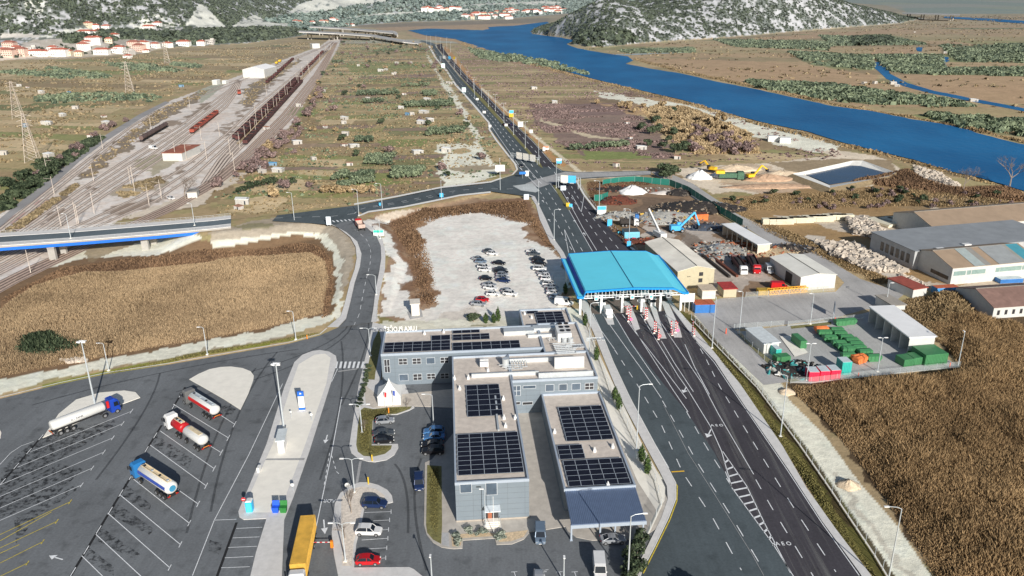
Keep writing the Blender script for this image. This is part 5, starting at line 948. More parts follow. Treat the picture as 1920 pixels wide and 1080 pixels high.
for k, u in enumerate((1.2, 7.2, 13.2, 18.8, 24.2, uR-1.2)):
    for v in (2.5, vB-3):
        mb = MB(); FT.box(mb, u-.3, u+.3, v-.3, v+.3, 0, 5.6 if 0 < k < 5 else 6); mb.build('column', WSTEEL, tl)
for k, (x0, x1) in enumerate([(578, 602), (812, 845), (978, 1012), (1146, 1182), (1196, 1218), (1384, 1418)]):
    px = 1020+(x0+x1)/12; a = FT.wallz(px, 440+640/6, -.1); mb = MB(); FT.box(mb, a[0]-.55, a[0]+.55, -.35, -.15, 5.1, 6.3); o = mb.build('lane_signal', mat('signal_grey', S(150, 154, 158), .5) if k % 2 else WSTEEL, tl)
    mb = MB(); FT.box(mb, a[0]-.35, a[0]+.35, -.4, -.36, 5.35, 6.0); mb.build('display', DARKM if k % 2 else mat('display_blue', S(90, 170, 215), .4), o)
def tbooth(px, py, label, h=2.6, w=1.5, l=3.0):
    q = W(px, py); r = empty('toll_booth', (q.x, q.y, .2), FT.a, label, 'booth', 'booths on the toll islands')
    MB().box(0, 0, .5, w, l, 1.0).build('wall', WHITEP, r, local=True); MB().box(0, 0, 1.5, w-.1, l-.1, 1.0).build('window', GLASS, r, local=True); MB().box(0, 0, 2.15, w+.3, l+.3, .3).build('roof', WSTEEL, r, local=True)
tbooth(1129, 571, 'white toll booth on the left lane island under the turquoise roof'); tbooth(1206, 564, 'tall white toll booth beside the blue cabinet on the central island'); tbooth(1222, 571, 'white toll booth standing at the front edge of the central island'); tbooth(1253, 560, 'white toll booth on the island right of the central one'); tbooth(1168, 558, 'white toll booth deep under the middle of the roof')
for L_, R_, nm in [([(1118, 566), (1130, 590), (1140, 610)], [(1133, 566), (1147, 590), (1152, 610)], 0), ([(1168, 566), (1183, 604), (1190, 622)], [(1180, 566), (1194, 600), (1200, 618)], 0), ([(1198, 566), (1212, 600), (1222, 620)], [(1208, 566), (1224, 598), (1232, 616)], 0), ([(1215, 566), (1232, 612), (1238, 636)], [(1228, 570), (1240, 612), (1250, 636)], 0), ([(1240, 566), (1258, 615), (1264, 634)], [(1252, 566), (1274, 615), (1279, 634)], 0)]:
    strip('toll_island', L_, R_, PAVE, .2)
# red and white crash posts
RED = mat('signal_red', (.62, .03, .04, 1), .5)
def cpost(px, py, tip, label):
    h = hgt((px, py), tip); q = W(px, py); r = empty('striped_post', (q.x, q.y, .2), 0, label, 'post', 'red and white striped posts on the toll islands'); MB().cyl((0, 0, 0), (0, 0, h), .16, n=8).build('pole', WHITEP, r, local=True); [MB().cyl((0, 0, h*(k+.5)/5), (0, 0, h*(k+1)/5), .175, n=8).build('red_band', RED, r, local=True) for k in range(5)]; MB().box(0, 0, .08, .6, .6, .16).build('foot', PALE, r, local=True)
Z7 = lambda x, y: (1100+x/7.71, 560+y/7.71)
for k, (x, y, t, l) in enumerate([(600, 340, 150, 'tall striped post at the front of the leftmost island cluster'), (632, 300, 140, 'striped post just right of the leftmost cluster front'), (580, 230, 110, 'striped post at the back of the leftmost cluster'), (845, 315, 135, 'striped post at the front of the second island'), (870, 290, 140, 'thin striped post on the right rim of the second island'), (810, 240, 135, 'striped post at the back of the second island'),
    (975, 510, 330, 'tall striped post of the third island from the left'), (1000, 480, 345, 'striped post close right of the tall one on the third island'), (1035, 600, 445, 'striped post at the very front of the third island beside a round red sign'), (1215, 520, 330, 'tall striped post on the left rim of the fourth island'), (1235, 540, 450, 'short striped post in front on the fourth island'), (1280, 500, 325, 'tall pale striped post in the middle of the fourth island'), (1305, 470, 345, 'striped post on the right rim of the fourth island'), (1525, 510, 330, 'striped post at the roadside pavement right of the toll lanes'), (1555, 545, 430, 'short striped post in front of the roadside one')]):
    cpost(*Z7(x, y), 560+t/7.71, l)
def disc_sign(px, py, tip, m, label, r=.45, rim=None):
    h = hgt((px, py), tip); q = W(px, py); e = empty('road_sign', (q.x, q.y, .15), 0, label, 'road sign'); MB().cyl((0, 0, 0), (0, 0, h), .05, n=6).build('post', STEEL, e, local=True)
    p_ = MB().cyl((0, -.06, h-r*.6), (0, -.1, h-r*.6), r, n=18).build('plate', m, e, local=True)
    if rim: MB().box(0, -.12, h-r*.6, r*1.3, .02, r*.35).build('bar', rim, p_, local=True)
disc_sign(*Z7(640, 350), 560+290/7.71, mat('sign_pink', S(214, 110, 150), .5), 'round pinkish sign facing the viewer on the leftmost toll island'); disc_sign(*Z7(1050, 600), 560+530/7.71, RED, 'round red sign in front of the third toll island', .5, WHITEP); disc_sign(*Z7(1310, 545), 560+450/7.71, mat('sign_pink', S(214, 110, 150), .5), 'round pinkish sign on the fourth toll island'); disc_sign(*Z7(755, 160), 560+15/7.71, WHITEP, 'white speed limit sign over a brown lane before the toll roof', .6)
q = W(*Z7(733, 160)); e = empty('lane_barrier', (q.x, q.y, .15), 0, 'yellow barrier box with a red and white arm lowered across the toll lane', 'barrier'); MB().box(0, 0, .6, .5, .5, 1.2).build('housing', mat('barrier_yellow', (.8, .5, .02, 1), .5), e, local=True)
for k in range(8): MB().box(-.5-k*.6, -.1, 1.0, .6, .08, .12, 0, -.06).build('arm_segment', RED if k % 2 else WHITEP, e, local=True)
q = W(623, 1027); e = empty('lane_barrier', (q.x, q.y, .15), 0, 'orange barrier post with a lowered red and white arm behind the container lorry', 'barrier'); MB().box(0, 0, .6, .45, .45, 1.3).build('housing', mat('barrier_orange', (.85, .25, .02, 1), .5), e, local=True)
for k in range(9): MB().box(-.45-k*.45, 0, 1.0, .45, .08, .12).build('arm_segment', RED if k % 2 else WHITEP, e, local=True)

# ================================================================== sheds and halls
def quad_frame(p0, p1):                       # frame from two picture points at ground
    a = W(*p0); b = W(*p1); return Frame(a.xy, atan2(b.y-a.y, b.x-a.x))
def hall(name, label, cat, fl, fr, depth, h, hr, roofm, wallm, ridge='v', over=.25, doors=(), wins=(), roof_patches=(), root=None):
    """fl, fr: ground points of the front corners; the roof ridge runs along the depth ('v') or the front ('u')."""
    fr_ = quad_frame(fl, fr); wdt = (W(*fr)-W(*fl)).length; r = empty(name, (fr_.o.x, fr_.o.y, 0), 0, label, cat)
    mb = MB()
    if ridge == 'v':
        A = [fr_.w(0, 0, 0), fr_.w(wdt, 0, 0), fr_.w(wdt, 0, h), fr_.w(wdt/2, 0, hr), fr_.w(0, 0, h)]; B = [fr_.w(0, depth, 0), fr_.w(wdt, depth, 0), fr_.w(wdt, depth, h), fr_.w(wdt/2, depth, hr), fr_.w(0, depth, h)]
    else:
        A = [fr_.w(0, 0, 0), fr_.w(0, depth, 0), fr_.w(0, depth, h), fr_.w(0, depth/2, hr), fr_.w(0, 0, h)]; B = [fr_.w(wdt, 0, 0), fr_.w(wdt, depth, 0), fr_.w(wdt, depth, h), fr_.w(wdt, depth/2, hr), fr_.w(wdt, 0, h)]
    mb.loft([A, B]); mb.build('wall', wallm, r)
    o = over; rf = MB()
    def pane(P4): rf.add([tuple(p) for p in P4]+[(p.x, p.y, p.z-.1) for p in P4], [(0, 1, 2, 3), (7, 6, 5, 4), (0, 4, 5, 1), (1, 5, 6, 2), (2, 6, 7, 3), (3, 7, 4, 0)])
    s = .14
    if ridge == 'v':
        pane([fr_.w(-o, -o, h+s-.03), fr_.w(wdt/2, -o, hr+s), fr_.w(wdt/2, depth+o, hr+s), fr_.w(-o, depth+o, h+s-.03)]); pane([fr_.w(wdt/2, -o, hr+s), fr_.w(wdt+o, -o, h+s-.03), fr_.w(wdt+o, depth+o, h+s-.03), fr_.w(wdt/2, depth+o, hr+s)])
    else:
        pane([fr_.w(-o, -o, h+s-.03), fr_.w(wdt+o, -o, h+s-.03), fr_.w(wdt+o, depth/2, hr+s), fr_.w(-o, depth/2, hr+s)]); pane([fr_.w(-o, depth/2, hr+s), fr_.w(wdt+o, depth/2, hr+s), fr_.w(wdt+o, depth+o, h+s-.03), fr_.w(-o, depth+o, h+s-.03)])
    rfo = rf.build('roof', roofm, r)
    rg = MB()
    if ridge == 'v': rg.tube([fr_.w(wdt/2, -o, hr+s+.02), fr_.w(wdt/2, depth+o, hr+s+.02)], .14)
    else: rg.tube([fr_.w(-o, depth/2, hr+s+.02), fr_.w(wdt+o, depth/2, hr+s+.02)], .14)
    rg.build('ridge_cap', mat('ridge_grey', S(120, 116, 110), .7), rfo)
    for (u0, u1, z0, z1, m) in wins: mb = MB(); fr_.box(mb, u0, u1, -.05, .05, z0, z1); mb.build('window', m, r)
    for (v0, v1, z0, z1, m) in doors: mb = MB(); fr_.box(mb, -.06, .05, v0, v1, z0, z1); mb.build('door', m, r)
    return r, fr_, wdt
CREAM = mat('roof_cream', S(214, 208, 196), .85, var=.2, scale=.12); CREAMW = mat('wall_cream', S(216, 206, 176, .55), .8, var=.08); GREYW = mat('wall_greywhite', S(196, 198, 200, .6), .8, var=.14, scale=.4); WHITEW = mat('wall_white', S(220, 220, 216, .62), .7, var=.08)
# cream hall beside the toll canopy
d = (W(1212, 458, 6)-W(1340, 502, 6)).length
hall('storage_hall', 'long cream roofed hall with pale yellow gable beside the turquoise canopy', 'hall', (1271, 510, 5.5), (1340, 505, 5.5), 30.2, 5.6, 7.0, CREAM, CREAMW, wins=((6.9, 8.2, 3.7, 4.9, WIND), (6.8, 8.1, 1.6, 2.9, WIND), (3.2, 3.5, 3.6, 3.9, WIND), (3.8, 4.1, 3.6, 3.9, WIND)))
WR = mat('roof_white', S(222, 222, 218), .7, var=.07, scale=.2)
hall('white_hall', 'white low pitched hall with bare white gable in the scrapyard corner', 'hall', (1502, 520, 4.3), (1568, 515, 4.3), 19.5, 4.3, 5.1, mat('roof_offwhite', S(206, 204, 196), .8, var=.1, scale=.2), WHITEW, doors=((5, 9, 0, 3.4, DARKM),))
def shed(name, label, cat, fl, fr, depth, h, roofm, wallm, openfront=0, th=.25, over=.3, posts=0):
    f = quad_frame(fl, fr); w_ = (W(*fr)-W(*fl)).length; r = empty(name, (f.o.x, f.o.y, 0), 0, label, cat)
    if openfront:
        for v in (0, depth): pass
        mb = MB(); f.box(mb, 0, w_, -.1, .1, 0, h); mb.build('end_wall', wallm, r)
        mb = MB(); f.box(mb, w_-.2, w_, .1, depth, 0, h-.02); mb.build('back_wall', wallm, r)
        mb = MB(); f.box(mb, 0, w_, depth-.2, depth, 0, h-.01); mb.build('end_wall', wallm, r)
        for k in range(1, posts+1):
            mb = MB(); v = depth*k/(posts+1); f.box(mb, 0, w_ if openfront == 2 else .3, v-.12, v+.12, 0, h-.01); mb.build('partition', wallm, r)
    else: mb = MB(); f.box(mb, 0, w_, 0, depth, 0, h); mb.build('wall', wallm, r)
    mb = MB(); f.box(mb, -over, w_+over, -over, depth+over, h, h+th); mb.build('roof', roofm, r); return r, f, w_
shed('open_shed', 'long open fronted shed with a white roof and rusty patch in the scrapyard', 'shed', (1421, 459, 4), (1444, 457, 4), 25.5, 4.0, WR, mat('wall_pale', S(190, 180, 165), .8), 1, .25, .4, 6)
r, f, w_ = shed('open_shelter', 'white roofed open shelter with partition bays in the green skip depot', 'shelter', (1706, 632, 4.8), (1754, 630, 4.8), 20.2, 4.6, WR, WHITEW, 2, .3, .3, 4); mb = MB(); f.box(mb, -.02, w_+.02, -.14, -.1, 0, 1.0); mb.build('green_base', mat('base_green', S(70, 130, 60), .8), r)
# big warehouse
BRN = mat('roof_brown', S(138, 120, 102), .9, var=.12, scale=.25); GRR = mat('roof_grey', S(128, 132, 136), .85, var=.12, scale=.25)
ZW = lambda x, y: (1600+x/4.909, 400+y/4.909)
r, f, w_ = hall('warehouse', 'large white walled warehouse with brown and grey striped roof', 'warehouse', ZW(888, 660), ZW(1680, 585), 19, 5.4, 8.0, BRN, WHITEW, ridge='u')
hh_ = 5.4
for (t0, t1, m) in ((.24, .36, S(138, 148, 148)), (.36, .43, S(124, 122, 118)), (.52, .80, S(128, 132, 134)), (.84, .98, S(60, 126, 142)), (.80, .84, S(128, 128, 122))):
    pm_ = mat('roof_sheet_%d' % int(t0*100), m, .85, var=.12, scale=.4); mb = MB(); mb.quad(f.w(w_*t0, -.3, 5.6), f.w(w_*t1, -.3, 5.6), f.w(w_*t1, 9.4, 8.2), f.w(w_*t0, 9.4, 8.2)); mb.build('roof_sheet', pm_, r)
for a, b in ((.02, .155), (.17, .215), (.225, .38), (.5, .545), (.55, .8), (.81, .87)): mb = MB(); f.box(mb, w_*a, w_*b, -.06, .05, 2.9, 4.3); mb.build('window', mat('window_green', S(120, 140, 135), .3), r)
mb = MB(); f.box(mb, -.06, .03, 1.2, 9.0, 1.2, 2.4); mb.build('side_window', WIND, r)
r, f2, w2 = shed('warehouse', 'flat grey roofed middle nave of the warehouse with small skylights', 'warehouse', ZW(540, 520), ZW(1900, 390), 22, 6.2, GRR, GREYW)
for q in ((800, 330), (1040, 290)):
    p_ = W(*ZW(*q), 6.5); MB().box(p_.x, p_.y, 6.7, 2.6, 1.6, .4, f2.a).build('skylight', WHITEP, r)
mb = MB()
for k in range(6): f2.box(mb, -.06, .05, 2+k*2.6, 3.6+k*2.6, 1.6, 4.6)
mb.build('side_window', WIND, r)
hall('warehouse', 'brown roofed far nave of the warehouse with a white gable end', 'warehouse', ZW(720, 262), ZW(2000, 150), 22, 5.0, 8.0, BRN, WHITEW, ridge='u')
r, f, w_ = hall('long_barn', 'low barn with rusty brown roof and small white framed windows at the right edge', 'barn', ZW(1275, 970), ZW(1900, 925), 16, 3.2, 5.8, mat('roof_rusty', S(116, 92, 84), .9, var=.2, scale=.5), WHITEW, ridge='u', wins=[(1.2+k*2.3, 2.0+k*2.3, 1.0, 2.4, WIND) for k in range(12)])
shed('rust_roof_hut', 'white hut with a rusty red flat roof beside the reed bed', 'hut', ZW(540, 785), ZW(665, 765), 10, 2.8, mat('roof_rust', S(140, 70, 58), .9, var=.2, scale=.6), WHITEW)
shed('grey_hut', 'low hut with a dusty grey flat roof near the depot entrance', 'hut', (1672, 590), (1695, 588), 8, 2.6, mat('roof_dust', S(146, 140, 132), .9), WHITEW)
shed('site_cabin', 'white two part site cabin inside the green depot', 'cabin', (1431, 664), (1459, 661), 9.5, 2.8, mat('roof_palegrey', S(186, 192, 194), .7), WHITEW); shed('gate_cabin', 'small white gabled cabin with brown side in front of the cream hall', 'cabin', (1316, 561), (1341, 560), 4.6, 2.6, mat('roof_tan', S(178, 164, 146), .8), WHITEW)
shed('gate_cabin', 'cream cabin with a red tarpaulin roof at the scrapyard gate', 'cabin', (1356, 558), (1380, 557), 5.5, 2.6, mat('roof_red_tarp', S(150, 50, 48), .8, var=.3, scale=1.2), CREAMW)
shed('transformer_box', 'pale square transformer building with overhanging slab on the gravel', 'kiosk', (772, 593), (787, 592), 3.4, 3.6, mat('roof_conc', S(196, 190, 180), .9), mat('wall_conc', S(204, 198, 188, .9), .9)); sheet('kiosk_slab', [(763, 585), (790, 580), (793, 595), (769, 599)], A4, .1)
shed('pump_kiosk', 'white boxy service kiosk at the foot of the tall lamp mast on the island', 'kiosk', (522, 850), (534, 849), 4.2, 2.8, mat('roof_palegrey', S(186, 192, 194), .7), WHITEP)
# railway sheds
ZR = lambda x, y: (x/3, y/3)
shed('rail_shed', 'rust roofed white shed between the tracks', 'shed', ZR(918, 905), ZR(1028, 905), 24, 4.2, mat('roof_rust2', S(140, 84, 66), .9, var=.25, scale=.4), WHITEW); hall('engine_hall', 'bright white engine hall with low gable beside the far tracks', 'hall', ZR(1368, 437), ZR(1490, 437), 34, 8, 11, WR, WHITEW)
shed('rail_hut', 'small white hut at the end of the yard tracks', 'hut', ZR(1195, 477), ZR(1222, 477), 8, 4, WR, WHITEW, over=.1); shed('rail_hut', 'small white cabin right of another hut in the rail yard', 'hut', ZR(1250, 473), ZR(1272, 473), 6, 3, WR, WHITEW, over=.1); shed('rail_hut', 'white flat hut where the tracks run together far away', 'hut', ZR(1758, 272), ZR(1800, 270), 12, 6, WR, WHITEW, over=.1); shed('signal_hut', 'low white cottage beside the bare tree next to the tracks', 'hut', (352, 372), (370, 371), 6, 2.6, mat('roof_dust', S(146, 140, 132), .9), WHITEW)
# skips and containers of the depot
GR1 = mat('skip_green', S(66, 126, 82, .8), .55, var=.12, scale=.8); OR1 = mat('skip_rust', S(196, 110, 60), .7, var=.25, scale=.8); TEAL = mat('container_teal', S(50, 160, 150), .5, var=.08); REDC = mat('container_red', S(205, 40, 70), .5, var=.06); BLUC = mat('container_blue', S(50, 105, 165), .5, var=.12); GTOP = mat('container_top', S(178, 188, 192), .6)
def make_skip(m):
    r = empty('skip_container'); L_, w = 3.6, 1.8
    A = [(-L_/2, -w/2, .9), (-L_/2+.55, -w/2, .1), (L_/2-.55, -w/2, .1), (L_/2, -w/2, .9), (L_/2-.1, -w/2, 1.5), (-L_/2+.1, -w/2, 1.5)]
    MB().loft([A, [(x, -y, z) for x, y, z in A]]).build('body', m, r, local=True); MB().loft([[(-L_/2+.05, -w/2, 1.5), (L_/2-.05, -w/2, 1.5), (L_/2-.4, 0, 1.78), (-L_/2+.4, 0, 1.78)], [(-L_/2+.05, w/2, 1.5), (L_/2-.05, w/2, 1.5), (L_/2-.4, .01, 1.78), (-L_/2+.4, .01, 1.78)]]).build('lid', m, r, local=True)
    for s in (-1, 1): MB().box(0, s*(w/2+.04), .9, .12, .08, 1.1).box(1, s*(w/2+.04), .9, .12, .08, 1.1).box(-1, s*(w/2+.04), .9, .12, .08, 1.1).build('rib', m, r, local=True)
    return Proto(r)
SG = make_skip(GR1); SO = make_skip(OR1)
ZD = lambda x, y: (1360+x/6, 560+y/6)
sk = [(1110, 420), (1170, 480), (1245, 392), (1280, 432), (1350, 475), (1410, 510), (1455, 550), (1490, 592), (1560, 640), (1270, 540), (1325, 580), (1380, 610), (1375, 680), (1660, 700), (1295, 300), (1390, 288)]
for i, (x, y) in enumerate(sk):
    q = W(*ZD(x, y)); SG.put((q.x, q.y, .1), radians(4+(i*37 % 9)-4), 'green lidded waste skip standing in the double row of the depot' if i < 13 else ['green open skip at the near end of the double row beside an orange one', 'green skip full of rubbish by the depot fence', 'green skip with closed lid next to the rubbish filled one'][i-13], 'green skips of the depot' if i < 13 else None, 'skip')
for i, (x, y, l) in enumerate([(1075, 380, 'orange rusty skip at the far end of the double row'), (1490, 700, 'orange rusty skip at the near end of the double row'), (1510, 722, 'orange skip lying askew in front of the rusty one')]): q = W(*ZD(x, y)); SO.put((q.x, q.y, .1), radians(5+i*12), l, None, 'skip')
def container(px0, py0, px1, py1, depth, h, m, label, top=GTOP, name='container', open_=None):
    f = quad_frame((px0, py0), (px1, py1)); w_ = (W(px1, py1)-W(px0, py0)).length; r = empty(name, (f.o.x, f.o.y, 0), 0, label, 'container')
    mb = MB(); f.box(mb, 0, w_, 0, depth, .12, h); b = mb.build('body', m, r); rb = MB()
    for k in range(int(w_/.4)): f.box(rb, .15+k*.4, .25+k*.4, -.05, depth+.05, .25, h-.15)
    rb.build('rib', m, b); mb = MB(); f.box(mb, .05, w_-.05, .05, depth-.05, h, h+.05); mb.build('top', open_ or top, r); return r
for k, (a, b) in enumerate([((1516, 716), (1535, 716)), ((1537, 714.5), (1555, 714)), ((1557, 713), (1575, 712))]): container(*a, *b, 3.0, 2.5, REDC, ['left one of three red containers with pale tops', 'middle one of three red containers with pale tops', 'right one of three red containers with pale tops'][k])
container(1577, 704, 1595, 703, 3, 3.4, TEAL, 'tall teal container beside the red ones'); container(1454, 672, 1464, 671, 5, 2.4, TEAL, 'teal container with pale top behind the white cabin'); container(1456, 682, 1482, 679, 2.2, 1.6, GR1, 'low green container beside the depot verge', GR1)
container(1733, 687, 1775, 683, 5.5, 2.9, GR1, 'big green container at the near right corner of the depot', GR1); container(1694, 689, 1716, 686, 3.2, 1.9, GR1, 'small green container left of the big one by the depot corner', GR1); container(1712, 686, 1731, 684, 3.2, 2.0, GR1, 'green container between the small and the big green ones', GR1); container(1500, 655, 1512, 654, 5, 2.2, GR1, 'green press container beside the weighbridge ramp', GR1)
container(1303, 588, 1341, 587, 4.2, 2.6, BLUC, 'blue open container with rusty load by the fence of the toll road', open_=mat('rust_load', S(170, 90, 60), .95, var=.3, scale=2)); container(*ZW(765, 750), *ZW(965, 735), 2.6, 2.0, mat('tarp_blue', S(70, 140, 190), .6), 'long light blue trailer body with rusty load on the warehouse lane', open_=mat('rust_load', S(170, 90, 60), .95)); container(*ZW(1350, 650), *ZW(1560, 640), 2.6, 1.4, BLUC, 'low blue flatbed frame beside the warehouse')
container(1491, 540, 1501, 541, 8, 2.6, WHITEP, 'white roofed box trailer parked against the white hall', WR)
sheet('ramp', [(1462, 632), (1482, 630), (1515, 662), (1490, 670)], PALE, .2)
# elevated road bridge
BRB = mat('beam_blue', S(20, 96, 190), .5, var=.05); CONC = mat('bridge_concrete', S(190, 186, 180, .6), .85, var=.1, scale=.4)
bt = [(-160, 447), (0, 437), (140, 429), (300, 416), (400, 408), (433, 404)]; bbt = [(-160, 478), (0, 462), (140, 452), (300, 439), (397, 430), (433, 426)]
zb = lambda x, y: float(np.interp(x, [0, 100, 400, 440], [7, 7, 5.9, 5.6])); br = empty('road_bridge', tuple(W(100, 455, 0))); tag(br, 'long road bridge with a blue steel beam crossing the railway', 'bridge')
def bstrip(T, B, z0, z1, m, name, parent=br):
    t, b = resamp(T, B); mb = MB(); rings = []
    for p, q in zip(t, b):
        zc = zb(*p); a = W(*p, zc); c = W(*q, zc); rings.append([(a.x, a.y, zc+z0), (a.x, a.y, zc+z1), (c.x, c.y, zc+z1), (c.x, c.y, zc+z0)])
    return mb.loft(rings).build(name, m, parent)
mixp = lambda t: mid(bt, bbt, t)
bstrip(bt, bbt, -.5, -.02, CONC, 'deck'); bstrip(mixp(.28), mixp(.72), -.02, .04, A4 if 0 else A5, 'carriageway'); bstrip(mixp(.02), mixp(.28), -.02, .18, PAVE, 'footway'); bstrip(mixp(.72), mixp(.98), -.02, .18, PAVE, 'footway')
bstrip(mixp(.84), mixp(.97), -1.7, -.5, BRB, 'beam'); bstrip(mixp(.06), mixp(.2), -1.7, -.5, BRB, 'beam')
for t in (.03, .97):
    L_ = mixp(t); mb = MB(); pts = [W(*p, zb(*p)) for p in L_]
    for z in (.5, 1.05): mb.tube([q+Vector((0, 0, z)) for q in pts], .04, 4)
    for a, b in zip(pts, pts[1:]):
        n = int((b-a).length/1.8)
        for k in range(n): q = a.lerp(b, k/max(1, n)); mb.cyl(q+Vector((0, 0, .1)), q+Vector((0, 0, 1.05)), .03, n=4)
    mb.build('railing', STEEL, br)
for (x0, y0), (x1, y1) in (((101, 489), (94, 462)), ((274, 470), (268, 449))):
    q = W(x0, y0-2); MB().loft([[(q.x-1.2, q.y+dy-.6, 0), (q.x+1.2, q.y+dy-.6, 0), (q.x+1.2, q.y+dy+.6, 0), (q.x-1.2, q.y+dy+.6, 0)] if z == 0 else [(q.x-1.2, q.y+dy-.6, z), (q.x+1.2, q.y+dy-.6, z), (q.x+1.2, q.y+dy+.6, z), (q.x-1.2, q.y+dy+.6, z)] for z, dy in ((0, 0), (5.4, 0))]).build('pier', CONC, br)
    MB().box(q.x, q.y+3.5, 4.95, 2.4, 10, .9, .1).build('crosshead', CONC, br); MB().box(q.x, q.y+7, 2.4, 2.2, 1.2, 4.8).build('pier', CONC, br)
q = W(402, 452); MB().box(q.x+1, q.y+6, 2.4, 2.5, 12, 5.2, .1).build('abutment', CONC, br)
# far viaducts
def viaduct(T, B, z, label, piers, m=A5, foot=None):
    t, b = resamp(T, B); rings = []; zz = np.linspace(z[0], z[1], len(t)); pts = []
    for p, q, k in zip(t, b, zz):
        a = W(*p, k); c = W(*q, k); rings.append([(a.x, a.y, k-1.6), (a.x, a.y, k), (c.x, c.y, k), (c.x, c.y, k-1.6)]); pts.append(((a.x+c.x)/2, (a.y+c.y)/2, k))
    r = empty('viaduct', (pts[0][0], pts[0][1], 0), 0, label, 'viaduct'); MB().loft(rings).build('deck', PAVE, r); rr = [[(p[0][0]*.94+p[2][0]*.06, p[0][1]*.94+p[2][1]*.06, p[1][2]+.1), (p[0][0]*.06+p[2][0]*.94, p[0][1]*.06+p[2][1]*.94, p[1][2]+.1)] for p in rings]
    mb = MB(); A = [a[0] for a in rr]; B2 = [a[1] for a in rr]; mb.add(A+B2, [(i, i+1, len(A)+i+1, len(A)+i) for i in range(len(A)-1)]); mb.build('carriageway', A4, r)
    for k in range(piers):
        s = (k+.5)/piers*(len(pts)-1); i = int(s); f_ = s-i; x = pts[i][0]*(1-f_)+pts[i+1][0]*f_; y = pts[i][1]*(1-f_)+pts[i+1][1]*f_; zt = pts[i][2]*(1-f_)+pts[i+1][2]*f_-1.6; g0 = float(height(np.array([x]), np.array([y]))[0])
        if zt > g0+1: MB().box(x-3, y, (zt+g0)/2, 1.8, 1.8, zt-g0).build('pier', CONC, r); MB().box(x+3, y, (zt+g0)/2, 1.8, 1.8, zt-g0).build('pier', CONC, r)
ZV = lambda x, y: (560+x/4.364, 30+y/4.364)
viaduct([ZV(0, 118), ZV(300, 130), ZV(600, 150), ZV(860, 195), ZV(1000, 212)], [ZV(0, 128), ZV(300, 142), ZV(600, 164), ZV(860, 212), ZV(985, 226)], (14, 2), 'nearer long viaduct on paired piers leading to the motorway', 12)
viaduct([ZV(90, 80), ZV(350, 92), ZV(620, 112), ZV(780, 125), ZV(812, 140)], [ZV(90, 88), ZV(350, 103), ZV(620, 125), ZV(770, 140), ZV(800, 156)], (16, 6), 'farther viaduct curving in behind the nearer one', 10)
viaduct([ZV(430, 118), ZV(640, 125), ZV(760, 118), ZV(800, 128)], [ZV(430, 124), ZV(640, 133), ZV(755, 126), ZV(790, 138)], (8, 6), 'short slip road viaduct between the two long ones', 4)
viaduct([(1692, 23.5), (1800, 26.5)], [(1692, 24.8), (1800, 28)], (14, 14), 'slender pale bridge over the distant river arm', 4, PAVE)
strip('motorway', [(786, 78), (796, 80), (806, 85)], [(790, 76), (805, 79), (819, 84)], A5, .4)
strip('motorway', [(819, 84), (822, 92), (834, 104)], [(829, 82), (830, 90), (838, 101)], A2, .3)

# ================================================================== railway
SLP = mat('sleeper_ballast', S(196, 182, 170), .95, var=.25, scale=.8); RUST = mat('rail_rust', S(78, 62, 54), .7, var=.15)
TK = [.05]; SLB = mat('sleeper_brown', S(176, 156, 142), .95, var=.25, scale=.8)
def track(pts, label, wd=2.2):
    pts = [(float(x), float(y)) for x, y in pts]; dn = []
    for i in range(len(pts)-1):
        for k in range(6): t = k/6; dn.append((pts[i][0]+(pts[i+1][0]-pts[i][0])*t, pts[i][1]+(pts[i+1][1]-pts[i][1])*t))
    dn.append(pts[-1]); q = W(*dn[0]); r = empty('railway_track', (q.x, q.y, 0), 0, label, 'railway track', 'tracks of the rail yard')
    TK[0] += .004; mb = line_mb(MB(), dn, wd, TK[0]); mb.build('sleeper_bed', SLB if 'gardens' in label or TK[0] > .115 and 'coal' in label else SLP, r); mb = MB()
    for s in (-.75, .75):
        w = [W(*p) for p in dn]; off = []
        for i, p in enumerate(w):
            d = (w[min(i+1, len(w)-1)]-w[max(i-1, 0)]).normalized(); off.append(p+Vector((-d.y, d.x, 0))*s)
        line_mb(mb, off, .28, TK[0]+.14, world=True)
    mb.build('rail', RUST, r)
def fam(A, B, n, name):
    a, b = resamp(A, B)
    for k in range(n):
        t = k/max(1, n-1); track([(p[0]+(q[0]-p[0])*t, p[1]+(q[1]-p[1])*t) for p, q in zip(a, b)], name)
A1_ = [(-60, 470), (0, 430), (100, 350), (165, 300), (245, 238), (300, 205), (390, 170), (520, 122), (600, 90), (621, 78)]
fam(A1_, [(-50, 478), (8, 436), (106, 356), (172, 304), (252, 242), (306, 208), (396, 173), (524, 124), (602, 91), (622, 78)], 2, 'long main line track beside the grey road along the yard')
fam([(-40, 485), (60, 418), (160, 350), (260, 285), (340, 235), (400, 190), (430, 168), (445, 150)], [(-40, 510), (90, 440), (200, 365), (300, 300), (370, 245), (425, 200), (445, 172), (452, 152)], 5, 'siding of the middle yard fanning out from the engine hall')
fam([(-40, 520), (110, 440), (260, 370), (350, 310), (420, 255), (480, 200), (560, 135), (612, 92), (626, 78)], [(-40, 535), (130, 448), (290, 378), (370, 325), (430, 270), (490, 208), (565, 140), (614, 94), (626, 78)], 3, 'track passing between the rust roofed shed and the coal wagons')
fam([(380, 345), (410, 300), (450, 255), (520, 180), (566, 138), (612, 95)], [(400, 340), (432, 298), (462, 268), (530, 192), (574, 142), (616, 95)], 4, 'track under the standing rows of coal wagons')
fam([(-60, 560), (60, 500), (200, 440), (330, 380), (400, 335), (460, 285), (530, 215), (590, 140), (628, 80)], [(-60, 580), (30, 530), (180, 458), (320, 396), (410, 345), (480, 290), (552, 215), (604, 140), (632, 80)], 4, 'track curving round the outside of the yard beside the gardens')
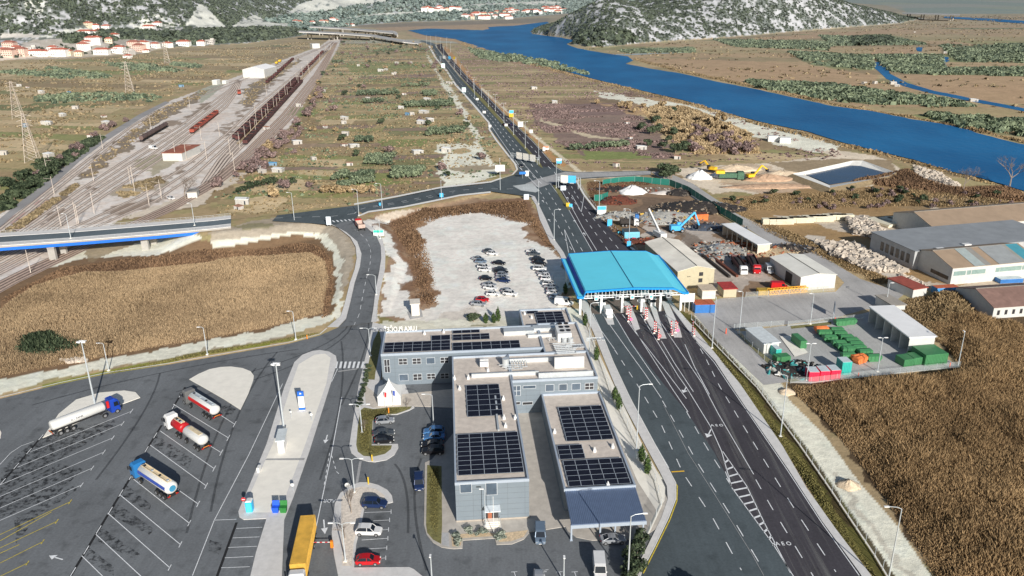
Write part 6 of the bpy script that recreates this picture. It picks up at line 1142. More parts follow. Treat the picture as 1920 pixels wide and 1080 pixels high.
def wagon_proto(name, c1, c2, Ln=12.5, kind='open'):
    r = empty(name)
    if kind == 'open':
        b = MB().box(0, 0, 1.05, Ln-.6, 2.7, .2)
        for s in (-1, 1): b.box(0, s*1.35, 2.0, Ln-.6, .12, 1.8)
        b.box(-(Ln-.6)/2, 0, 2.0, .12, 2.7, 1.8).box((Ln-.6)/2, 0, 2.0, .12, 2.7, 1.8).build('body', c1, r, local=True); MB().loft([[(-Ln/2+.4, -1.25, 2.3), (-Ln/2+.4, 1.25, 2.3), (-Ln/2+.4, 0, 2.6)], [(0, -1.25, 2.3), (0, 1.25, 2.3), (0, 0, 2.9)], [(Ln/2-.4, -1.25, 2.3), (Ln/2-.4, 1.25, 2.3), (Ln/2-.4, 0, 2.6)]]).build('load', c2, r, local=True)
    else: MB().cyl((-Ln/2+.6, 0, 2.3), (Ln/2-.6, 0, 2.3), 1.35, n=14).build('tank', c1, r, local=True); MB().cyl((0, 0, 3.5), (0, 0, 3.9), .45, n=10).build('dome', c2, r, local=True)
    MB().box(0, 0, .85, Ln, 2.2, .18).build('frame', DARKM, r, local=True)
    for x in (-Ln/2+1.6, Ln/2-1.6): MB().box(x, 0, .45, 2.2, 1.9, .6).build('bogie', DARKM, r, local=True)
    return Proto(r)
COAL = wagon_proto('freight_wagon', mat('wagon_maroon', S(92, 56, 54, .7), .85, var=.25, scale=.5, objrand=.25), mat('coal_load', S(56, 44, 44), .95, var=.3, scale=1)); REDW = wagon_proto('freight_wagon', mat('wagon_rust', S(140, 68, 54), .85, var=.25, scale=.5, objrand=.2), mat('wagon_inside', S(84, 50, 44), .95), 14.5); TNKW = wagon_proto('tank_wagon', mat('wagon_dark', S(92, 76, 72), .7, var=.2), DARKM, 11, 'tank')
def rake(proto, p0, p1, n, label, group, cat='wagon', ln=None):
    a = W(*p0); b = W(*p1); rz = atan2(b.y-a.y, b.x-a.x)
    for k in range(n): q = a.lerp(b, (k+.5)/n); proto.put((q.x, q.y, .1), rz, label, group, cat)
rake(COAL, (440, 262), (556, 150), 26, 'maroon coal wagon in the left row of loaded wagons', 'coal wagons of the left row'); rake(COAL, (446, 265), (561, 150), 26, 'maroon coal wagon in the second row beside the catenary strip', 'coal wagons of the second row'); rake(COAL, (460, 272), (566, 155), 28, 'maroon coal wagon in the right row of loaded wagons', 'coal wagons of the right row')
rake(COAL, (564, 143), (606, 98), 14, 'dark wagon in the long row running away to the junction', 'wagons of the far row'); rake(COAL, (500, 158), (550, 112), 14, 'dark maroon wagon on the far siding below the engine hall', 'wagons of the far siding')
rake(REDW, (360, 251), (407, 214), 6, 'rust red open wagon standing in a short train in mid yard', 'rust red wagons in mid yard'); rake(REDW, (449, 181), (449, 172), 1, 'single rust red wagon on the track end below the engine hall', None); rake(TNKW, (266, 266), (312, 239), 6, 'dark tank wagon rusting on the siding left of the yard', 'dark tank wagons')
rake(wagon_proto('maintenance_wagon', mat('wagon_yellow', (.7, .45, .03, 1), .6), DARKM, 9), (516, 122), (528, 115), 2, 'yellow works wagon by the far tracks', 'yellow works wagons')
strip('catenary_strip', [(443, 270), (520, 190), (600, 110), (632, 80)], [(448, 271), (526, 191), (604, 110), (634, 80)], mat('strip_tan', S(184, 164, 132), .9, var=.15, scale=.5), .12)
rng = random.Random(3)
PM_ = mat('mast_grey', S(176, 166, 156), .7); 
def cpole(px, py, h=9.5, arm=4, label='thin catenary mast among the tracks', side=1):
    q = W(px, py); r = empty('catenary_mast', (q.x, q.y, 0), 0, label, 'mast', 'catenary masts of the rail yard'); MB().cyl((0, 0, 0), (0, 0, h), .16, .1, n=6).build('post', PM_, r, local=True); MB().tube([(0, 0, h-1.2), (arm*side, 0, h-.8)], .06, 4).build('bracket', PM_, r, local=True)
for k in range(16):
    t = k/15; cpole(450+t*160, 275-t*182+3*(1-t), 9.5, 5, side=-1); 
    if k % 2: cpole(470+t*150, 262-t*168, 9.5, 5)
for x, y in [(176, 340), (115, 425), (145, 420), (177, 400), (102, 365), (148, 420), (253, 360), (280, 385), (303, 372), (357, 205), (432, 290), (378, 262), (412, 255), (284, 245), (250, 345), (330, 300), (350, 300), (388, 300), (440, 320), (58, 512), (245, 345), (480, 222), (90, 330), (193, 280), (500, 178)]: cpole(x, y, rng.uniform(8, 10), 3.5, side=rng.choice((-1, 1)))

# ================================================================== lamps, signs, gantries
HEADM = mat('lamp_head', S(214, 216, 218), .4)
def lamp(b, t, arms, label, group=None, name='street_lamp', r=.11, z0=0, cat='lamp'):
    h = hgt(b, t, z0); q = W(*b, z0); e = empty(name, (q.x, q.y, z0), 0, label, cat, group); MB().cyl((0, 0, 0), (0, 0, h), r*1.25, r*.7, n=8).build('pole', STEEL, e, local=True); MB().box(0, 0, .12, .6, .6, .24).build('base', PALE, e, local=True)
    for dx, dy in arms:
        MB().tube([(0, 0, h-.05), (dx*.3, dy*.3, h+.25), (dx*.9, dy*.9, h+.3)], .06, 5).build('arm', STEEL, e, local=True); MB().box(dx, dy, h+.28, .75 if abs(dx) > abs(dy) else .3, .3 if abs(dx) > abs(dy) else .75, .13).build('lamp_head', HEADM, e, local=True)
    return e
def mast(b, t, label):
    h = hgt(b, t); q = W(*b); e = empty('floodlight_mast', (q.x, q.y, .1), 0, label, 'lamp mast'); MB().cyl((0, 0, 0), (0, 0, h), .22, .11, n=10).build('pole', STEEL, e, local=True)
    for i, (dx, dy) in enumerate([(-.55, -.2), (.5, -.2), (-.3, .5), (.45, .45)]): MB().box(dx, dy, h+.05, .75, .5, .22, i*.5, .25).build('floodlight', HEADM, e, local=True)
mast((178, 757), 642, 'tall floodlight mast behind the white tanker on the lens shaped island'); mast((533, 808), 684, 'tall floodlight mast beside the white kiosk on the long island')
G1 = 'lamp posts along the truck park edge'
for b, t, l in [((204, 695), 645, 'short lamp post at the gravel track left of the truck park'), ((389, 665), 615, 'lamp post with single arm at the middle of the truck park edge'), ((555, 637), 585, 'lamp post beside the green sign boards near the park entrance')]: lamp(b, t, [(-1.2, 0)], l)
for b, t, arms, l, z in [((706, 553), 517, [(-2.2, .3)], 'curved arm lamp post on the outer side of the access road bend', 1), ((695, 668), 617, [(-1.8, 0), (1.8, 0)], 'double armed lamp post at the customs house corner', 0), ((679, 812), 760, [(-1.8, 0), (1.8, 0)], 'double armed lamp post on the lawn island', 0), ((665, 923), 862, [(-1.8, 0), (1.8, 0)], 'double armed lamp post on the gravel island head', 0), ((648, 1053), 983, [(-1.8, 0), (1.8, 0)], 'double armed lamp post beside the red hatchback bay', 0),
    ((813, 797), 741, [(-1.8, 0)], 'single armed lamp post in the shaded parking row', 0), ((810, 1090), 1042, [(0, -.4)], 'lamp post with a small head cut off by the lower edge', 0), ((1057, 1092), 1044, [(0, -.4)], 'thin lamp post near the lower edge beside the silver hatchback', 0), ((1193, 846), 724, [(2.2, .3)], 'tall lamp post beside the grey cabinet and cypresses', 0), ((1177, 1092), 968, [(2.2, .3)], 'tall lamp post in front of the blue canopy corner', 0), ((1105, 660), 570, [(1.8, .2)], 'tall lamp post between the customs house and the toll lanes', 0),
    ((1663, 1100), 954, [(-2.2, .2)], 'tall lamp post at the fence near the lower right corner', 0), ((1463, 819), 705, [(-2.2, .2)], 'tall lamp post on a concrete block beside the toll road verge', 0), ((1335, 653), 557, [(-1.8, 0)], 'lamp post on the verge beside the blue open container', 0), ((1386, 623), 548, [(-.9, 0)], 'lamp post at the depot gate', 0), ((1519, 608), 552, [(-.9, 0)], 'lamp post in the middle of the depot\'s back fence', 0), ((1661, 574), 532, [(.9, 0)], 'lamp post behind the white open shelter', 0), ((1645, 697), 635, [(-.8, 0), (.8, 0)], 'T shaped lamp post in front of the white shelter', 0), ((1512, 713), 646, [(-.8, 0), (.8, 0)], 'T shaped lamp post beside the red containers', 0), ((1796, 687), 624, [(0, .4)], 'slim lamp post at the depot\'s far right corner', 0),
    ((1039, 450), 394, [(2, 0)], 'lamp post between the gravel lot and the motorway south of the junction', 0), ((1123, 399), 340, [(-2, 0)], 'lamp post beside the blue white direction board at the scrapyard', 0), ((1179, 457), 393, [(-2, 0)], 'lamp post beside the scrapyard lorry cab', 0), ((1010, 383), 343, [(0, .8)], 'lamp post on the inner corner of the junction', 0), ((938, 358), 299, [(0, .8)], 'lamp post with a white cabinet behind it at the slip road', 0), ((1043, 353), 303, [(1.2, 0)], 'tall lamp post beside the blue sign at the junction', 0),
    ((673, 404), 356, [(-1.8, 0)], 'lamp post at the crosswalk by the access road mouth', 3), ((717, 393), 345, [(-1.8, 0)], 'lamp post behind the cyan sign on the connecting road', 2), ((828, 375), 340, [(0, .8)], 'lamp post by the blue sign on the connecting road', 1), ((365, 423), 382, [(-1.2, 0)], 'lamp post on the railing at the bridge end', 6), ((133, 447), 402, [(-1.2, 0)], 'lamp post on the middle of the blue beamed bridge', 7), ((552, 414), 362, [(-1.5, 0)], 'lamp post on the embankment road between bridge and crosswalk', 4), ((713, 448), 415, [(0, .5)], 'slim lamp post on the outer pavement of the access road bend', 2.5)]: lamp(b, t, arms, l, None, z0=z)
for k, (x, y, t) in enumerate([(903, 183, 160), (916, 200, 170), (929, 208, 178), (945, 233, 194), (963, 253, 214), (985, 278, 229), (1010, 300, 260), (888, 168, 146), (876, 153, 134), (864, 140, 122), (852, 128, 112), (842, 116, 100), (890, 185, 150), (832, 103, 88)]): lamp((x, y), t, [(1.2, 0), (-1.2, 0)], 'tall thin lamp post in the row along the motorway median', 'lamp posts along the motorway median')
for x, y, t in [(818, 90, 66), (808, 88, 68), (800, 84, 66), (826, 92, 72), (838, 92, 70), (845, 98, 80)]: lamp((x, y), t, [(1, 0)], 'thin lamp post at the distant motorway fork', 'lamp posts at the distant motorway fork')
BLUS = mat('sign_blue', S(70, 165, 225), .5); SWH = mat('sign_back', (.82, .82, .8, 1), .45); YELS = mat('sign_yellow', (.75, .5, .03, 1), .5)
def board(b, t, w, hh, m, label, m2=None, z0=0, name='road_sign', yaw=0, posts=2):
    h = hgt(b, t, z0); q = W(*b, z0); e = empty(name, (q.x, q.y, z0), yaw, label, 'road sign'); hh = min(hh, h)
    for s in ((-1, 1) if posts == 2 else (0,)): MB().cyl((s*w*.3, 0, 0), (s*w*.3, 0, h), .06, n=6).build('post', STEEL, e, local=True)
    p_ = MB().box(0, -.1, h-hh/2, w, .08, hh).build('panel', m, e, local=True)
    if m2: MB().box(0, -.15, h-hh*.25, w*.94, .03, hh*.42).build('field', m2, p_, local=True)
    return e
board((710, 442), 431, 3.8, 2.6, SWH, 'white and green direction board at the access road bend', mat('sign_green', S(60, 180, 160), .5), 2.6); board((617, 424), 406, 1.8, 3.2, mat('sign_greyback', S(186, 196, 206), .5), 'grey backed upright board at the inner crosswalk corner', None, 3.2); board((828, 372), 362, 1.6, 2.4, BLUS, 'blue and white sign by the connecting road', None, .8)
board((713, 391), 380, .8, 1.2, BLUS, 'small blue sign beside a lamp post on the connecting road', None, 2, posts=1); board((1128, 404), 386, 3.6, 3.6, SWH, 'large white board with blue top beside the scrapyard fence', BLUS); board((1143, 424), 411, 1.8, 3.0, BLUS, 'upright light blue sign beside the scrapyard', None); board((1179, 463), 452, 1.4, 2.2, BLUS, 'blue sign at the foot of the lamp beside the scrapyard', None, posts=1); board((1161, 440), 434, 1, 1.4, mat('sign_sky', S(90, 190, 230), .5), 'small bright blue sign between the scrapyard lorries', None, posts=1)
board((1048, 310), 297, 2.8, 2.6, BLUS, 'bright blue direction sign right of the junction', SWH); board((1024, 284), 274, 3, 2, SWH, 'white sign with orange edge right of the motorway', mat('sign_orange', S(214, 110, 70), .5)); board((1020, 286), 276, 1.5, 2, SWH, 'white sign close to the orange edged one', None); board((976, 240), 228, 3.4, 3.4, SWH, 'square white board right of the motorway', None); board((959, 222), 206, 3.2, 5, YELS, 'blue and yellow direction board right of the motorway', BLUS)
board((870, 175), 164, 3.4, 4, mat('sign_paleblue', S(196, 216, 226), .5), 'pale square board on the left edge of the motorway', None); board((831, 128), 119, 4, 5, mat('sign_paleblue', S(196, 216, 226), .5), 'pale board farther up the left motorway edge', None); board((938, 333), 309, 4.6, 3.2, SWH, 'white box like sign at the gravel yard by the slip road', None, posts=1); board((919, 240), 234, 1.6, 1.6, SWH, 'small white sign at the left motorway edge', None); board((996, 256), 243, 2, 2, SWH, 'small white sign at the right motorway shoulder', None, posts=1); board((949, 238), 232, 2, 1.6, SWH, 'small white sign on the motorway median', None, posts=1)
board((908, 213), 208, 2.2, 1.6, SWH, 'small white sign on the median farther up the motorway', None, posts=1); board((895, 190), 184, 2.2, 1.6, SWH, 'white sign on the median at the widening of the motorway', None, posts=1)
board((987, 374), 364, 2.2, 3, mat('sign_greyback', S(186, 196, 206), .5), 'grey board at the tip of the pavement by the gravel lot', None); board((980, 335), 322, 3.2, 1.2, mat('sign_deepblue', S(40, 110, 190), .5), 'dark blue pointer sign on the junction triangle', None, posts=1); board((988, 330), 320, 1.8, 2.6, SWH, 'white cabinet like sign on the junction triangle', None, posts=1); board((1056, 357), 348, 2.4, 2.2, mat('sign_greyback', S(186, 196, 206), .5), 'grey sign back at the start of the southern median', None); board((1065, 388), 380, 1.6, 1.6, YELS, 'yellow plate at the end of the southern median', None, posts=1); board((1070, 388), 382, 1.4, 1.4, BLUS, 'blue plate beside the yellow one on the southern median', None, posts=1)
q = W(567, 770); e = empty('info_totem', (q.x, q.y, .15), radians(3), 'blue and white information pillar on the long island', 'information pillar'); MB().box(0, 0, 2.3, 1.3, .35, 4.6).build('panel', SWH, e, local=True); MB().box(0, 0, 4.1, 1.36, .4, 1.2).build('top_field', mat('totem_blue', S(30, 90, 180), .5), e, local=True); MB().box(0, 0, .4, 1.36, .4, .6).build('foot_field', mat('totem_blue', S(30, 90, 180), .5), e, local=True); MB().cyl((0, -.21, 4.2), (0, -.24, 4.2), .3, n=3).build('emblem', SWH, e, local=True)
ZB = lambda x, y: (x/3, 720+y/3)
q = W(*ZB(1408, 715)); e = empty('portable_toilet', (q.x, q.y, .15), .05, 'light blue portable toilet with white roof beside the no entry sign', 'toilet cabin'); MB().box(0, 0, 1.05, 1.15, 1.15, 2.1).build('wall', mat('toilet_blue', S(40, 165, 215), .5), e, local=True); MB().loft([[(-.6, -.6, 2.1), (.6, -.6, 2.1), (.6, .6, 2.1), (-.6, .6, 2.1)], [(-.3, -.5, 2.35), (.3, -.5, 2.35), (.3, .5, 2.35), (-.3, .5, 2.35)]]).build('roof', SWH, e, local=True); MB().box(0, -.59, 1.0, .8, .03, 1.8).build('door', mat('toilet_door', S(70, 185, 225), .5), e, local=True)
disc_sign(*ZB(1378, 700), 720+645/3, RED, 'round no entry sign at the corner of the long island', .42, WHITEP); disc_sign(*ZB(1650, 605), 720+565/3, SWH, 'small white round sign back on the island\'s right edge', .35); disc_sign(*ZB(1755, 210), 720+170/3, SWH, 'white sign on a thin post beside the information pillar', .3); disc_sign(*ZB(1640, 190), 720+155/3, SWH, 'short white marker beside the information pillar', .22)
disc_sign(653, 925, 908, SWH, 'round white sign back at the tip of the gravel island', .5)
for x, m, l in ((1553, mat('bin_blue', S(30, 80, 190), .5), 'blue wheeled waste bin next to the green one'), (1597, mat('bin_green', S(40, 110, 50), .5), 'dark green wheeled waste bin next to the blue one')):
    q = W(*ZB(x, 722)); e = empty('waste_bin', (q.x, q.y, .15), 0, l, 'waste bin'); MB().loft([[(-.5, -.4, 0), (.5, -.4, 0), (.5, .4, 0), (-.5, .4, 0)], [(-.62, -.5, 1.1), (.62, -.5, 1.1), (.62, .5, 1.1), (-.62, .5, 1.1)]]).build('body', m, e, local=True); MB().box(0, .55, 1.5, 1.25, .1, .9, 0, 0, -.3).build('lid', m, e, local=True)
q = W(486, 884); MB().box(0, 0, .5, .5, 1.2, 1).build('control_cabinet', SWH, None); o = bpy.data.objects['control_cabinet']; o.location = (q.x, q.y, .14); tag(o, 'small white control cabinet at the left edge of the long island', 'cabinet')
for px, py, tip, m, l in ((698, 865, 854, YELS, 'yellow bollard on the kerb of the lawn island'), (691, 908, 896, YELS, 'yellow bollard on the kerb of the gravel island'), (576, 636, 629, mat('post_orange', S(230, 130, 40), .6), 'orange bollard near the truck park entrance'), (1361, 626, 617, mat('post_orange2', S(230, 80, 40), .6), 'orange hydrant by the depot gate'), (1609, 706, 700, mat('post_orange2', S(230, 80, 40), .6), 'orange hydrant right of the teal container'), (1780, 690, 681, mat('post_orange2', S(230, 80, 40), .6), 'orange hydrant at the depot\'s far right corner'), (1565, 603, 596, mat('post_orange2', S(230, 80, 40), .6), 'orange hydrant behind the open green skip'), (1441, 686, 676, WHITEP, 'white waste box'), (729, 775, 766, mat('post_orange', S(230, 130, 40), .6), 'orange box in front of the white tent')):
    if 'waste box' in l: continue
    h = hgt((px, py), tip); q = W(px, py); e = empty('bollard', (q.x, q.y, .1), 0, l, 'bollard'); MB().cyl((0, 0, 0), (0, 0, h), .14, n=10).build('body', m, e, local=True); MB().cyl((0, 0, h), (0, 0, h+.08), .17, .1, n=10).build('cap', m, e, local=True)
for px, py, l in ((607, 742, 0),): pass
q = W(1197, 860); e = empty('switch_cabinet', (q.x, q.y, .1), fa, 'pale grey switch cabinet between lamp post and cypress', 'cabinet'); MB().box(0, 0, .9, 1.0, .7, 1.8).build('body', mat('roof_palegrey', S(186, 192, 194), .7), e, local=True); MB().box(0, 0, 1.85, 1.1, .8, .1).build('top', SWH, e, local=True)
q = W(879, 975); e = empty('bench', (q.x, q.y, .13), fa, 'dark bench against the front wall of the customs house', 'bench'); MB().box(0, 0, .45, 1.9, .5, .08).build('seat', DARKM, e, local=True); MB().box(0, .25, .75, 1.9, .06, .5).build('backrest', DARKM, e, local=True)
for s in (-.8, .8): MB().box(s, 0, .22, .08, .5, .44).build('leg', DARKM, e, local=True)
for x, y, t, nm, l in ((926, 1001, 932, 'flagpole', 'white flagpole in front of the entrance steps'), (722, 763, 736, 'flagpole', 'flagpole carrying a red white blue flag by the tent'), (738, 763, 733, 'flagpole', 'flagpole carrying a dark blue flag by the tent')):
    h = hgt((x, y), t); q = W(x, y); e = empty(nm, (q.x, q.y, .1), 0, l, 'flagpole'); MB().cyl((0, 0, 0), (0, 0, h), .06, .04, n=7).build('pole', SWH, e, local=True)
    if 'flag by' in l: MB().loft([[(0, 0, h-.1), (0, 0, h-1.1), (.02, .02, h-1.1), (.02, .02, h-.1)], [(.5, .12, h-.2), (.4, .1, h-1.5), (.42, .12, h-1.5), (.52, .14, h-.2)]]).build('flag', RED if 'red' in l else BLU, e, local=True)
lamp((910, 988), 919, [(-.5, 0)], 'black lamp post beside the entrance door', None, r=.07)
def gantry(b0, b1, top, panels, label):
    h = hgt(b0, top); a = W(*b0); b = W(*b1); e = empty('sign_gantry', tuple((a+b)/2), 0, label, 'sign gantry')
    for p in (a, b):
        for s in (-.5, .5): MB().cyl((p.x+s, p.y, 0), (p.x+s, p.y, h), .14, n=6).build('post', STEEL, e)
    d = b-a
    for z in (h-.3, h-1.5): MB().tube([Vector((a.x, a.y, z)), Vector((b.x, b.y, z))], .12, 5).build('beam', STEEL, e)
    mb = MB()
    for k in range(12): p = a+d*(k/12); q_ = a+d*((k+1)/12); mb.tube([(p.x, p.y, h-.3 if k % 2 else h-1.5), (q_.x, q_.y, h-1.5 if k % 2 else h-.3)], .05, 4)
    mb.build('lattice', STEEL, e); rz = atan2(d.y, d.x)
    for t, w, m in panels: p = a+d*t; pp = MB().box(p.x, p.y-.3, h-.9, w, .12, 3.4, rz).build('panel', m, e); MB().box(p.x, p.y-.42, h-2.7, w*.5, .1, .4, rz).build('lamp_bar', STEEL, e)
PNL = mat('panel_glare', (.85, .82, .76, 1), .3)
gantry((960, 300), (1009, 309), 286, [(.28, 3.9, PNL), (.53, 3.9, PNL), (.79, 3.9, PNL)], 'gantry with three glaring white panels across the motorway'); gantry((1045, 353), (1086, 355), 331, [(.33, 3.6, PNL), (.66, 3.6, BLUS)], 'gantry with a white and a blue panel over the junction exit'); gantry((826, 117), (855, 120), 105, [(.25, 5, SWH), (.6, 4.5, BLUS), (.9, 3.8, YELS)], 'distant gantry with white, blue and yellow panels')
q = W(1287, 584); e = empty('sign_board', (q.x, q.y, 0), .1, 'large white notice board on four posts right of the toll roof', 'sign')
MB().box(0, 0, 4.2, 4.2, .15, 2.6).build('panel', SWH, e, local=True)
for s in (-1.9, -.6, .7, 1.9): MB().cyl((s, .1, 0), (s, .1, 4.4), .09, n=6).build('post', SWH, e, local=True)
ZS = lambda x, y: (1300+x/6, 440+y/6)
q = W(*ZS(1575, 915)); e = empty('billboard', (q.x, q.y, 0), radians(70), 'double sided billboard frame on the service yard', 'billboard'); MB().box(0, 0, 2.6, 3.4, .2, 2.4).build('panel', mat('board_grey', S(90, 100, 112), .6), e, local=True)
for s in (-1.5, 1.5): MB().cyl((s, 0, 0), (s, 0, 3.6), .1, n=6).build('post', STEEL, e, local=True)

# ================================================================== fences
mm_, nt, bs = nodes('chain_link'); bs.inputs['Base Color'].default_value = S(176, 182, 182); N = nt.nodes; L = nt.links; bs.inputs['Alpha'].default_value = .22
gm_, nt, bs = nodes('shade_net'); bs.inputs['Base Color'].default_value = S(28, 104, 92); bs.inputs['Roughness'].default_value = .9; bs.inputs['Alpha'].default_value = .97
def fence(pts, h, label, net=mm_, step=3.0, post=STEEL, wall=None, name='fence'):
    w = [W(*p) for p in pts]; e = empty(name, tuple(w[0]), 0, label, 'fence'); mb = MB(); ps = MB(); acc = []
    for a, b in zip(w, w[1:]):
        mb.quad(a+Vector((0, 0, .1)), b+Vector((0, 0, .1)), b+Vector((0, 0, h)), a+Vector((0, 0, h))); n = max(1, int((b-a).length/step))
        for k in range(n): acc.append(a.lerp(b, k/n))
    mb.build('mesh_panel', net, e)
    for q in acc[:95]: MB().cyl((q.x, q.y, 0), (q.x, q.y, h+.05), .05, n=5).build('post', post, e)
    if wall:
        mb = MB()
        for a, b in zip(w, w[1:]): line_mb(mb, [a, b], .3, .35, world=True)
        mb.build('base_wall', PALE, e)
fence([(1296, 600), (1345, 652), (1420, 730), (1500, 838), (1560, 925), (1640, 1045), (1670, 1095)], 2.0, 'chain link fence between the toll road verge and the gravel track', wall=1)
fence([(1094, 592), (1118, 660), (1145, 738), (1190, 830), (1228, 905), (1240, 950), (1208, 1020), (1180, 1080)], 1.9, 'chain link fence beside the customs house and the toll lanes', wall=1)
fence([(1376, 619), (1395, 617), (1420, 615), (1470, 612)], 1.8, 'green meshed gate fence of the depot'); fence([(1477, 612), (1515, 609), (1558, 604), (1620, 598)], 1.6, 'low mesh fence along the depot back edge', wall=1); fence([(1482, 719), (1520, 720), (1640, 706), (1800, 690)], 1.8, 'mesh fence between the depot and the reed bed', wall=1)
fence([(1382, 626), (1410, 652), (1445, 688), (1480, 718)], 1.6, 'mesh fence between the depot lawn and the gravel track')
fence([(1130, 349), (1160, 344), (1190, 342), (1255, 348), (1290, 362), (1340, 395), (1392, 425)], 3.0, 'tall green shade net fence around the scrapyard', gm_, 4); fence([(1114, 378), (1128, 377), (1140, 372)], 3.0, 'short piece of green shade net fence by the road', gm_, 4)
fence([(724, 475), (723, 506), (715, 542), (709, 573), (707, 604)], 1.1, 'low guard railing on the outside of the access road bend'); fence([(1398, 558), (1440, 556), (1500, 551), (1565, 546)], 1.8, 'mesh fence in front of the yellow crane parts')
fence([(1086, 343), (1100, 367), (1134, 410), (1180, 457), (1196, 472)], 1.2, 'low fence along the right edge of the southern carriageway')
sheet('lawn', [(1390, 628), (1400, 636), (1480, 706), (1500, 714), (1482, 717), (1445, 687), (1382, 626)], GRS, .08); sheet('lawn', [(1482, 612), (1558, 604), (1559, 609), (1484, 617)], GRS, .08)

# ================================================================== scrap, rubble, machines
def clutter(name, px, py, rx, ry, hz, n, pal, label, cat='scrap heap', smin=.3, smax=1.6, seed=0, core=None):
    rr = random.Random(seed); q = W(px, py); e = empty(name, (q.x, q.y, 0), 0, label, cat); bins = [MB() for _ in pal]
    for i in range(n):
        a = rr.uniform(0, 2*pi); d = sqrt(rr.random()); x, y = cos(a)*d*rx, sin(a)*d*ry; z = hz*(1-d)**.8*rr.uniform(.5, 1)+.15; s = rr.uniform(smin, smax)
        bins[rr.randrange(len(pal))].box(x, y, z, s, s*rr.uniform(.2, .9), s*rr.uniform(.08, .5), rr.uniform(0, pi), rr.uniform(-.7, .7), rr.uniform(-.7, .7))
    rings = [[(cos(t)*rx*k*(1+.12*sin(3*t+seed)), sin(t)*ry*k*(1+.12*cos(4*t+seed)), z) for t in np.linspace(0, 2*pi, 14)[:-1]] for k, z in ((1, 0), (.8, hz*.3), (.45, hz*.65), (.1, hz*.9))]
    MB().loft(rings).build('heap', core or pal[0], e, local=True)
    for m, b in zip(pal, bins):
        o = b.build('scrap_piece', m, e, local=True); o['kind'] = 'stuff'
    return e
mS = lambda n, *c: mat('scrap_'+n, S(*c), .7, .2, var=.3, scale=1.2)
sw, sg, sd, sr, sb, so_, sy, sgr = mS('white', 158, 156, 150), mS('grey', 112, 102, 92), mS('dark', 52, 48, 46), mS('rust', 104, 62, 48), mS('blue', 72, 80, 92), mS('orange', 140, 84, 58), mS('yellow', 170, 140, 60), mS('green', 66, 96, 78)
ZC = lambda x, y: (1100+x/6, 320+y/6)
clutter('scrap_heap', *ZC(880, 540), 15, 9, 3.2, 420, [sw, sg, sd, sg, sw, sr, sb, sy], 'big pile of pale and coloured scrap metal in the middle of the scrapyard', seed=1)
clutter('scrap_heap', *ZC(1230, 430), 20, 10, 3.6, 420, [sd, sg, mS('brown', 110, 96, 82), sd, mS('tan', 150, 134, 110)], 'long dark brown scrap pile against the green fence', seed=2); clutter('scrap_heap', *ZC(350, 345), 8, 7, 2.6, 160, [sr, mS('brick', 110, 56, 44), sd], 'red brown rusty heap near the short green fence', seed=3); clutter('scrap_heap', *ZC(400, 520), 11, 6, 2.4, 220, [sw, sg, sd, sg, sb], 'pile of pale scrap beside the road and the white lorry', seed=4)
clutter('scrap_heap', *ZC(1040, 260), 6, 5, 2.4, 120, [sd, sg], 'small dark heap at the fence corner', seed=5); clutter('scrap_heap', *ZC(350, 215), 13, 5, 1.8, 120, [sd, sr, mS('brown', 110, 96, 82)], 'low dark heap along the back fence', seed=6); clutter('scrap_heap', *ZC(780, 225), 9, 4, 1.2, 90, [sg, sw, sr], 'flat scatter of grey scrap with a red piece at the back fence', seed=7)
clutter('scrap_heap', *ZC(1500, 900), 10, 9, 1.8, 220, [sw, sw, sg, so_, sd, sb], 'scatter of white machine parts in front of the lorries', seed=8); clutter('scrap_heap', *ZC(1600, 990), 9, 4, 1.5, 100, [sw, so_, sd, sg], 'white and orange scrap behind the scrap lorries', seed=28); clutter('scrap_heap', *ZC(1440, 640), 12, 5, 1.6, 160, [sb, sg, sw, sd], 'crushed cars heap at the end of the open shed', seed=9); clutter('scrap_heap', *ZC(1640, 830), 14, 3, 1.0, 130, [so_, sw, sd, sg, sr], 'line of small parts along the open shed', seed=10)
clutter('scrap_heap', *ZS(900, 215), 9, 4, 2.4, 160, [mS('tan', 200, 180, 150), mS('tan2', 176, 160, 134), so_], 'heap of tan crushed material beside the white hall', seed=11); clutter('scrap_heap', *ZS(1060, 170), 10, 5, 2.2, 160, [sd, sg, sb], 'dark blue grey heap behind the white hall', seed=12); clutter('scrap_heap', *ZC(620, 800), 7, 3, 1.2, 80, [sr, so_, RED, sd], 'rusty and red parts behind the cream hall', seed=13)
clutter('scrap_heap', *ZD(760, 800), 7, 5, 1.0, 130, [sd, sd, sw, mS('teal', 60, 140, 140)], 'black scrap and tyres in the depot corner', seed=14)
def cone(px, py, rx, ry, h, m, label, seed=0, cat='gravel heap', name='gravel_heap'):
    rr = random.Random(seed); q = W(px, py); rings = []
    for k, z in ((1, 0), (.82, .22), (.6, .48), (.35, .75), (.12, .95)): rings.append([(q.x+cos(t)*rx*k*rr.uniform(.82, 1.12), q.y+sin(t)*ry*k*rr.uniform(.82, 1.12), h*z*rr.uniform(.75, 1.2)) for t in np.linspace(0, 2*pi, 27)[:-1]])
    return tag(MB().loft(rings).build(name, m, smooth=True), label, cat)
WG = mat('gravel_white', S(222, 218, 214), .95, var=.12, scale=1, bump=.6); TG = mat('gravel_tan', S(190, 172, 148), .95, var=.2, scale=.6, bump=.8); RB_ = mat('rubble_brown', S(170, 142, 118), .95, var=.3, scale=.6, bump=1)
cone(*ZC(515, 240), 7, 6, 3, WG, 'white gravel cone at the back of the scrapyard', 1); cone(*ZC(900, 250), 8, 3.5, 1, mat('gravel_grey', S(190, 184, 178), .95), 'low grey gravel patch by the back fence', 2)
ZQ = lambda x, y: (1280+x/3, y/3)
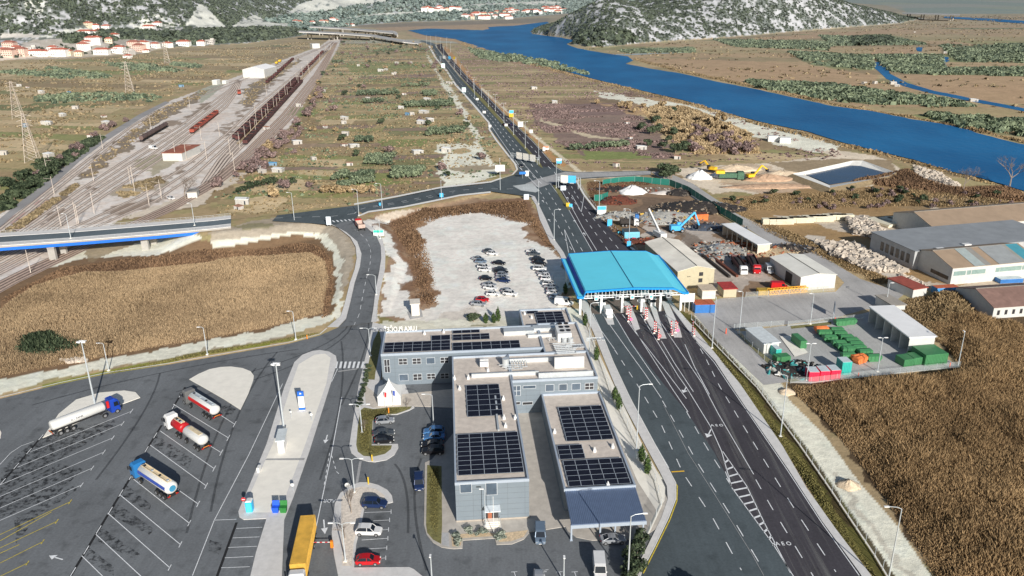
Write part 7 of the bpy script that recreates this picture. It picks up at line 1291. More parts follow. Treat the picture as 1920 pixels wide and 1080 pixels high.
cone(*ZQ(95, 1000), 7, 5, 3.6, WG, 'white gravel cone left of the crusher', 3); cone(*ZQ(215, 990), 6, 4, 2.4, WG, 'white gravel cone behind the crusher', 4); cone(*ZQ(300, 955), 13, 6, 2.6, TG, 'tan gravel heap at the back of the quarry yard', 5); cone(*ZQ(480, 1010), 13, 6, 2.6, RB_, 'brown rubble heap beside the yellow excavator', 6); cone(*ZQ(560, 985), 12, 6, 2.4, TG, 'pale rubble heap next to the pond bank', 7); cone(*ZQ(500, 1050), 22, 5, 1.3, RB_, 'long low brown rubble bank in front of the excavator', 8)
cone(1590, 910, 2.2, 2.0, 1.2, TG, 'small sand heap dumped on the gravel track', 9); cone(*ZD(690, 1050), 2.0, 2, .9, TG, 'small pale heap at the reed bed corner', 10)
def rubble(poly, n, label, seed, smin=.6, smax=2.2, hz=1.6):
    rr = random.Random(seed); a = np.array(poly); out = 0; mb = MB(); q0 = W(*a.mean(0)); bb = (a[:, 0].min(), a[:, 0].max(), a[:, 1].min(), a[:, 1].max())
    while out < n:
        x = rr.uniform(bb[0], bb[1]); y = rr.uniform(bb[2], bb[3])
        if pip(np.array([x]), np.array([y]), poly)[0]: q = W(x, y); s = rr.uniform(smin, smax); mb.box(q.x, q.y, rr.uniform(0, hz)*.6, s, s*rr.uniform(.5, 1), s*rr.uniform(.4, .8), rr.uniform(0, 3), rr.uniform(-.6, .6), rr.uniform(-.6, .6)); out += 1
    o = mb.build('rubble', mat('rubble_pale', S(166, 156, 144), .95, var=.25, scale=.6, bump=.4)); return tag(o, label, 'rubble', kind='stuff')
rubble([(1530, 455), (1600, 460), (1680, 500), (1700, 512), (1640, 510), (1560, 480)], 900, 'pale broken stone rubble left of the warehouse', 1); rubble([(1585, 412), (1620, 414), (1668, 445), (1660, 452), (1600, 440)], 500, 'pale rubble heap behind the long dry ridge', 2, hz=3); rubble([(1680, 515), (1710, 520), (1745, 540), (1720, 540)], 160, 'scattered pale stones by the warehouse corner', 3, .4, 1.2, .5); rubble([(1710, 310), (1760, 325), (1800, 350), (1760, 350), (1720, 330)], 240, 'pale rubble tipped on the river bank', 4, .8, 2, 1.2); rubble([(112, 676), (160, 672), (166, 678), (130, 682)], 120, 'small stone pile at the reed edge left', 5, .4, 1, .6)
SB = mat('slab_pale', S(196, 190, 170), .9, var=.15, scale=.5)
def stack(px, py, n, label, rz=0, w=6, l=2.4, hh=2.2):
    q = W(px, py); mb = MB()
    for k in range(n): mb.box(q.x, q.y, .3+k*hh/n, w*random.uniform(.95, 1), l*random.uniform(.9, 1.05), hh/n*.8, rz+random.uniform(-.03, .03))
    return tag(mb.build('slab_stack', SB), label, 'slab stack', 'stacks of concrete slabs')
for k in range(12): stack(1445+k*12.5, 420-k*.9+(k % 3), 5, 'stack of weathered concrete slabs in the row north of the warehouse', .02, 7)
for k, (x, y) in enumerate([(1652, 420), (1675, 419), (1692, 418), (1718, 415)]): stack(x, y, 3, 'bundle of pale concrete beams lying slanted behind the warehouse', -1.1, 11, 5, 1.2)
stack(1800, 417, 3, 'long pale concrete beams lying behind the far nave', .1, 30, 4, 1.6)
# excavators and crane
def excavator(px, py, m, label, rz, s=1.0, mat_handler=False):
    q = W(px, py); e = empty('excavator', (q.x, q.y, 0), rz, label, 'excavator')
    if mat_handler: wheels(e, (-1.8, 1.8), .7, 1.3, .5); MB().box(0, 0, 1.1, 5, 2.2, .6).build('undercarriage', m, e, local=True)
    else:
        for y in (-1.1, 1.1): MB().box(0, y, .45, 4.2, .6, .9).build('crawler_track', DARKM, e, local=True)
    MB().box(-.7, 0, 2.1, 3.6, 2.6, 1.3).build('engine_deck', m, e, local=True); MB().box(1.1, .8, 2.6, 1.5, 1.0, 1.9).build('cab', GLASS if not mat_handler else m, e, local=True)
    a = (1.2, -.3, 2.2); b = (5.2*s, -.3, 6.4*s) if not mat_handler else (6.5, -.3, 7.5); c = (8.5*s, -.3, 4.2*s) if not mat_handler else (8.6, -.3, 2.2)
    MB().box((a[0]+b[0])/2, a[1], (a[2]+b[2])/2, hypot(b[0]-a[0], b[2]-a[2]), .5, .7, 0, -atan2(b[2]-a[2], b[0]-a[0])).build('boom', m, e, local=True); MB().box((c[0]+b[0])/2, a[1], (c[2]+b[2])/2, hypot(b[0]-c[0], b[2]-c[2]), .4, .5, 0, -atan2(c[2]-b[2], c[0]-b[0])).build('arm', m, e, local=True)
    MB().loft([[(c[0]-.5, -.9, c[2]-1), (c[0]+.5, -.9, c[2]-1), (c[0]+.5, -.9, c[2]+.2), (c[0]-.5, -.9, c[2]+.2)], [(c[0]-.5, .5, c[2]-1), (c[0]+.5, .5, c[2]-1), (c[0]+.5, .5, c[2]+.2), (c[0]-.5, .5, c[2]+.2)]]).build('bucket' if not mat_handler else 'grab', DARKM, e, local=True)
YEX = mat('machine_yellow', S(220, 170, 40), .5); BEX = mat('machine_blue', S(70, 160, 210), .5)
excavator(*ZC(1010, 690), BEX, 'light blue material handler with raised boom in the scrapyard', .12, 1, True); excavator(*ZQ(385, 1010), YEX, 'yellow excavator with outstretched arm on the rubble heap', .35); excavator(*ZQ(160, 968), YEX, 'small yellow excavator at the back of the quarry yard', 2.4, .8)
q = W(*ZQ(255, 1010)); e = empty('crusher', (q.x, q.y, 0), -.05, 'green and yellow stone crusher between gravel cones', 'stone crusher'); MB().box(0, 0, 2.2, 9, 3, 2.2).build('body', sgr, e, local=True); MB().box(-4, 0, 3.8, 4, 3.2, 1.4).build('hopper', YEX, e, local=True); MB().box(7, 0, 2.4, 7, 1, .4, 0, .3).build('conveyor', sd, e, local=True); MB().box(5.5, -.2, 2.2, 3, 3.4, 3.4).build('screen_box', sgr, e, local=True)
q = W(*ZC(820, 760)); e = empty('truck_crane', (q.x, q.y, 0), 1.9, 'white telescopic crane boom rising behind the cream hall', 'crane'); MB().box(0, 0, 1.6, 6, 2.5, 1.8).build('body', WHITEP, e, local=True); MB().box(4.4, 0, 5.2, 12, .6, .8, 0, -.62).build('boom', WHITEP, e, local=True); MB().cyl((9.2, 0, 8.6), (9.2, 0, 6.0), .08, n=5).build('hook_rope', DARKM, e, local=True); wheels(e, (-2, 2), .55, 1.1, .4)
for x, y, cm, bm_, l, hx in ((490, 635, CP['white'], sd, 'white lorry tractor among the scrap beside the road', 10),): lorry_at(make_dump('scrap_lorry', cm, bm_, 7.5), ZC(x-70, y-10), ZC(x+50, y-10), l)
TRK = [((1374, 489), (1397, 521), CP['white'], 'lorry with a white cab and dark high sided bed full of scrap'), ((1404, 487), (1421, 519), CP['red'], 'lorry with a red cab and dark high sided bed beside the white cab one')]
for a, b, c_, l in TRK: lorry_at(make_dump('scrap_lorry', c_, mat('bed_maroon', S(86, 60, 60), .8, var=.2), 14, sd), a, b, l)
container(*ZC(425, 770), *ZC(595, 765), 5, 2.6, mat('container_lightblue', S(110, 175, 195), .6, var=.15), 'light blue open container beside the road fence', open_=mat('inside_dark', S(60, 70, 76), .9)); container(*ZC(545, 590), *ZC(585, 590), 2, 3.2, BLUC, 'small upright blue container beside the white lorry', BLUC); container(*ZC(1215, 570), *ZC(1365, 560), 3, 2.6, mS('orange2', 200, 110, 60), 'orange rusty open container in front of the long dark heap', sr)
car('van', 'silver', *ZS(850, 420), 5.5, 8, 'pale box van parked beside the white hall'); car('van', 'red', 1461, 542, 10, .2, 'raspberry red panel van in front of the white hall')
CR = empty('crane_parts', tuple(W(1475, 552))); tag(CR, 'yellow lattice crane sections lying along the yard fence', 'crane parts'); YC = mat('crane_yellow', S(216, 160, 50), .6, var=.15)
a = W(1440, 553); b = W(1512, 547); d = (b-a).normalized(); n_ = Vector((-d.y, d.x, 0)); mb = MB()
for s in (-.7, .7):
    for z in (.3, 1.7): mb.tube([a+n_*s+Vector((0, 0, z)), b+n_*s+Vector((0, 0, z))], .13, 4)
K = 22
for k in range(K):
    p = a.lerp(b, k/K); p2 = a.lerp(b, (k+1)/K)
    for s in (-.7, .7): mb.tube([p+n_*s+Vector((0, 0, .3 if k % 2 else 1.7)), p2+n_*s+Vector((0, 0, 1.7 if k % 2 else .3))], .1, 4)
    mb.tube([p+n_*-.7+Vector((0, 0, 1.7)), p2+n_*.7+Vector((0, 0, 1.7))], .1, 4)
mb.build('lattice_boom', YC, CR); MB().box(W(1432, 551).x, W(1432, 551).y, .8, 4, 2.5, 1.5).build('counterweight', sy, CR)
f = quad_frame((1320, 480), (1371, 521)); wb = empty('loading_ramp', tuple(W(1320, 480))); tag(wb, 'long rusty steel loading rails beside the cream hall', 'ramp')
for k in range(2): mb = MB(); f.box(mb, 0, (W(1371, 521)-W(1320, 480)).length, k*2.6-1, k*2.6-.2, .1, .8); mb.build('rail_beam', sr if k else sd, wb)
# pond with lined banks
PBK = mat('pond_liner', S(206, 204, 198), .8, var=.15, scale=.3)
po = [(1486, 326), (1600, 301), (1618, 301), (1680, 323), (1668, 330), (1556, 352)]; pi_ = [(1510, 328), (1592, 311), (1612, 312), (1662, 325), (1650, 332), (1556, 347.5)]
rings = [[(*W(*p, 1.6).xy, 1.6) for p in po], [(*W(*p, .2).xy, .2) for p in pi_]]; o = MB().loft(rings, caps=False).build('pond_bank', PBK); o['kind'] = 'structure'
out = [[(v[0]+(v[0]-rings[0][0][0])*0, v[1], v[2]) for v in rings[0]]]; ctr = (sum(v[0] for v in rings[0])/6, sum(v[1] for v in rings[0])/6)
o = MB().loft([[(ctr[0]+(v[0]-ctr[0])*1.12, ctr[1]+(v[1]-ctr[1])*1.18, 0) for v in rings[0]], rings[0]], caps=False).build('pond_dam', mat('bank_soil', S(128, 112, 86), .95, var=.3)); o['kind'] = 'structure'
sheet('pond', pi_, mat('pond_water', (.006, .035, .11, 1), .15, var=.3, scale=.05, spec=.5), .35)
for k, (x, y) in enumerate([(1450, 266), (1472, 269)]): container(x-10, y, x+10, y+.3, 4, 3.2, WHITEP, ['left of two white cabins on the sandy river bank', 'right of two white cabins on the sandy river bank'][k], WHITEP, 'cabin')

# ================================================================== houses and huts
HW = [mat('house_white', S(226, 222, 216, .95), .8, var=.06), mat('house_cream', S(206, 194, 172, .9), .8, var=.06), mat('house_pink', S(206, 178, 164, .9), .8, var=.06), mat('house_grey', S(178, 174, 170, .9), .8, var=.08)]
HR = [mat('tile_red', S(160, 92, 76), .85, var=.2, scale=.8), mat('tile_brown', S(140, 90, 78), .85, var=.2, scale=.8), mat('roof_flat', S(196, 188, 178), .9, var=.1)]; HWIN = mat('house_window', (.05, .06, .07, 1), .3, var=.3)
def house_proto(w, d, fl, wi, ri, flat=False):
    r = empty('village_house'); h = fl*2.9; MB().box(0, 0, h/2-1.5, w, d, h+3).build('wall', HW[wi], r, local=True); o = .5
    if flat: MB().box(0, 0, h+.15, w+.6, d+.6, .3).build('roof', HR[2], r, local=True); MB().box(w*.2, d*.2, h+1.3, w*.4, d*.4, 2.0).build('stair_head', HW[wi], r, local=True)
    else:
        rf = MB().loft([[(-w/2-o, -d/2-o, h), (w/2+o, -d/2-o, h), (w/2+o, d/2+o, h), (-w/2-o, d/2+o, h)], [(-w/2+d*.32, -.1, h+d*.22), (w/2-d*.32, -.1, h+d*.22), (w/2-d*.32, .1, h+d*.22), (-w/2+d*.32, .1, h+d*.22)]]).build('roof', HR[ri], r, local=True); MB().box(w*.2, .6, h+d*.2+.3, .6, .6, 1.6).build('chimney', HW[0], rf, local=True)
    n = max(2, int(w/3.2))
    for f in range(fl):
        for k in range(n): MB().box(-w/2+(k+.5)*w/n, -d/2-.02, f*2.9+1.5, 1.2, .12, 1.3).build('window', HWIN, r, local=True)
    if fl > 1: MB().box(0, -d/2-.7, 2.9, w*.7, 1.4, .2).build('balcony', HW[0], r, local=True)
    return Proto(r)
HP = [house_proto(12, 10, 2, 0, 0), house_proto(14, 11, 3, 0, 0), house_proto(10, 9, 2, 1, 0), house_proto(16, 11, 3, 2, 1), house_proto(13, 10, 2, 3, 0, True), house_proto(20, 11, 2, 0, 0), house_proto(9, 9, 1, 0, 0)]
LBL = ['white two storey house with a red hipped roof in the village below the hill', 'tall white three storey house with a balcony and red roof in the village', 'cream house with a red hipped roof in the village below the hill', 'pinkish three storey house with a brown roof in the village', 'grey flat roofed house with a stair head in the village', 'long white house with a red roof in the village', 'small white single storey house with a red roof in the village']
rr = random.Random(11)
VL = [(18, 106, 3), (40, 104, 3), (33, 96, 0), (20, 92, 3), (70, 104, 5), (84, 104, 0), (105, 105, 1), (118, 105, 1), (129, 103, 2), (149, 105, 2), (158, 94, 1), (163, 86, 0), (172, 82, 1), (181, 82, 1), (160, 66, 5), (166, 50, 2), (180, 55, 0), (205, 80, 2), (192, 101, 5), (226, 100, 1), (218, 99, 0), (243, 103, 4), (252, 90, 3), (262, 96, 3), (270, 90, 1), (291, 89, 0), (315, 88, 0), (280, 56, 5), (296, 50, 0), (275, 98, 6), (345, 85, 5), (378, 85, 0), (395, 82, 4), (200, 56, 0), (175, 66, 0), (185, 60, 6), (60, 96, 4), (8, 100, 2), (-20, 104, 3), (100, 96, 0), (215, 72, 0), (240, 108, 6), (555, 44, 0), (562, 45, 2), (604, 44, 0), (612, 44, 2), (624, 42, 1), (630, 42, 0), (586, 46, 0), (650, 48, 6), (660, 48, 6)]
for x, y, k in VL: p = WT(x, y); HP[k].put(tuple(p), rr.uniform(-.35, .25), LBL[k], 'houses: '+LBL[k].split(' in the')[0].split(' below')[0])
FB_ = 'small white house in the far settlement across the water'
for k in range(84):
    seg = rr.choice([((795, 22), (860, 20)), ((860, 34), (960, 34)), ((930, 24), (1010, 24)), ((880, 30), (1000, 30)), ((1020, 18), (1062, 20)), ((950, 28), (1030, 22)), ((1000, 24), (1050, 25))]); t = rr.random(); x = seg[0][0]+(seg[1][0]-seg[0][0])*t+rr.uniform(-3, 3); y = seg[0][1]+(seg[1][1]-seg[0][1])*t+rr.uniform(-2, 2)
    p = WT(x, y); k = rr.choice((0, 2, 0, 6, 5, 1)); HP[k].put(tuple(p), rr.uniform(-.5, .5), ['white house with red roof in the far settlement', 'tall white house in the far settlement', 'cream house in the far settlement', '', '', 'long white house in the far settlement', 'small white house in the far settlement'][k], 'houses of the far settlement, kind %s' % 'abcdefg'[k], 'house', (1.15, 1.15, 1.15))
# garden huts on the plain
def hut_proto(w, d, h, wm, rm):
    r = empty('garden_hut'); MB().box(0, 0, h/2, w, d, h).build('wall', wm, r, local=True); MB().box(0, 0, h+.1, w+.4, d+.4, .18, 0, .08).build('roof', rm, r, local=True); MB().box(w*.2, -d/2-.02, 1, .8, .08, 1.9).build('door', HWIN, r, local=True); return Proto(r)
HWH = mat('hut_wall', S(200, 196, 190, .6), .8); HU = [hut_proto(5, 4, 2.6, HWH, HR[2]), hut_proto(7, 5, 2.8, HWH, mat('hut_white', S(214, 214, 212), .7)), hut_proto(4, 3.4, 2.3, HW[3], mat('hut_rust', S(150, 110, 90), .9)), hut_proto(5, 4, 2.4, mat('hut_blue', S(120, 150, 175, .7), .7), mat('hut_blueroof', S(90, 150, 190), .7))]
HL = ['small white garden hut with a pale roof on the plain', 'wide white garden hut with a bright roof on the plain', 'grey garden hut with a rusty roof on the plain', 'light blue garden hut on the plain']
for x, y, k in [(478, 320, 1), (492, 324, 0), (522, 322, 1), (557, 270, 1), (560, 200, 0), (455, 382, 1), (448, 392, 2), (608, 172, 0), (724, 132, 0), (714, 134, 1), (738, 140, 0), (741, 138, 0), (771, 119, 0), (744, 119, 0), (672, 124, 0), (752, 204, 1), (764, 216, 3), (772, 216, 0), (795, 212, 1), (806, 228, 1), (790, 232, 1), (758, 178, 2), (801, 188, 1), (646, 224, 1), (645, 232, 0), (648, 254, 0), (664, 276, 1), (783, 288, 1), (838, 284, 1), (656, 310, 2), (645, 274, 2), (845, 158, 0), (840, 156, 0), (1001, 167, 1), (1040, 194, 1), (1182, 262, 2), (1202, 280, 1), (1270, 298, 2), (1155, 312, 2), (1175, 232, 2), (1640, 157, 1), (1674, 158, 1), (1682, 162, 1), (1825, 190, 1), (1715, 61, 0), (1772, 100, 0), (1620, 158, 0), (78, 175, 1), (36, 162, 1), (52, 165, 2), (84, 233, 0), (92, 234, 1), (118, 218, 1), (142, 204, 0), (200, 232, 1), (195, 220, 2), (130, 176, 3), (92, 294, 1), (48, 238, 3), (8, 290, 0), (28, 352, 0), (170, 258, 2), (340, 163, 3), (243, 110, 1), (500, 242, 2), (610, 240, 2), (588, 300, 0), (512, 310, 3), (690, 186, 0), (1445, 50, 0)]:
    q = W(x, y); HU[k].put((q.x, q.y, 0), rr.uniform(-.5, .6), HL[k], 'garden huts: '+HL[k].split(' on')[0], 'hut', (rr.uniform(.5, .9), rr.uniform(.5, .9), rr.uniform(.6, .85)))
# lattice pylons
def pylon(px, py, tip, label):
    h = hgt((px, py), tip); q = W(px, py); e = empty('lattice_pylon', (q.x, q.y, 0), .3, label, 'pylon'); wb = h*.11; mb = MB(); lv = np.linspace(0, 1, 10)**.9
    f = lambda t: wb*(1-t)+.45
    for sx in (-1, 1):
        for sy in (-1, 1): mb.tube([(sx*f(t), sy*f(t), h*t) for t in lv], .14, 4)
    for a, b in zip(lv, lv[1:]):
        for s in ((-1, -1, 1, -1), (1, -1, 1, 1), (1, 1, -1, 1), (-1, 1, -1, -1)): mb.tube([(s[0]*f(a), s[1]*f(a), h*a), (s[2]*f(b), s[3]*f(b), h*b)], .08, 3); mb.tube([(s[2]*f(a), s[3]*f(a), h*a), (s[0]*f(b), s[1]*f(b), h*b)], .08, 3)
    mb.build('lattice_tower', PM_, e, local=True)
    for t in (.74, .84, .94): MB().tube([(-h*.14, 0, h*t), (0, 0, h*t+.8), (h*.14, 0, h*t)], .12, 4).build('crossarm', PM_, e, local=True)
pylon(62, 303, 212, 'nearest lattice pylon left of the rail yard'); pylon(35, 222, 152, 'lattice pylon behind the nearest one at the left edge'); pylon(244, 173, 115, 'lattice pylon between olive rows and the railway'); pylon(314, 120, 78, 'lattice pylon near the village at the hill foot')
p = WT(252, 34); 
# ================================================================== vegetation
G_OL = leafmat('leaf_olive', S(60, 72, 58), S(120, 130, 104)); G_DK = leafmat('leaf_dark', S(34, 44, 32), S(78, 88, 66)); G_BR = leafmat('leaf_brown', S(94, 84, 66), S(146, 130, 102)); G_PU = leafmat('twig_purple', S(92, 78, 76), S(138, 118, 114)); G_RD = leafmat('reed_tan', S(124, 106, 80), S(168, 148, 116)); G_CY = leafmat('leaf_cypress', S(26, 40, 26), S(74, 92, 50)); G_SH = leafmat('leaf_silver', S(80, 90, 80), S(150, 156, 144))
BARK = mat('bark', S(120, 106, 92), .9, var=.2, scale=2); BARE = mat('bare_bark', S(150, 138, 126, .7), .9, var=.15, scale=2)
def clump_mesh(name, blobs, n, leaf, m, seed, up=.3):
    r = np.random.default_rng(seed); w = np.array([b[3]*b[4]*b[5] for b in blobs]); idx = r.choice(len(blobs), n, p=w/w.sum()); B = np.array(blobs)[idx]
    d = r.normal(size=(n, 3)); d /= np.linalg.norm(d, axis=1)[:, None]; rad_ = r.uniform(.55, 1.02, n)[:, None]; c = B[:, :3]+d*rad_*B[:, 3:6]; c[:, 2] = np.maximum(c[:, 2], .05)
    nn = d+r.normal(size=(n, 3))*.5; nn[:, 2] += up; nn /= np.linalg.norm(nn, axis=1)[:, None]; t = np.cross(nn, r.normal(size=(n, 3))); t /= np.linalg.norm(t, axis=1)[:, None]; b = np.cross(nn, t); s = (leaf*r.uniform(.6, 1.4, n))[:, None]
    V = np.stack([c-t*s-b*s*.6, c+t*s-b*s*.6, c+t*s*.7+b*s*.8, c-t*s*.7+b*s*.8], 1).reshape(-1, 3); Fq = np.arange(4*n).reshape(-1, 4)
    return fastmesh(name, V, Fq, m)
def tree_proto(kind, seed, m, w, h, n, leaf, trunk=True, name='tree'):
    r = empty(name); rr = random.Random(seed); z0 = h*.28 if trunk else h*.1
    if kind == 'cyp': bl = [(0, 0, h*(.1+.085*k), w*sin(pi*min(1, (.18+.09*k)))*.5+.12, w*sin(pi*min(1, (.18+.09*k)))*.5+.12, h*.09) for k in range(10)]
    else: bl = [(rr.uniform(-1, 1)*w*.28, rr.uniform(-1, 1)*w*.28, z0+rr.uniform(.15, .75)*(h-z0), w*rr.uniform(.18, .3), w*rr.uniform(.18, .3), (h-z0)*rr.uniform(.18, .3)) for _ in range(8 if trunk else 6)]
    o = clump_mesh('crown', bl, n, leaf, m, seed); o.parent = r
    t = MB().cyl((0, 0, -.1), (0, 0, h*.45), w*.035+.05, w*.02+.02, n=6)
    for b in bl[:4]: t.cyl((0, 0, h*.22), b[:3], .06, .03, n=4)
    t.build('trunk', BARK, r, local=True); return Proto(r)
OLV = [tree_proto('r', s, G_OL, 5, 4, 420, .34, name='olive_tree') for s in (1, 2, 3)]; DRK = [tree_proto('r', s, G_DK, 5.5, 4.5, 450, .34, name='evergreen_tree') for s in (4, 5)]; BRN_ = [tree_proto('r', s, G_PU, 5, 3.2, 330, .28, False, 'bare_shrub') for s in (6, 7)]; RDC = [tree_proto('r', s, G_RD, 5, 4.4, 380, .34, False, 'cane_clump') for s in (8, 9)]
CYP = tree_proto('cyp', 12, G_CY, 1.5, 5.5, 700, .13, name='cypress_tree'); SHB = tree_proto('r', 13, G_SH, 2.0, 1.3, 420, .1, False, 'round_shrub'); BSH = tree_proto('r', 14, G_DK, 2.4, 2.2, 500, .13, False, 'green_bush')
def plant(P_, px, py, label, group, cat, h=None, s=1.0, rz=None, z0=0):
    q = W(px, py, z0); P_.put((q.x, q.y, z0), rng.uniform(0, 6) if rz is None else rz, label, group, cat, (s, s, s*(h or 1)))
for x, y, t, l in [(1153, 751, 720, 'cypress farther from the viewer in the pair beside the right wing'), (1160, 769, 733, 'cypress nearer the viewer in the pair beside the right wing'), (1203, 866, 828, 'cypress just behind the grey switch cabinet'), (1213, 889, 846, 'cypress nearest the viewer along the toll fence'), (1097, 611, 581, 'small cypress between van and toll fence'), (1118, 676, 641, 'single cypress beside the big lamp post'), (1060, 552, 526, 'cypress in the shadow of the turquoise roof'), (934, 603, 571, 'tall slim cypress behind the customs house roof'), (926, 606, 583, 'short cypress between two others behind the roof'), (911, 606, 583, 'short cypress left of the pair behind the roof')]:
    plant(CYP, x, y, l, None, 'cypress', hgt((x, y), t)/5.5*.97)
for x, y in [(857, 1020), (858, 1008), (878, 1000), (899, 1001), (909, 1001), (936, 1014), (940, 1008)]: plant(SHB, x, y, 'round grey green shrub in the gravel bed before the entrance', 'round shrubs before the entrance', 'shrub', 1, .95)
for k in range(9): plant(BSH, 692-k*2.2, 690+k*9, 'dark clipped bush in the hedge left of the customs house', 'hedge bushes left of the customs house', 'bush', .8, .75)
for x, y, s in [(1185, 1055, 1.6), (1192, 1075, 1.6), (1200, 1030, 1.4), (1178, 1090, 1.5), (1206, 1015, 1.2), (888, 603, 1.3), (882, 600, 1), (895, 598, 1)]: plant(BSH, x, y, 'leafy evergreen bush at the fence by the canopy' if x > 1000 else 'leafy bush behind the customs house roof', 'bushes by the canopy fence' if x > 1000 else 'bushes behind the customs house', 'bush', 1, s)
q = W(1318, 1150); tp = tree_proto('r', 33, G_DK, 6, 5, 900, .3, name='evergreen_tree'); tp.put((q.x+1, q.y-1, 0), 0, 'dark tree just below the lower edge on the toll road side', None, 'tree')
def pts_in(poly, n, seed):
    r = np.random.default_rng(seed); w = np.array([W(*p).xy for p in poly]); x0, y0 = w.min(0); x1, y1 = w.max(0); out = np.zeros((0, 2))
    wl = [tuple(a) for a in w]
    for _ in range(60):
        c = np.stack([r.uniform(x0, x1, n*2), r.uniform(y0, y1, n*2)], 1); out = np.vstack([out, c[pip(c[:, 0], c[:, 1], wl)]])
        if len(out) >= n: break
    return out[:n]
def many(P_, poly, n, seed, label, group, cat, s=(.7, 1.3), rows=False):
    for i, (x, y) in enumerate(pts_in(poly, n, seed)): k = rng.uniform(*s); P_[i % len(P_)].put((x, y, 0), rng.uniform(0, 6), label, group, cat, (k, k, k))
def row(P_, p0, p1, n, label, group, cat, s=(.9, 1.2), w=1.5):
    a = W(*p0); b = W(*p1)
    for i in range(n): q = a.lerp(b, (i+.5)/n); k = rng.uniform(*s); P_[i % len(P_)].put((q.x+rng.uniform(-w, w), q.y+rng.uniform(-w, w), 0), rng.uniform(0, 6), label, group, cat, (k, k, k))
OLR = ('grey green olive tree in the rows between railway and motorway', 'olive trees of the allotments', 'olive tree')
for p0, p1, n in [((675, 176), (745, 174), 14), ((675, 180), (745, 178), 12), ((790, 177), (820, 177), 7), ((792, 181), (820, 180), 6), ((760, 198), (846, 194), 20), ((762, 202), (846, 199), 18), ((684, 194), (716, 192), 7), ((700, 98), (745, 96), 8), ((752, 98), (800, 95), 8), ((624, 118), (645, 117), 4), ((756, 163), (806, 162), 7), ((690, 300), (735, 300), 9), ((735, 325), (800, 322), 14), ((740, 335), (790, 332), 10), ((690, 308), (734, 310), 8), ((655, 345), (700, 343), 7), ((640, 335), (700, 333), 8), ((800, 255), (865, 250), 9), ((808, 248), (870, 246), 8), ((670, 265), (700, 268), 5), ((640, 350), (660, 352), 4), ((632, 340), (650, 332), 4)]: row(OLV, p0, p1, n, *OLR)
many(DRK, FIELD_C, 34, 5, 'dark green tree scattered on the allotments', 'dark trees of the allotments', 'tree', (.6, 1.1)); many(BRN_, FIELD_C, 40, 6, 'leafless purplish shrub on the allotments', 'bare shrubs of the allotments', 'shrub', (.8, 1.6)); many(RDC, FIELD_C, 34, 7, 'straw coloured cane clump on the allotments', 'cane clumps of the allotments', 'cane clump', (.7, 1.3))
many(DRK, [(1180, 205), (1290, 215), (1280, 290), (1200, 280)], 12, 8, 'dark tree in the cane field right of the motorway', 'dark trees of the cane field', 'tree', (.9, 1.4)); many(RDC, [(1090, 195), (1160, 190), (1300, 205), (1400, 245), (1420, 285), (1300, 275), (1200, 225), (1100, 205)], 46, 9, 'tall straw coloured cane clump in the cane field right of the motorway', 'cane clumps right of the motorway', 'cane clump', (.9, 1.7)); many(BRN_, [(1260, 235), (1400, 260), (1430, 290), (1290, 290)], 40, 19, 'leafless purplish shrub in the cane field', 'bare shrubs of the cane field', 'shrub', (1, 1.8))
many(DRK, [(1240, 318), (1268, 322), (1262, 338), (1244, 342)], 9, 10, 'dense dark tree at the quarry road junction', 'dark trees at the quarry road', 'tree', (.9, 1.3)); row(OLV, (1070, 283), (1180, 275), 12, 'olive tree along the green meadow right of the motorway', 'olive trees by the meadow', 'olive tree')
many(DRK, [(0, 340), (60, 320), (130, 300), (100, 330), (30, 375), (0, 385)], 26, 11, 'dark shrubby tree left of the railway road', 'dark trees left of the railway road', 'tree', (.8, 1.3)); many(BRN_, [(20, 370), (140, 300), (200, 250), (240, 225), (200, 240), (100, 300)], 22, 12, 'leafless shrub left of the railway road', 'bare shrubs left of the railway road', 'shrub', (.9, 1.4)); many(BRN_, [(400, 350), (470, 305), (560, 225), (600, 160), (606, 165), (575, 250), (500, 320), (430, 360)], 46, 13, 'leafless shrub along the outside of the rail yard', 'bare shrubs beside the rail yard', 'shrub', (.9, 1.7)); row(RDC, (488, 290), (515, 270), 6, 'tall straw coloured cane beside the rail yard', 'cane beside the rail yard', 'cane clump'); row(RDC, (600, 362), (700, 362), 11, 'straw coloured cane clump behind the connecting road', 'cane behind the connecting road', 'cane clump'); row(DRK, (440, 362), (520, 345), 8, 'dark shrub near the garden huts by the railway', 'dark shrubs near the railway huts', 'shrub', (.6, .9))
many(DRK, [(1350, 375), (1480, 360), (1720, 350), (1880, 370), (1880, 392), (1500, 392), (1400, 395)], 26, 31, 'dark bush in the dry grass south of the quarry pond', 'dark bushes south of the quarry', 'bush', (.35, .7)); many(BRN_, [(1350, 375), (1720, 352), (1900, 374), (1900, 390), (1430, 396)], 34, 32, 'leafless brown bush south of the quarry pond', 'bare bushes south of the quarry', 'bush', (.4, .8))
# bare trees
def bare(px, py, tip, label, seed, spread=.5):
    h = hgt((px, py), tip); q = W(px, py); rr = random.Random(seed); e = empty('bare_tree', (q.x, q.y, 0), 0, label, 'tree'); tk = MB(); tw = MB()
    def br_(p, d, l, r, k):
        e_ = (p[0]+d[0]*l, p[1]+d[1]*l, p[2]+d[2]*l); (tk if k < 2 else tw).cyl(p, e_, r, r*.65, n=5 if k < 2 else 3, caps=False)
        if k >= 6: return
        for _ in range(3 if k < 4 else 2):
            v = Vector(d)+Vector((rr.gauss(0, spread), rr.gauss(0, spread), rr.gauss(.12, spread*.4))); v.normalize(); br_(e_, tuple(v), l*rr.uniform(.62, .84), r*.62, k+1)
    br_((0, 0, -.2), (0, 0, 1), h*.24, h*.022, 0); tk.build('trunk', BARE, e, local=True); tw.build('crown', mat('twig_pale', S(140, 128, 118, .7), .9), e, local=True)
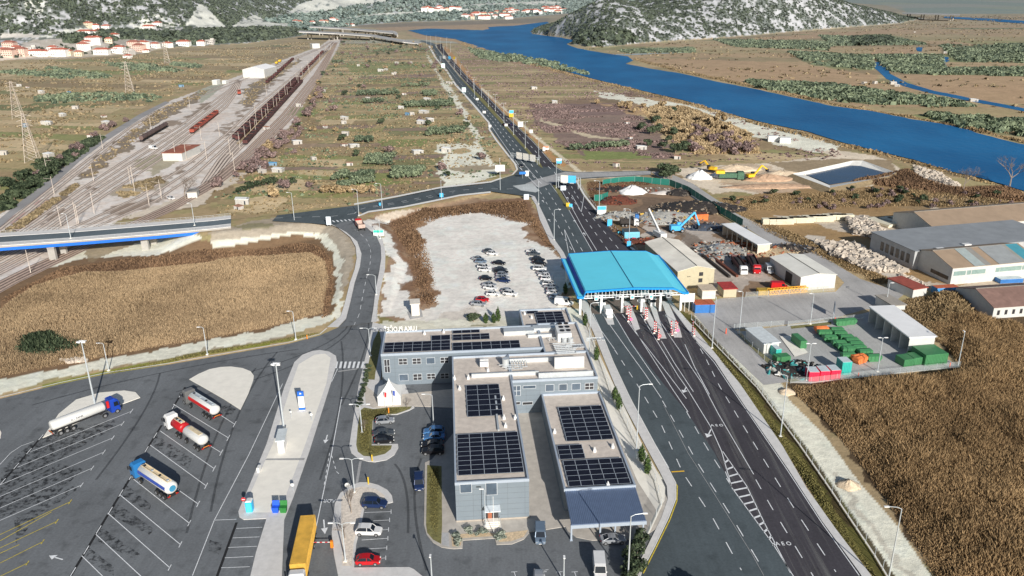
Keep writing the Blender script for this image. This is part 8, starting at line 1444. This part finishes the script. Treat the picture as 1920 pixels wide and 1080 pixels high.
bare(1806, 358, 300, 'smaller bare pale tree on the river bank', 1); bare(1893, 350, 278, 'larger bare pale tree on the river bank at the right edge', 2); bare(348, 374, 308, 'wide bare tree beside the signal hut and tracks', 3, .75); bare(659, 962, 905, 'leafless young tree on the gravel island', 4, .4); bare(647, 1010, 965, 'leafless young tree on the lower part of the gravel island', 5, .4); bare(763, 766, 742, 'leafless young tree right of the white tent', 6, .4); bare(684, 808, 780, 'leafless young tree on the lawn island', 7, .4)

# ---- masses nobody could count: reeds, tufts, scrub, far groves
def blades(name, poly, n, h, w, m, label, cat, seed, hvar=.35, clear=None, z=0):
    p = pts_in(poly, n, seed); n = len(p); r = np.random.default_rng(seed+1); hh = h*(.55+.9*fbm(p[:, 0]/7, p[:, 1]/7, 3, seed))*r.uniform(1-hvar, 1+hvar, n)
    wl = [tuple(W(*q).xy) for q in poly]; de = np.full(n, 1e9)
    for a_, b_ in zip(wl, wl[1:]+wl[:1]): de = np.minimum(de, segdist(p[:, 0], p[:, 1], a_, b_)[0])
    g_ = fbm(p[:, 0]/16, p[:, 1]/16, 4, seed+4); hh *= np.clip(de/(4*h)+.25+(g_-.5), .15, 1)*np.clip(.45+1.6*(g_-.3), .45, 1.1)
    kp = (de > 1.5*(r.random(n)+g_-.6)) & (r.random(n) < .55+g_); p, hh = p[kp], hh[kp]; n = len(p); a = r.uniform(0, pi, n); dx = np.cos(a)*w*r.uniform(.5, 1.3, n); dy = np.sin(a)*w*.7; lx, ly = r.normal(0, .16, (2, n))*hh
    z0 = height(p[:, 0], p[:, 1]) if z else np.zeros(n)
    V = np.stack([np.stack([p[:, 0]-dx, p[:, 1]-dy, z0-.05], 1), np.stack([p[:, 0]+dx, p[:, 1]+dy, z0-.05], 1), np.stack([p[:, 0]+dx*1.3+lx, p[:, 1]+dy*1.3+ly, z0+hh*.8], 1), np.stack([p[:, 0]+lx*1.5, p[:, 1]+ly*1.5, z0+hh], 1), np.stack([p[:, 0]-dx*1.3+lx, p[:, 1]-dy*1.3+ly, z0+hh*.8], 1)], 1).reshape(-1, 3)
    o = fastmesh(name, V, np.arange(5*n).reshape(-1, 5), m); return tag(o, label, cat, kind='stuff')
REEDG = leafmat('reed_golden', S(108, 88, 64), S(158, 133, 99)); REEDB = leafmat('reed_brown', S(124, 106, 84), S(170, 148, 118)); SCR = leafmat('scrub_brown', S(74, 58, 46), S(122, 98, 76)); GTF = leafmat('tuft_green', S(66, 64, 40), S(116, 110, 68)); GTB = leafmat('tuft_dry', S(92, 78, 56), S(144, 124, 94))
blades('reed_bed', [(1484, 724), (1520, 722), (1800, 694), (1775, 655), (1715, 605), (1740, 575), (1850, 600), (1960, 620), (2150, 700), (2150, 1150), (1765, 1110), (1685, 975), (1605, 860), (1545, 790), (1496, 745)], 330000, 2.3, .04, REEDG, 'dense golden brown reed bed filling the lower right', 'reeds', 1)
blades('reed_bed', [(0, 580), (60, 540), (150, 515), (300, 500), (380, 492), (470, 484), (540, 474), (590, 474), (612, 494), (620, 528), (606, 588), (500, 616), (380, 638), (300, 650), (200, 670), (100, 688), (0, 708), (-120, 730), (-120, 640)], 260000, 1.3, .042, REEDB, 'pale brown reed bed west of the access road', 'reeds', 2)
blades('scrub', [(562, 456), (598, 460), (624, 486), (628, 540), (616, 596), (600, 598), (610, 540), (606, 496), (580, 478), (480, 486), (380, 494), (150, 518), (0, 590), (0, 560), (120, 500), (300, 480), (440, 474)], 20000, 1.1, .14, SCR, 'dark brown scrub around the pale reed bed', 'scrub', 3, z=1)
blades('scrub', [(30, 635), (100, 620), (160, 625), (182, 650), (160, 672), (60, 680), (20, 660)], 5000, 1.6, .15, G_DK, 'dark green bramble patch at the left in the reeds', 'scrub', 4)
blades('scrub', [(722, 420), (790, 395), (880, 380), (985, 378), (1006, 405), (1030, 450), (1050, 474), (1030, 470), (985, 420), (900, 400), (830, 408), (785, 428), (805, 470), (815, 510), (822, 568), (800, 578), (772, 558), (768, 505), (750, 455)], 16000, 1.0, .13, SCR, 'rusty brown scrub around the gravel car park', 'scrub', 5, z=1)
blades('scrub', [(1100, 342), (1230, 340), (1245, 346), (1135, 352), (1122, 380), (1150, 420), (1190, 466), (1180, 466), (1130, 415), (1100, 375)], 12000, 1.1, .14, SCR, 'brown roadside scrub beside the scrapyard', 'scrub', 6)
blades('scrub', [(1350, 375), (1480, 362), (1720, 352), (1900, 374), (1900, 392), (1700, 388), (1560, 390), (1430, 397), (1400, 395), (1432, 412), (1500, 440), (1620, 500), (1700, 532), (1640, 534), (1545, 488), (1440, 438), (1370, 396)], 22000, .7, .12, GTB, 'dry tall grass and scrub between quarry and warehouse', 'scrub', 7)
blades('scrub', [(1640, 585), (1700, 560), (1800, 552), (1830, 590), (1780, 640), (1730, 640), (1700, 620)], 16000, 1.8, .16, GTB, 'dry thicket behind the white shelter', 'scrub', 8); blades('scrub', [(1590, 340), (1700, 318), (1780, 350), (1900, 345), (1940, 380), (1800, 372), (1700, 356)], 12000, 1.4, .2, SCR, 'brown scrub on the river bank', 'scrub', 18)
blades('verge_grass', [(1268, 582), (1290, 600), (1345, 655), (1410, 730), (1515, 872), (1600, 1010), (1650, 1085), (1640, 1085), (1567, 998), (1467, 840), (1388, 724), (1322, 644)], 26000, .45, .1, GTF, 'green brown verge grass beside the toll road', 'grass', 9); blades('verge_grass', [(200, 697), (400, 657), (600, 622), (600, 628), (400, 664), (205, 703)], 6000, .4, .09, GTF, 'green verge grass along the truck park kerb', 'grass', 10)
blades('lawn_grass', [(668, 835), (671, 848), (702, 857), (733, 843), (735, 836), (697, 836), (699, 790), (743, 777), (773, 763), (735, 764), (676, 770), (671, 800)], 9000, .28, .06, GTF, 'patchy lawn grass on the islands', 'grass', 11); blades('lawn_grass', [(801, 873), (828, 875), (829, 985), (827, 1021), (812, 1013), (799, 985)], 6000, .28, .06, GTF, 'narrow strip of lawn before the customs house', 'grass', 12)
blades('cane_field', [(1200, 205), (1290, 200), (1400, 245), (1430, 288), (1300, 290), (1240, 250)], 26000, 2.6, .3, G_RD, 'soft straw coloured cane and grass field right of the motorway', 'cane', 63)
def scrubfield(name, polys, n, size, m, label, cat, seed, hs=.7, thr=.5, sc_=30, rows=None, k=9):
    P_ = np.vstack([pts_in(p, int(n/len(polys)), seed+i) for i, p in enumerate(polys)]); f = fbm(P_[:, 0]/sc_, P_[:, 1]/(sc_*.35), 3, seed); P_ = P_[f > thr]; n = len(P_); r = np.random.default_rng(seed)
    if rows: P_[:, 1] = np.round(P_[:, 1]/rows)*rows+r.normal(0, rows*.08, n)-.12*0*P_[:, 0]
    s = size*r.uniform(.5, 1.4, n); d = r.normal(size=(n, k, 3)); d /= np.linalg.norm(d, axis=2)[:, :, None]; d[:, :, 2] = np.abs(d[:, :, 2])*hs
    c = np.concatenate([P_, height(P_[:, 0], P_[:, 1])[:, None]], 1)[:, None, :]+d*s[:, None, None]*.75; nn = d+r.normal(size=d.shape)*.4; nn /= np.linalg.norm(nn, axis=2)[:, :, None]
    t = np.cross(nn, r.normal(size=d.shape)); t /= np.linalg.norm(t, axis=2)[:, :, None]; b = np.cross(nn, t); q = s[:, None, None]*.62
    V = np.stack([c-t*q-b*q*.7, c+t*q-b*q*.7, c+t*q*.6+b*q, c-t*q*.6+b*q], 2).reshape(-1, 3); return tag(fastmesh(name, V, np.arange(len(V)).reshape(-1, 4), m), label, cat, kind='stuff')
scrubfield('field_scrub', [FIELD_C, FIELD_C], 20000, .6, G_BR, 'low brown scrub and weeds over the allotments', 'scrub', 41, thr=.47, k=6); scrubfield('field_scrub', [FIELD_C], 7000, .8, G_OL, 'low green weeds between the allotments', 'scrub', 42, thr=.56, k=6)
scrubfield('field_scrub', [FIELD_M, [(990, 195), (1160, 195), (1230, 240), (1270, 300), (1080, 290), (1010, 235)]], 15000, .7, G_PU, 'purplish brown heath right of the motorway', 'scrub', 43, thr=.48, k=6); scrubfield('field_scrub', [FIELD_L], 14000, 1.1, G_BR, 'low dry scrub over the western fields', 'scrub', 44, thr=.53, k=6)
scrubfield('field_scrub', [[(-20, 390), (60, 330), (200, 240), (220, 240), (60, 360), (0, 405)]], 2500, 1.5, G_DK, 'dark hedge scrub along the railway road', 'scrub', 45, thr=.4)
scrubfield('yard_weeds', [[(140, 335), (215, 268), (300, 205), (400, 160), (375, 185), (290, 235), (210, 300), (180, 330)], [(0, 440), (140, 345), (150, 348), (25, 440)], [(215, 355), (300, 330), (310, 345), (230, 375)], [(460, 165), (560, 110), (560, 118), (500, 160), (470, 200), (450, 195)]], 2600, .7, G_BR, 'brown weeds between the rail tracks', 'weeds', 81, thr=.4, k=6)
OG = 'dark grey green olive groves planted in rows across the river'
ogp = [[(1400, 153), (1560, 160), (1800, 192), (1830, 200), (1640, 196), (1560, 188), (1420, 165)], [(1640, 105), (1762, 105), (1765, 132), (1670, 134)], [(1762, 86), (1930, 84), (1930, 118), (1800, 116)], [(1480, 98), (1635, 106), (1630, 130), (1520, 120)], [(1340, 75), (1560, 80), (1550, 95), (1380, 88)], [(1730, 215), (1930, 232), (1930, 255), (1800, 238)], [(1670, 132), (1940, 130), (1940, 143), (1700, 138)], [(1540, 68), (1680, 72), (1740, 84), (1560, 86)], [(1160, 96), (1300, 92), (1300, 98), (1180, 100)]]
o = scrubfield('olive_grove', ogp, 24000, 2.6, G_OL, OG, 'olive grove', 51, thr=.36, rows=15, k=8, sc_=60)
scrubfield('olive_grove', [[(960, 102), (1040, 118), (1110, 142), (1040, 130), (900, 105)], [(880, 92), (930, 100), (960, 118), (900, 110)]], 1300, 2.5, G_OL, 'olive strips on the near river bank', 'olive grove', 52, thr=.4, rows=8); scrubfield('olive_grove', [[(0, 132), (80, 132), (200, 148), (100, 146), (0, 138)], [(90, 126), (200, 142), (205, 146), (90, 130)], [(190, 118), (300, 122), (345, 135), (240, 132)], [(320, 118), (380, 124), (372, 128), (325, 122)], [(70, 180), (180, 175), (300, 182), (290, 190), (70, 192)]], 2200, 2.0, G_OL, 'olive rows on the western fields', 'olive grove', 53, thr=.36, rows=13)
scrubfield('marsh_scrub', [FIELD_R], 7000, 1.5, G_BR, 'brown scrub over the marsh fields across the river', 'scrub', 54, thr=.54, k=6, sc_=60); scrubfield('marsh_scrub', [[(1595, 70), (1670, 70), (1680, 84), (1600, 86)]], 600, 4, G_DK, 'dark thicket on the marsh fields', 'thicket', 55, thr=.3)
blades('bank_reed', shore([(870, 79), (960, 107), (1107, 147), (1280, 188), (1430, 230), (1577, 267), (1713, 300), (1880, 347), (1880, 354), (1700, 306), (1560, 272), (1420, 236), (1270, 193), (1100, 151), (950, 111), (860, 83)], .6, 10, 3), 9000, 1.2, .35, GTB, 'reed fringe along the near river bank', 'reeds', 61); blades('bank_reed', shore([(1187, 113), (1280, 137), (1413, 165), (1563, 198), (1713, 223), (1830, 248), (1930, 272), (1930, 266), (1830, 242), (1713, 219), (1563, 193), (1413, 160), (1280, 132), (1190, 108)], .6, 10, 4), 9000, 1.3, .4, GTB, 'reed fringe along the far river bank', 'reeds', 62)
# macchia on the limestone hills
def macchia(n, xr, yr, seed, size, label, cond, thr=.47, m=G_DK, k=7):
    r = np.random.default_rng(seed); x = r.uniform(*xr, n); y = r.uniform(*yr, n); z = height(x, y); f = fbm(x/15, y/16, 5, 31)*.5+fbm(x/5, y/5.5, 3, 32)*.5; px, py = PV(x, y, z); ok = (z > 2) & (f > thr) & (px > -60) & (px < 1980) & (py > -60) & cond(x, y, px, py)
    cuts = [[(345, 50), (372, 8), (385, 12), (430, 56), (440, 60), (420, 56), (380, 54)], [(430, 55), (450, 38), (478, 27), (505, 42), (545, 44), (545, 52), (440, 56)], [(535, 26), (560, 8), (600, -5), (700, -8), (740, 0), (640, 16), (560, 28)], [(640, 34), (700, 26), (780, 21), (900, 16), (900, 20), (780, 26), (690, 33), (640, 39)], [(860, 12), (900, 7), (1020, 2), (1060, 4), (1040, 10), (950, 9), (880, 14)]]
    for c in cuts: ok &= ~pip(px, py, c)
    x, y, z = x[ok], y[ok], z[ok]; n = len(x); s = size*r.uniform(.5, 1.5, n); d = r.normal(size=(n, k, 3)); d /= np.linalg.norm(d, axis=2)[:, :, None]; d[:, :, 2] = np.abs(d[:, :, 2])
    c = np.stack([x, y, z], 1)[:, None, :]+d*s[:, None, None]*.7; nn = d+r.normal(size=d.shape)*.4; nn /= np.linalg.norm(nn, axis=2)[:, :, None]; t = np.cross(nn, r.normal(size=d.shape)); t /= np.linalg.norm(t, axis=2)[:, :, None]; b = np.cross(nn, t); q = s[:, None, None]*.6
    V = np.stack([c-t*q-b*q*.7, c+t*q-b*q*.7, c+t*q*.6+b*q, c-t*q*.6+b*q], 2).reshape(-1, 3); return tag(fastmesh('hill_scrub', V, np.arange(len(V)).reshape(-1, 4), m), label, 'scrub', kind='stuff')
inH = lambda x, y: pip(x, y, HPOLY); VILL = [(-60, 60), (90, 66), (150, 48), (300, 44), (345, 52), (330, 90), (250, 104), (-60, 118)]
macchia(120000, (30, 1100), (1180, 2300), 71, 1.7, 'dark evergreen scrub between the rocks of the right hill', lambda x, y, px, py: inH(x, y), .43, k=6)
macchia(150000, (-1500, -150), (1080, 2300), 72, 2.3, 'dark evergreen scrub on the limestone slope above the village', lambda x, y, px, py: ~inH(x, y) & (~pip(px, py, VILL) | (fbm(x/30, y/30, 3, 5) > .6)), .42, k=6); macchia(70000, (-500, 900), (1700, 3600), 73, 5, 'hazy dark forest on the slopes behind the bay', lambda x, y, px, py: ~inH(x, y), .42, leafmat('leaf_hazy', S(70, 88, 84), S(120, 134, 126)), k=5)  # far forest has haze put into its own leaf colours
macchia(40000, (-1100, -250), (1150, 1700), 74, 4.5, 'belt of dark pines below the hill road', lambda x, y, px, py: ~inH(x, y) & pip(px, py, [(110, 70), (180, 62), (230, 58), (350, 62), (420, 54), (540, 54), (545, 74), (400, 82), (330, 80), (250, 72), (130, 82)]), .3, k=7)
macchia(6000, (30, 700), (1150, 1400), 75, 4.5, 'row of dark pines at the foot of the right hill', lambda x, y, px, py: inH(x, y) & pip(px, py, [(1070, 84), (1110, 55), (1180, 55), (1200, 82), (1140, 90)]) , .4, k=7)

# ------------------------------------------------------------------ light, sky, camera
AZ = (.334, -.943); EL_ = radians(23)
sun = bpy.data.lights.new('sun', 'SUN'); sun.energy = 5.0; sun.angle = radians(.5); sun.color = (1, .955, .88)
so = bpy.data.objects.new('sun', sun); col.objects.link(so)
d = Vector((-AZ[0]*cos(EL_), -AZ[1]*cos(EL_), -sin(EL_))); so.rotation_euler = d.to_track_quat('-Z', 'Y').to_euler(); so.location = (0, 0, 200)
w = bpy.data.worlds.new('World'); sc.world = w; w.use_nodes = True; nt = w.node_tree
sky = nt.nodes.new('ShaderNodeTexSky'); sky.sky_type = 'NISHITA'; sky.sun_disc = False; sky.sun_elevation = EL_; sky.sun_rotation = atan2(AZ[0], AZ[1])
nt.links.new(sky.outputs[0], nt.nodes['Background'].inputs[0]); nt.nodes['Background'].inputs[1].default_value = .068
cd = bpy.data.cameras.new('camera'); cam = bpy.data.objects.new('camera', cd); col.objects.link(cam); sc.camera = cam
cd.sensor_width = 36; cd.lens = F/1920*36; cd.clip_start = 1; cd.clip_end = 60000
M = Matrix(((rt[0], up[0], -fw[0], 0), (rt[1], up[1], -fw[1], 0), (rt[2], up[2], -fw[2], H), (0, 0, 0, 1))); cam.matrix_world = M
sc.view_settings.view_transform = 'Standard'; sc.view_settings.look = 'None'; sc.view_settings.exposure = 0; sc.view_settings.gamma = 1
sc.render.resolution_x = 1024; sc.render.resolution_y = 576
sc.cycles.max_bounces = 5; sc.cycles.transparent_max_bounces = 12
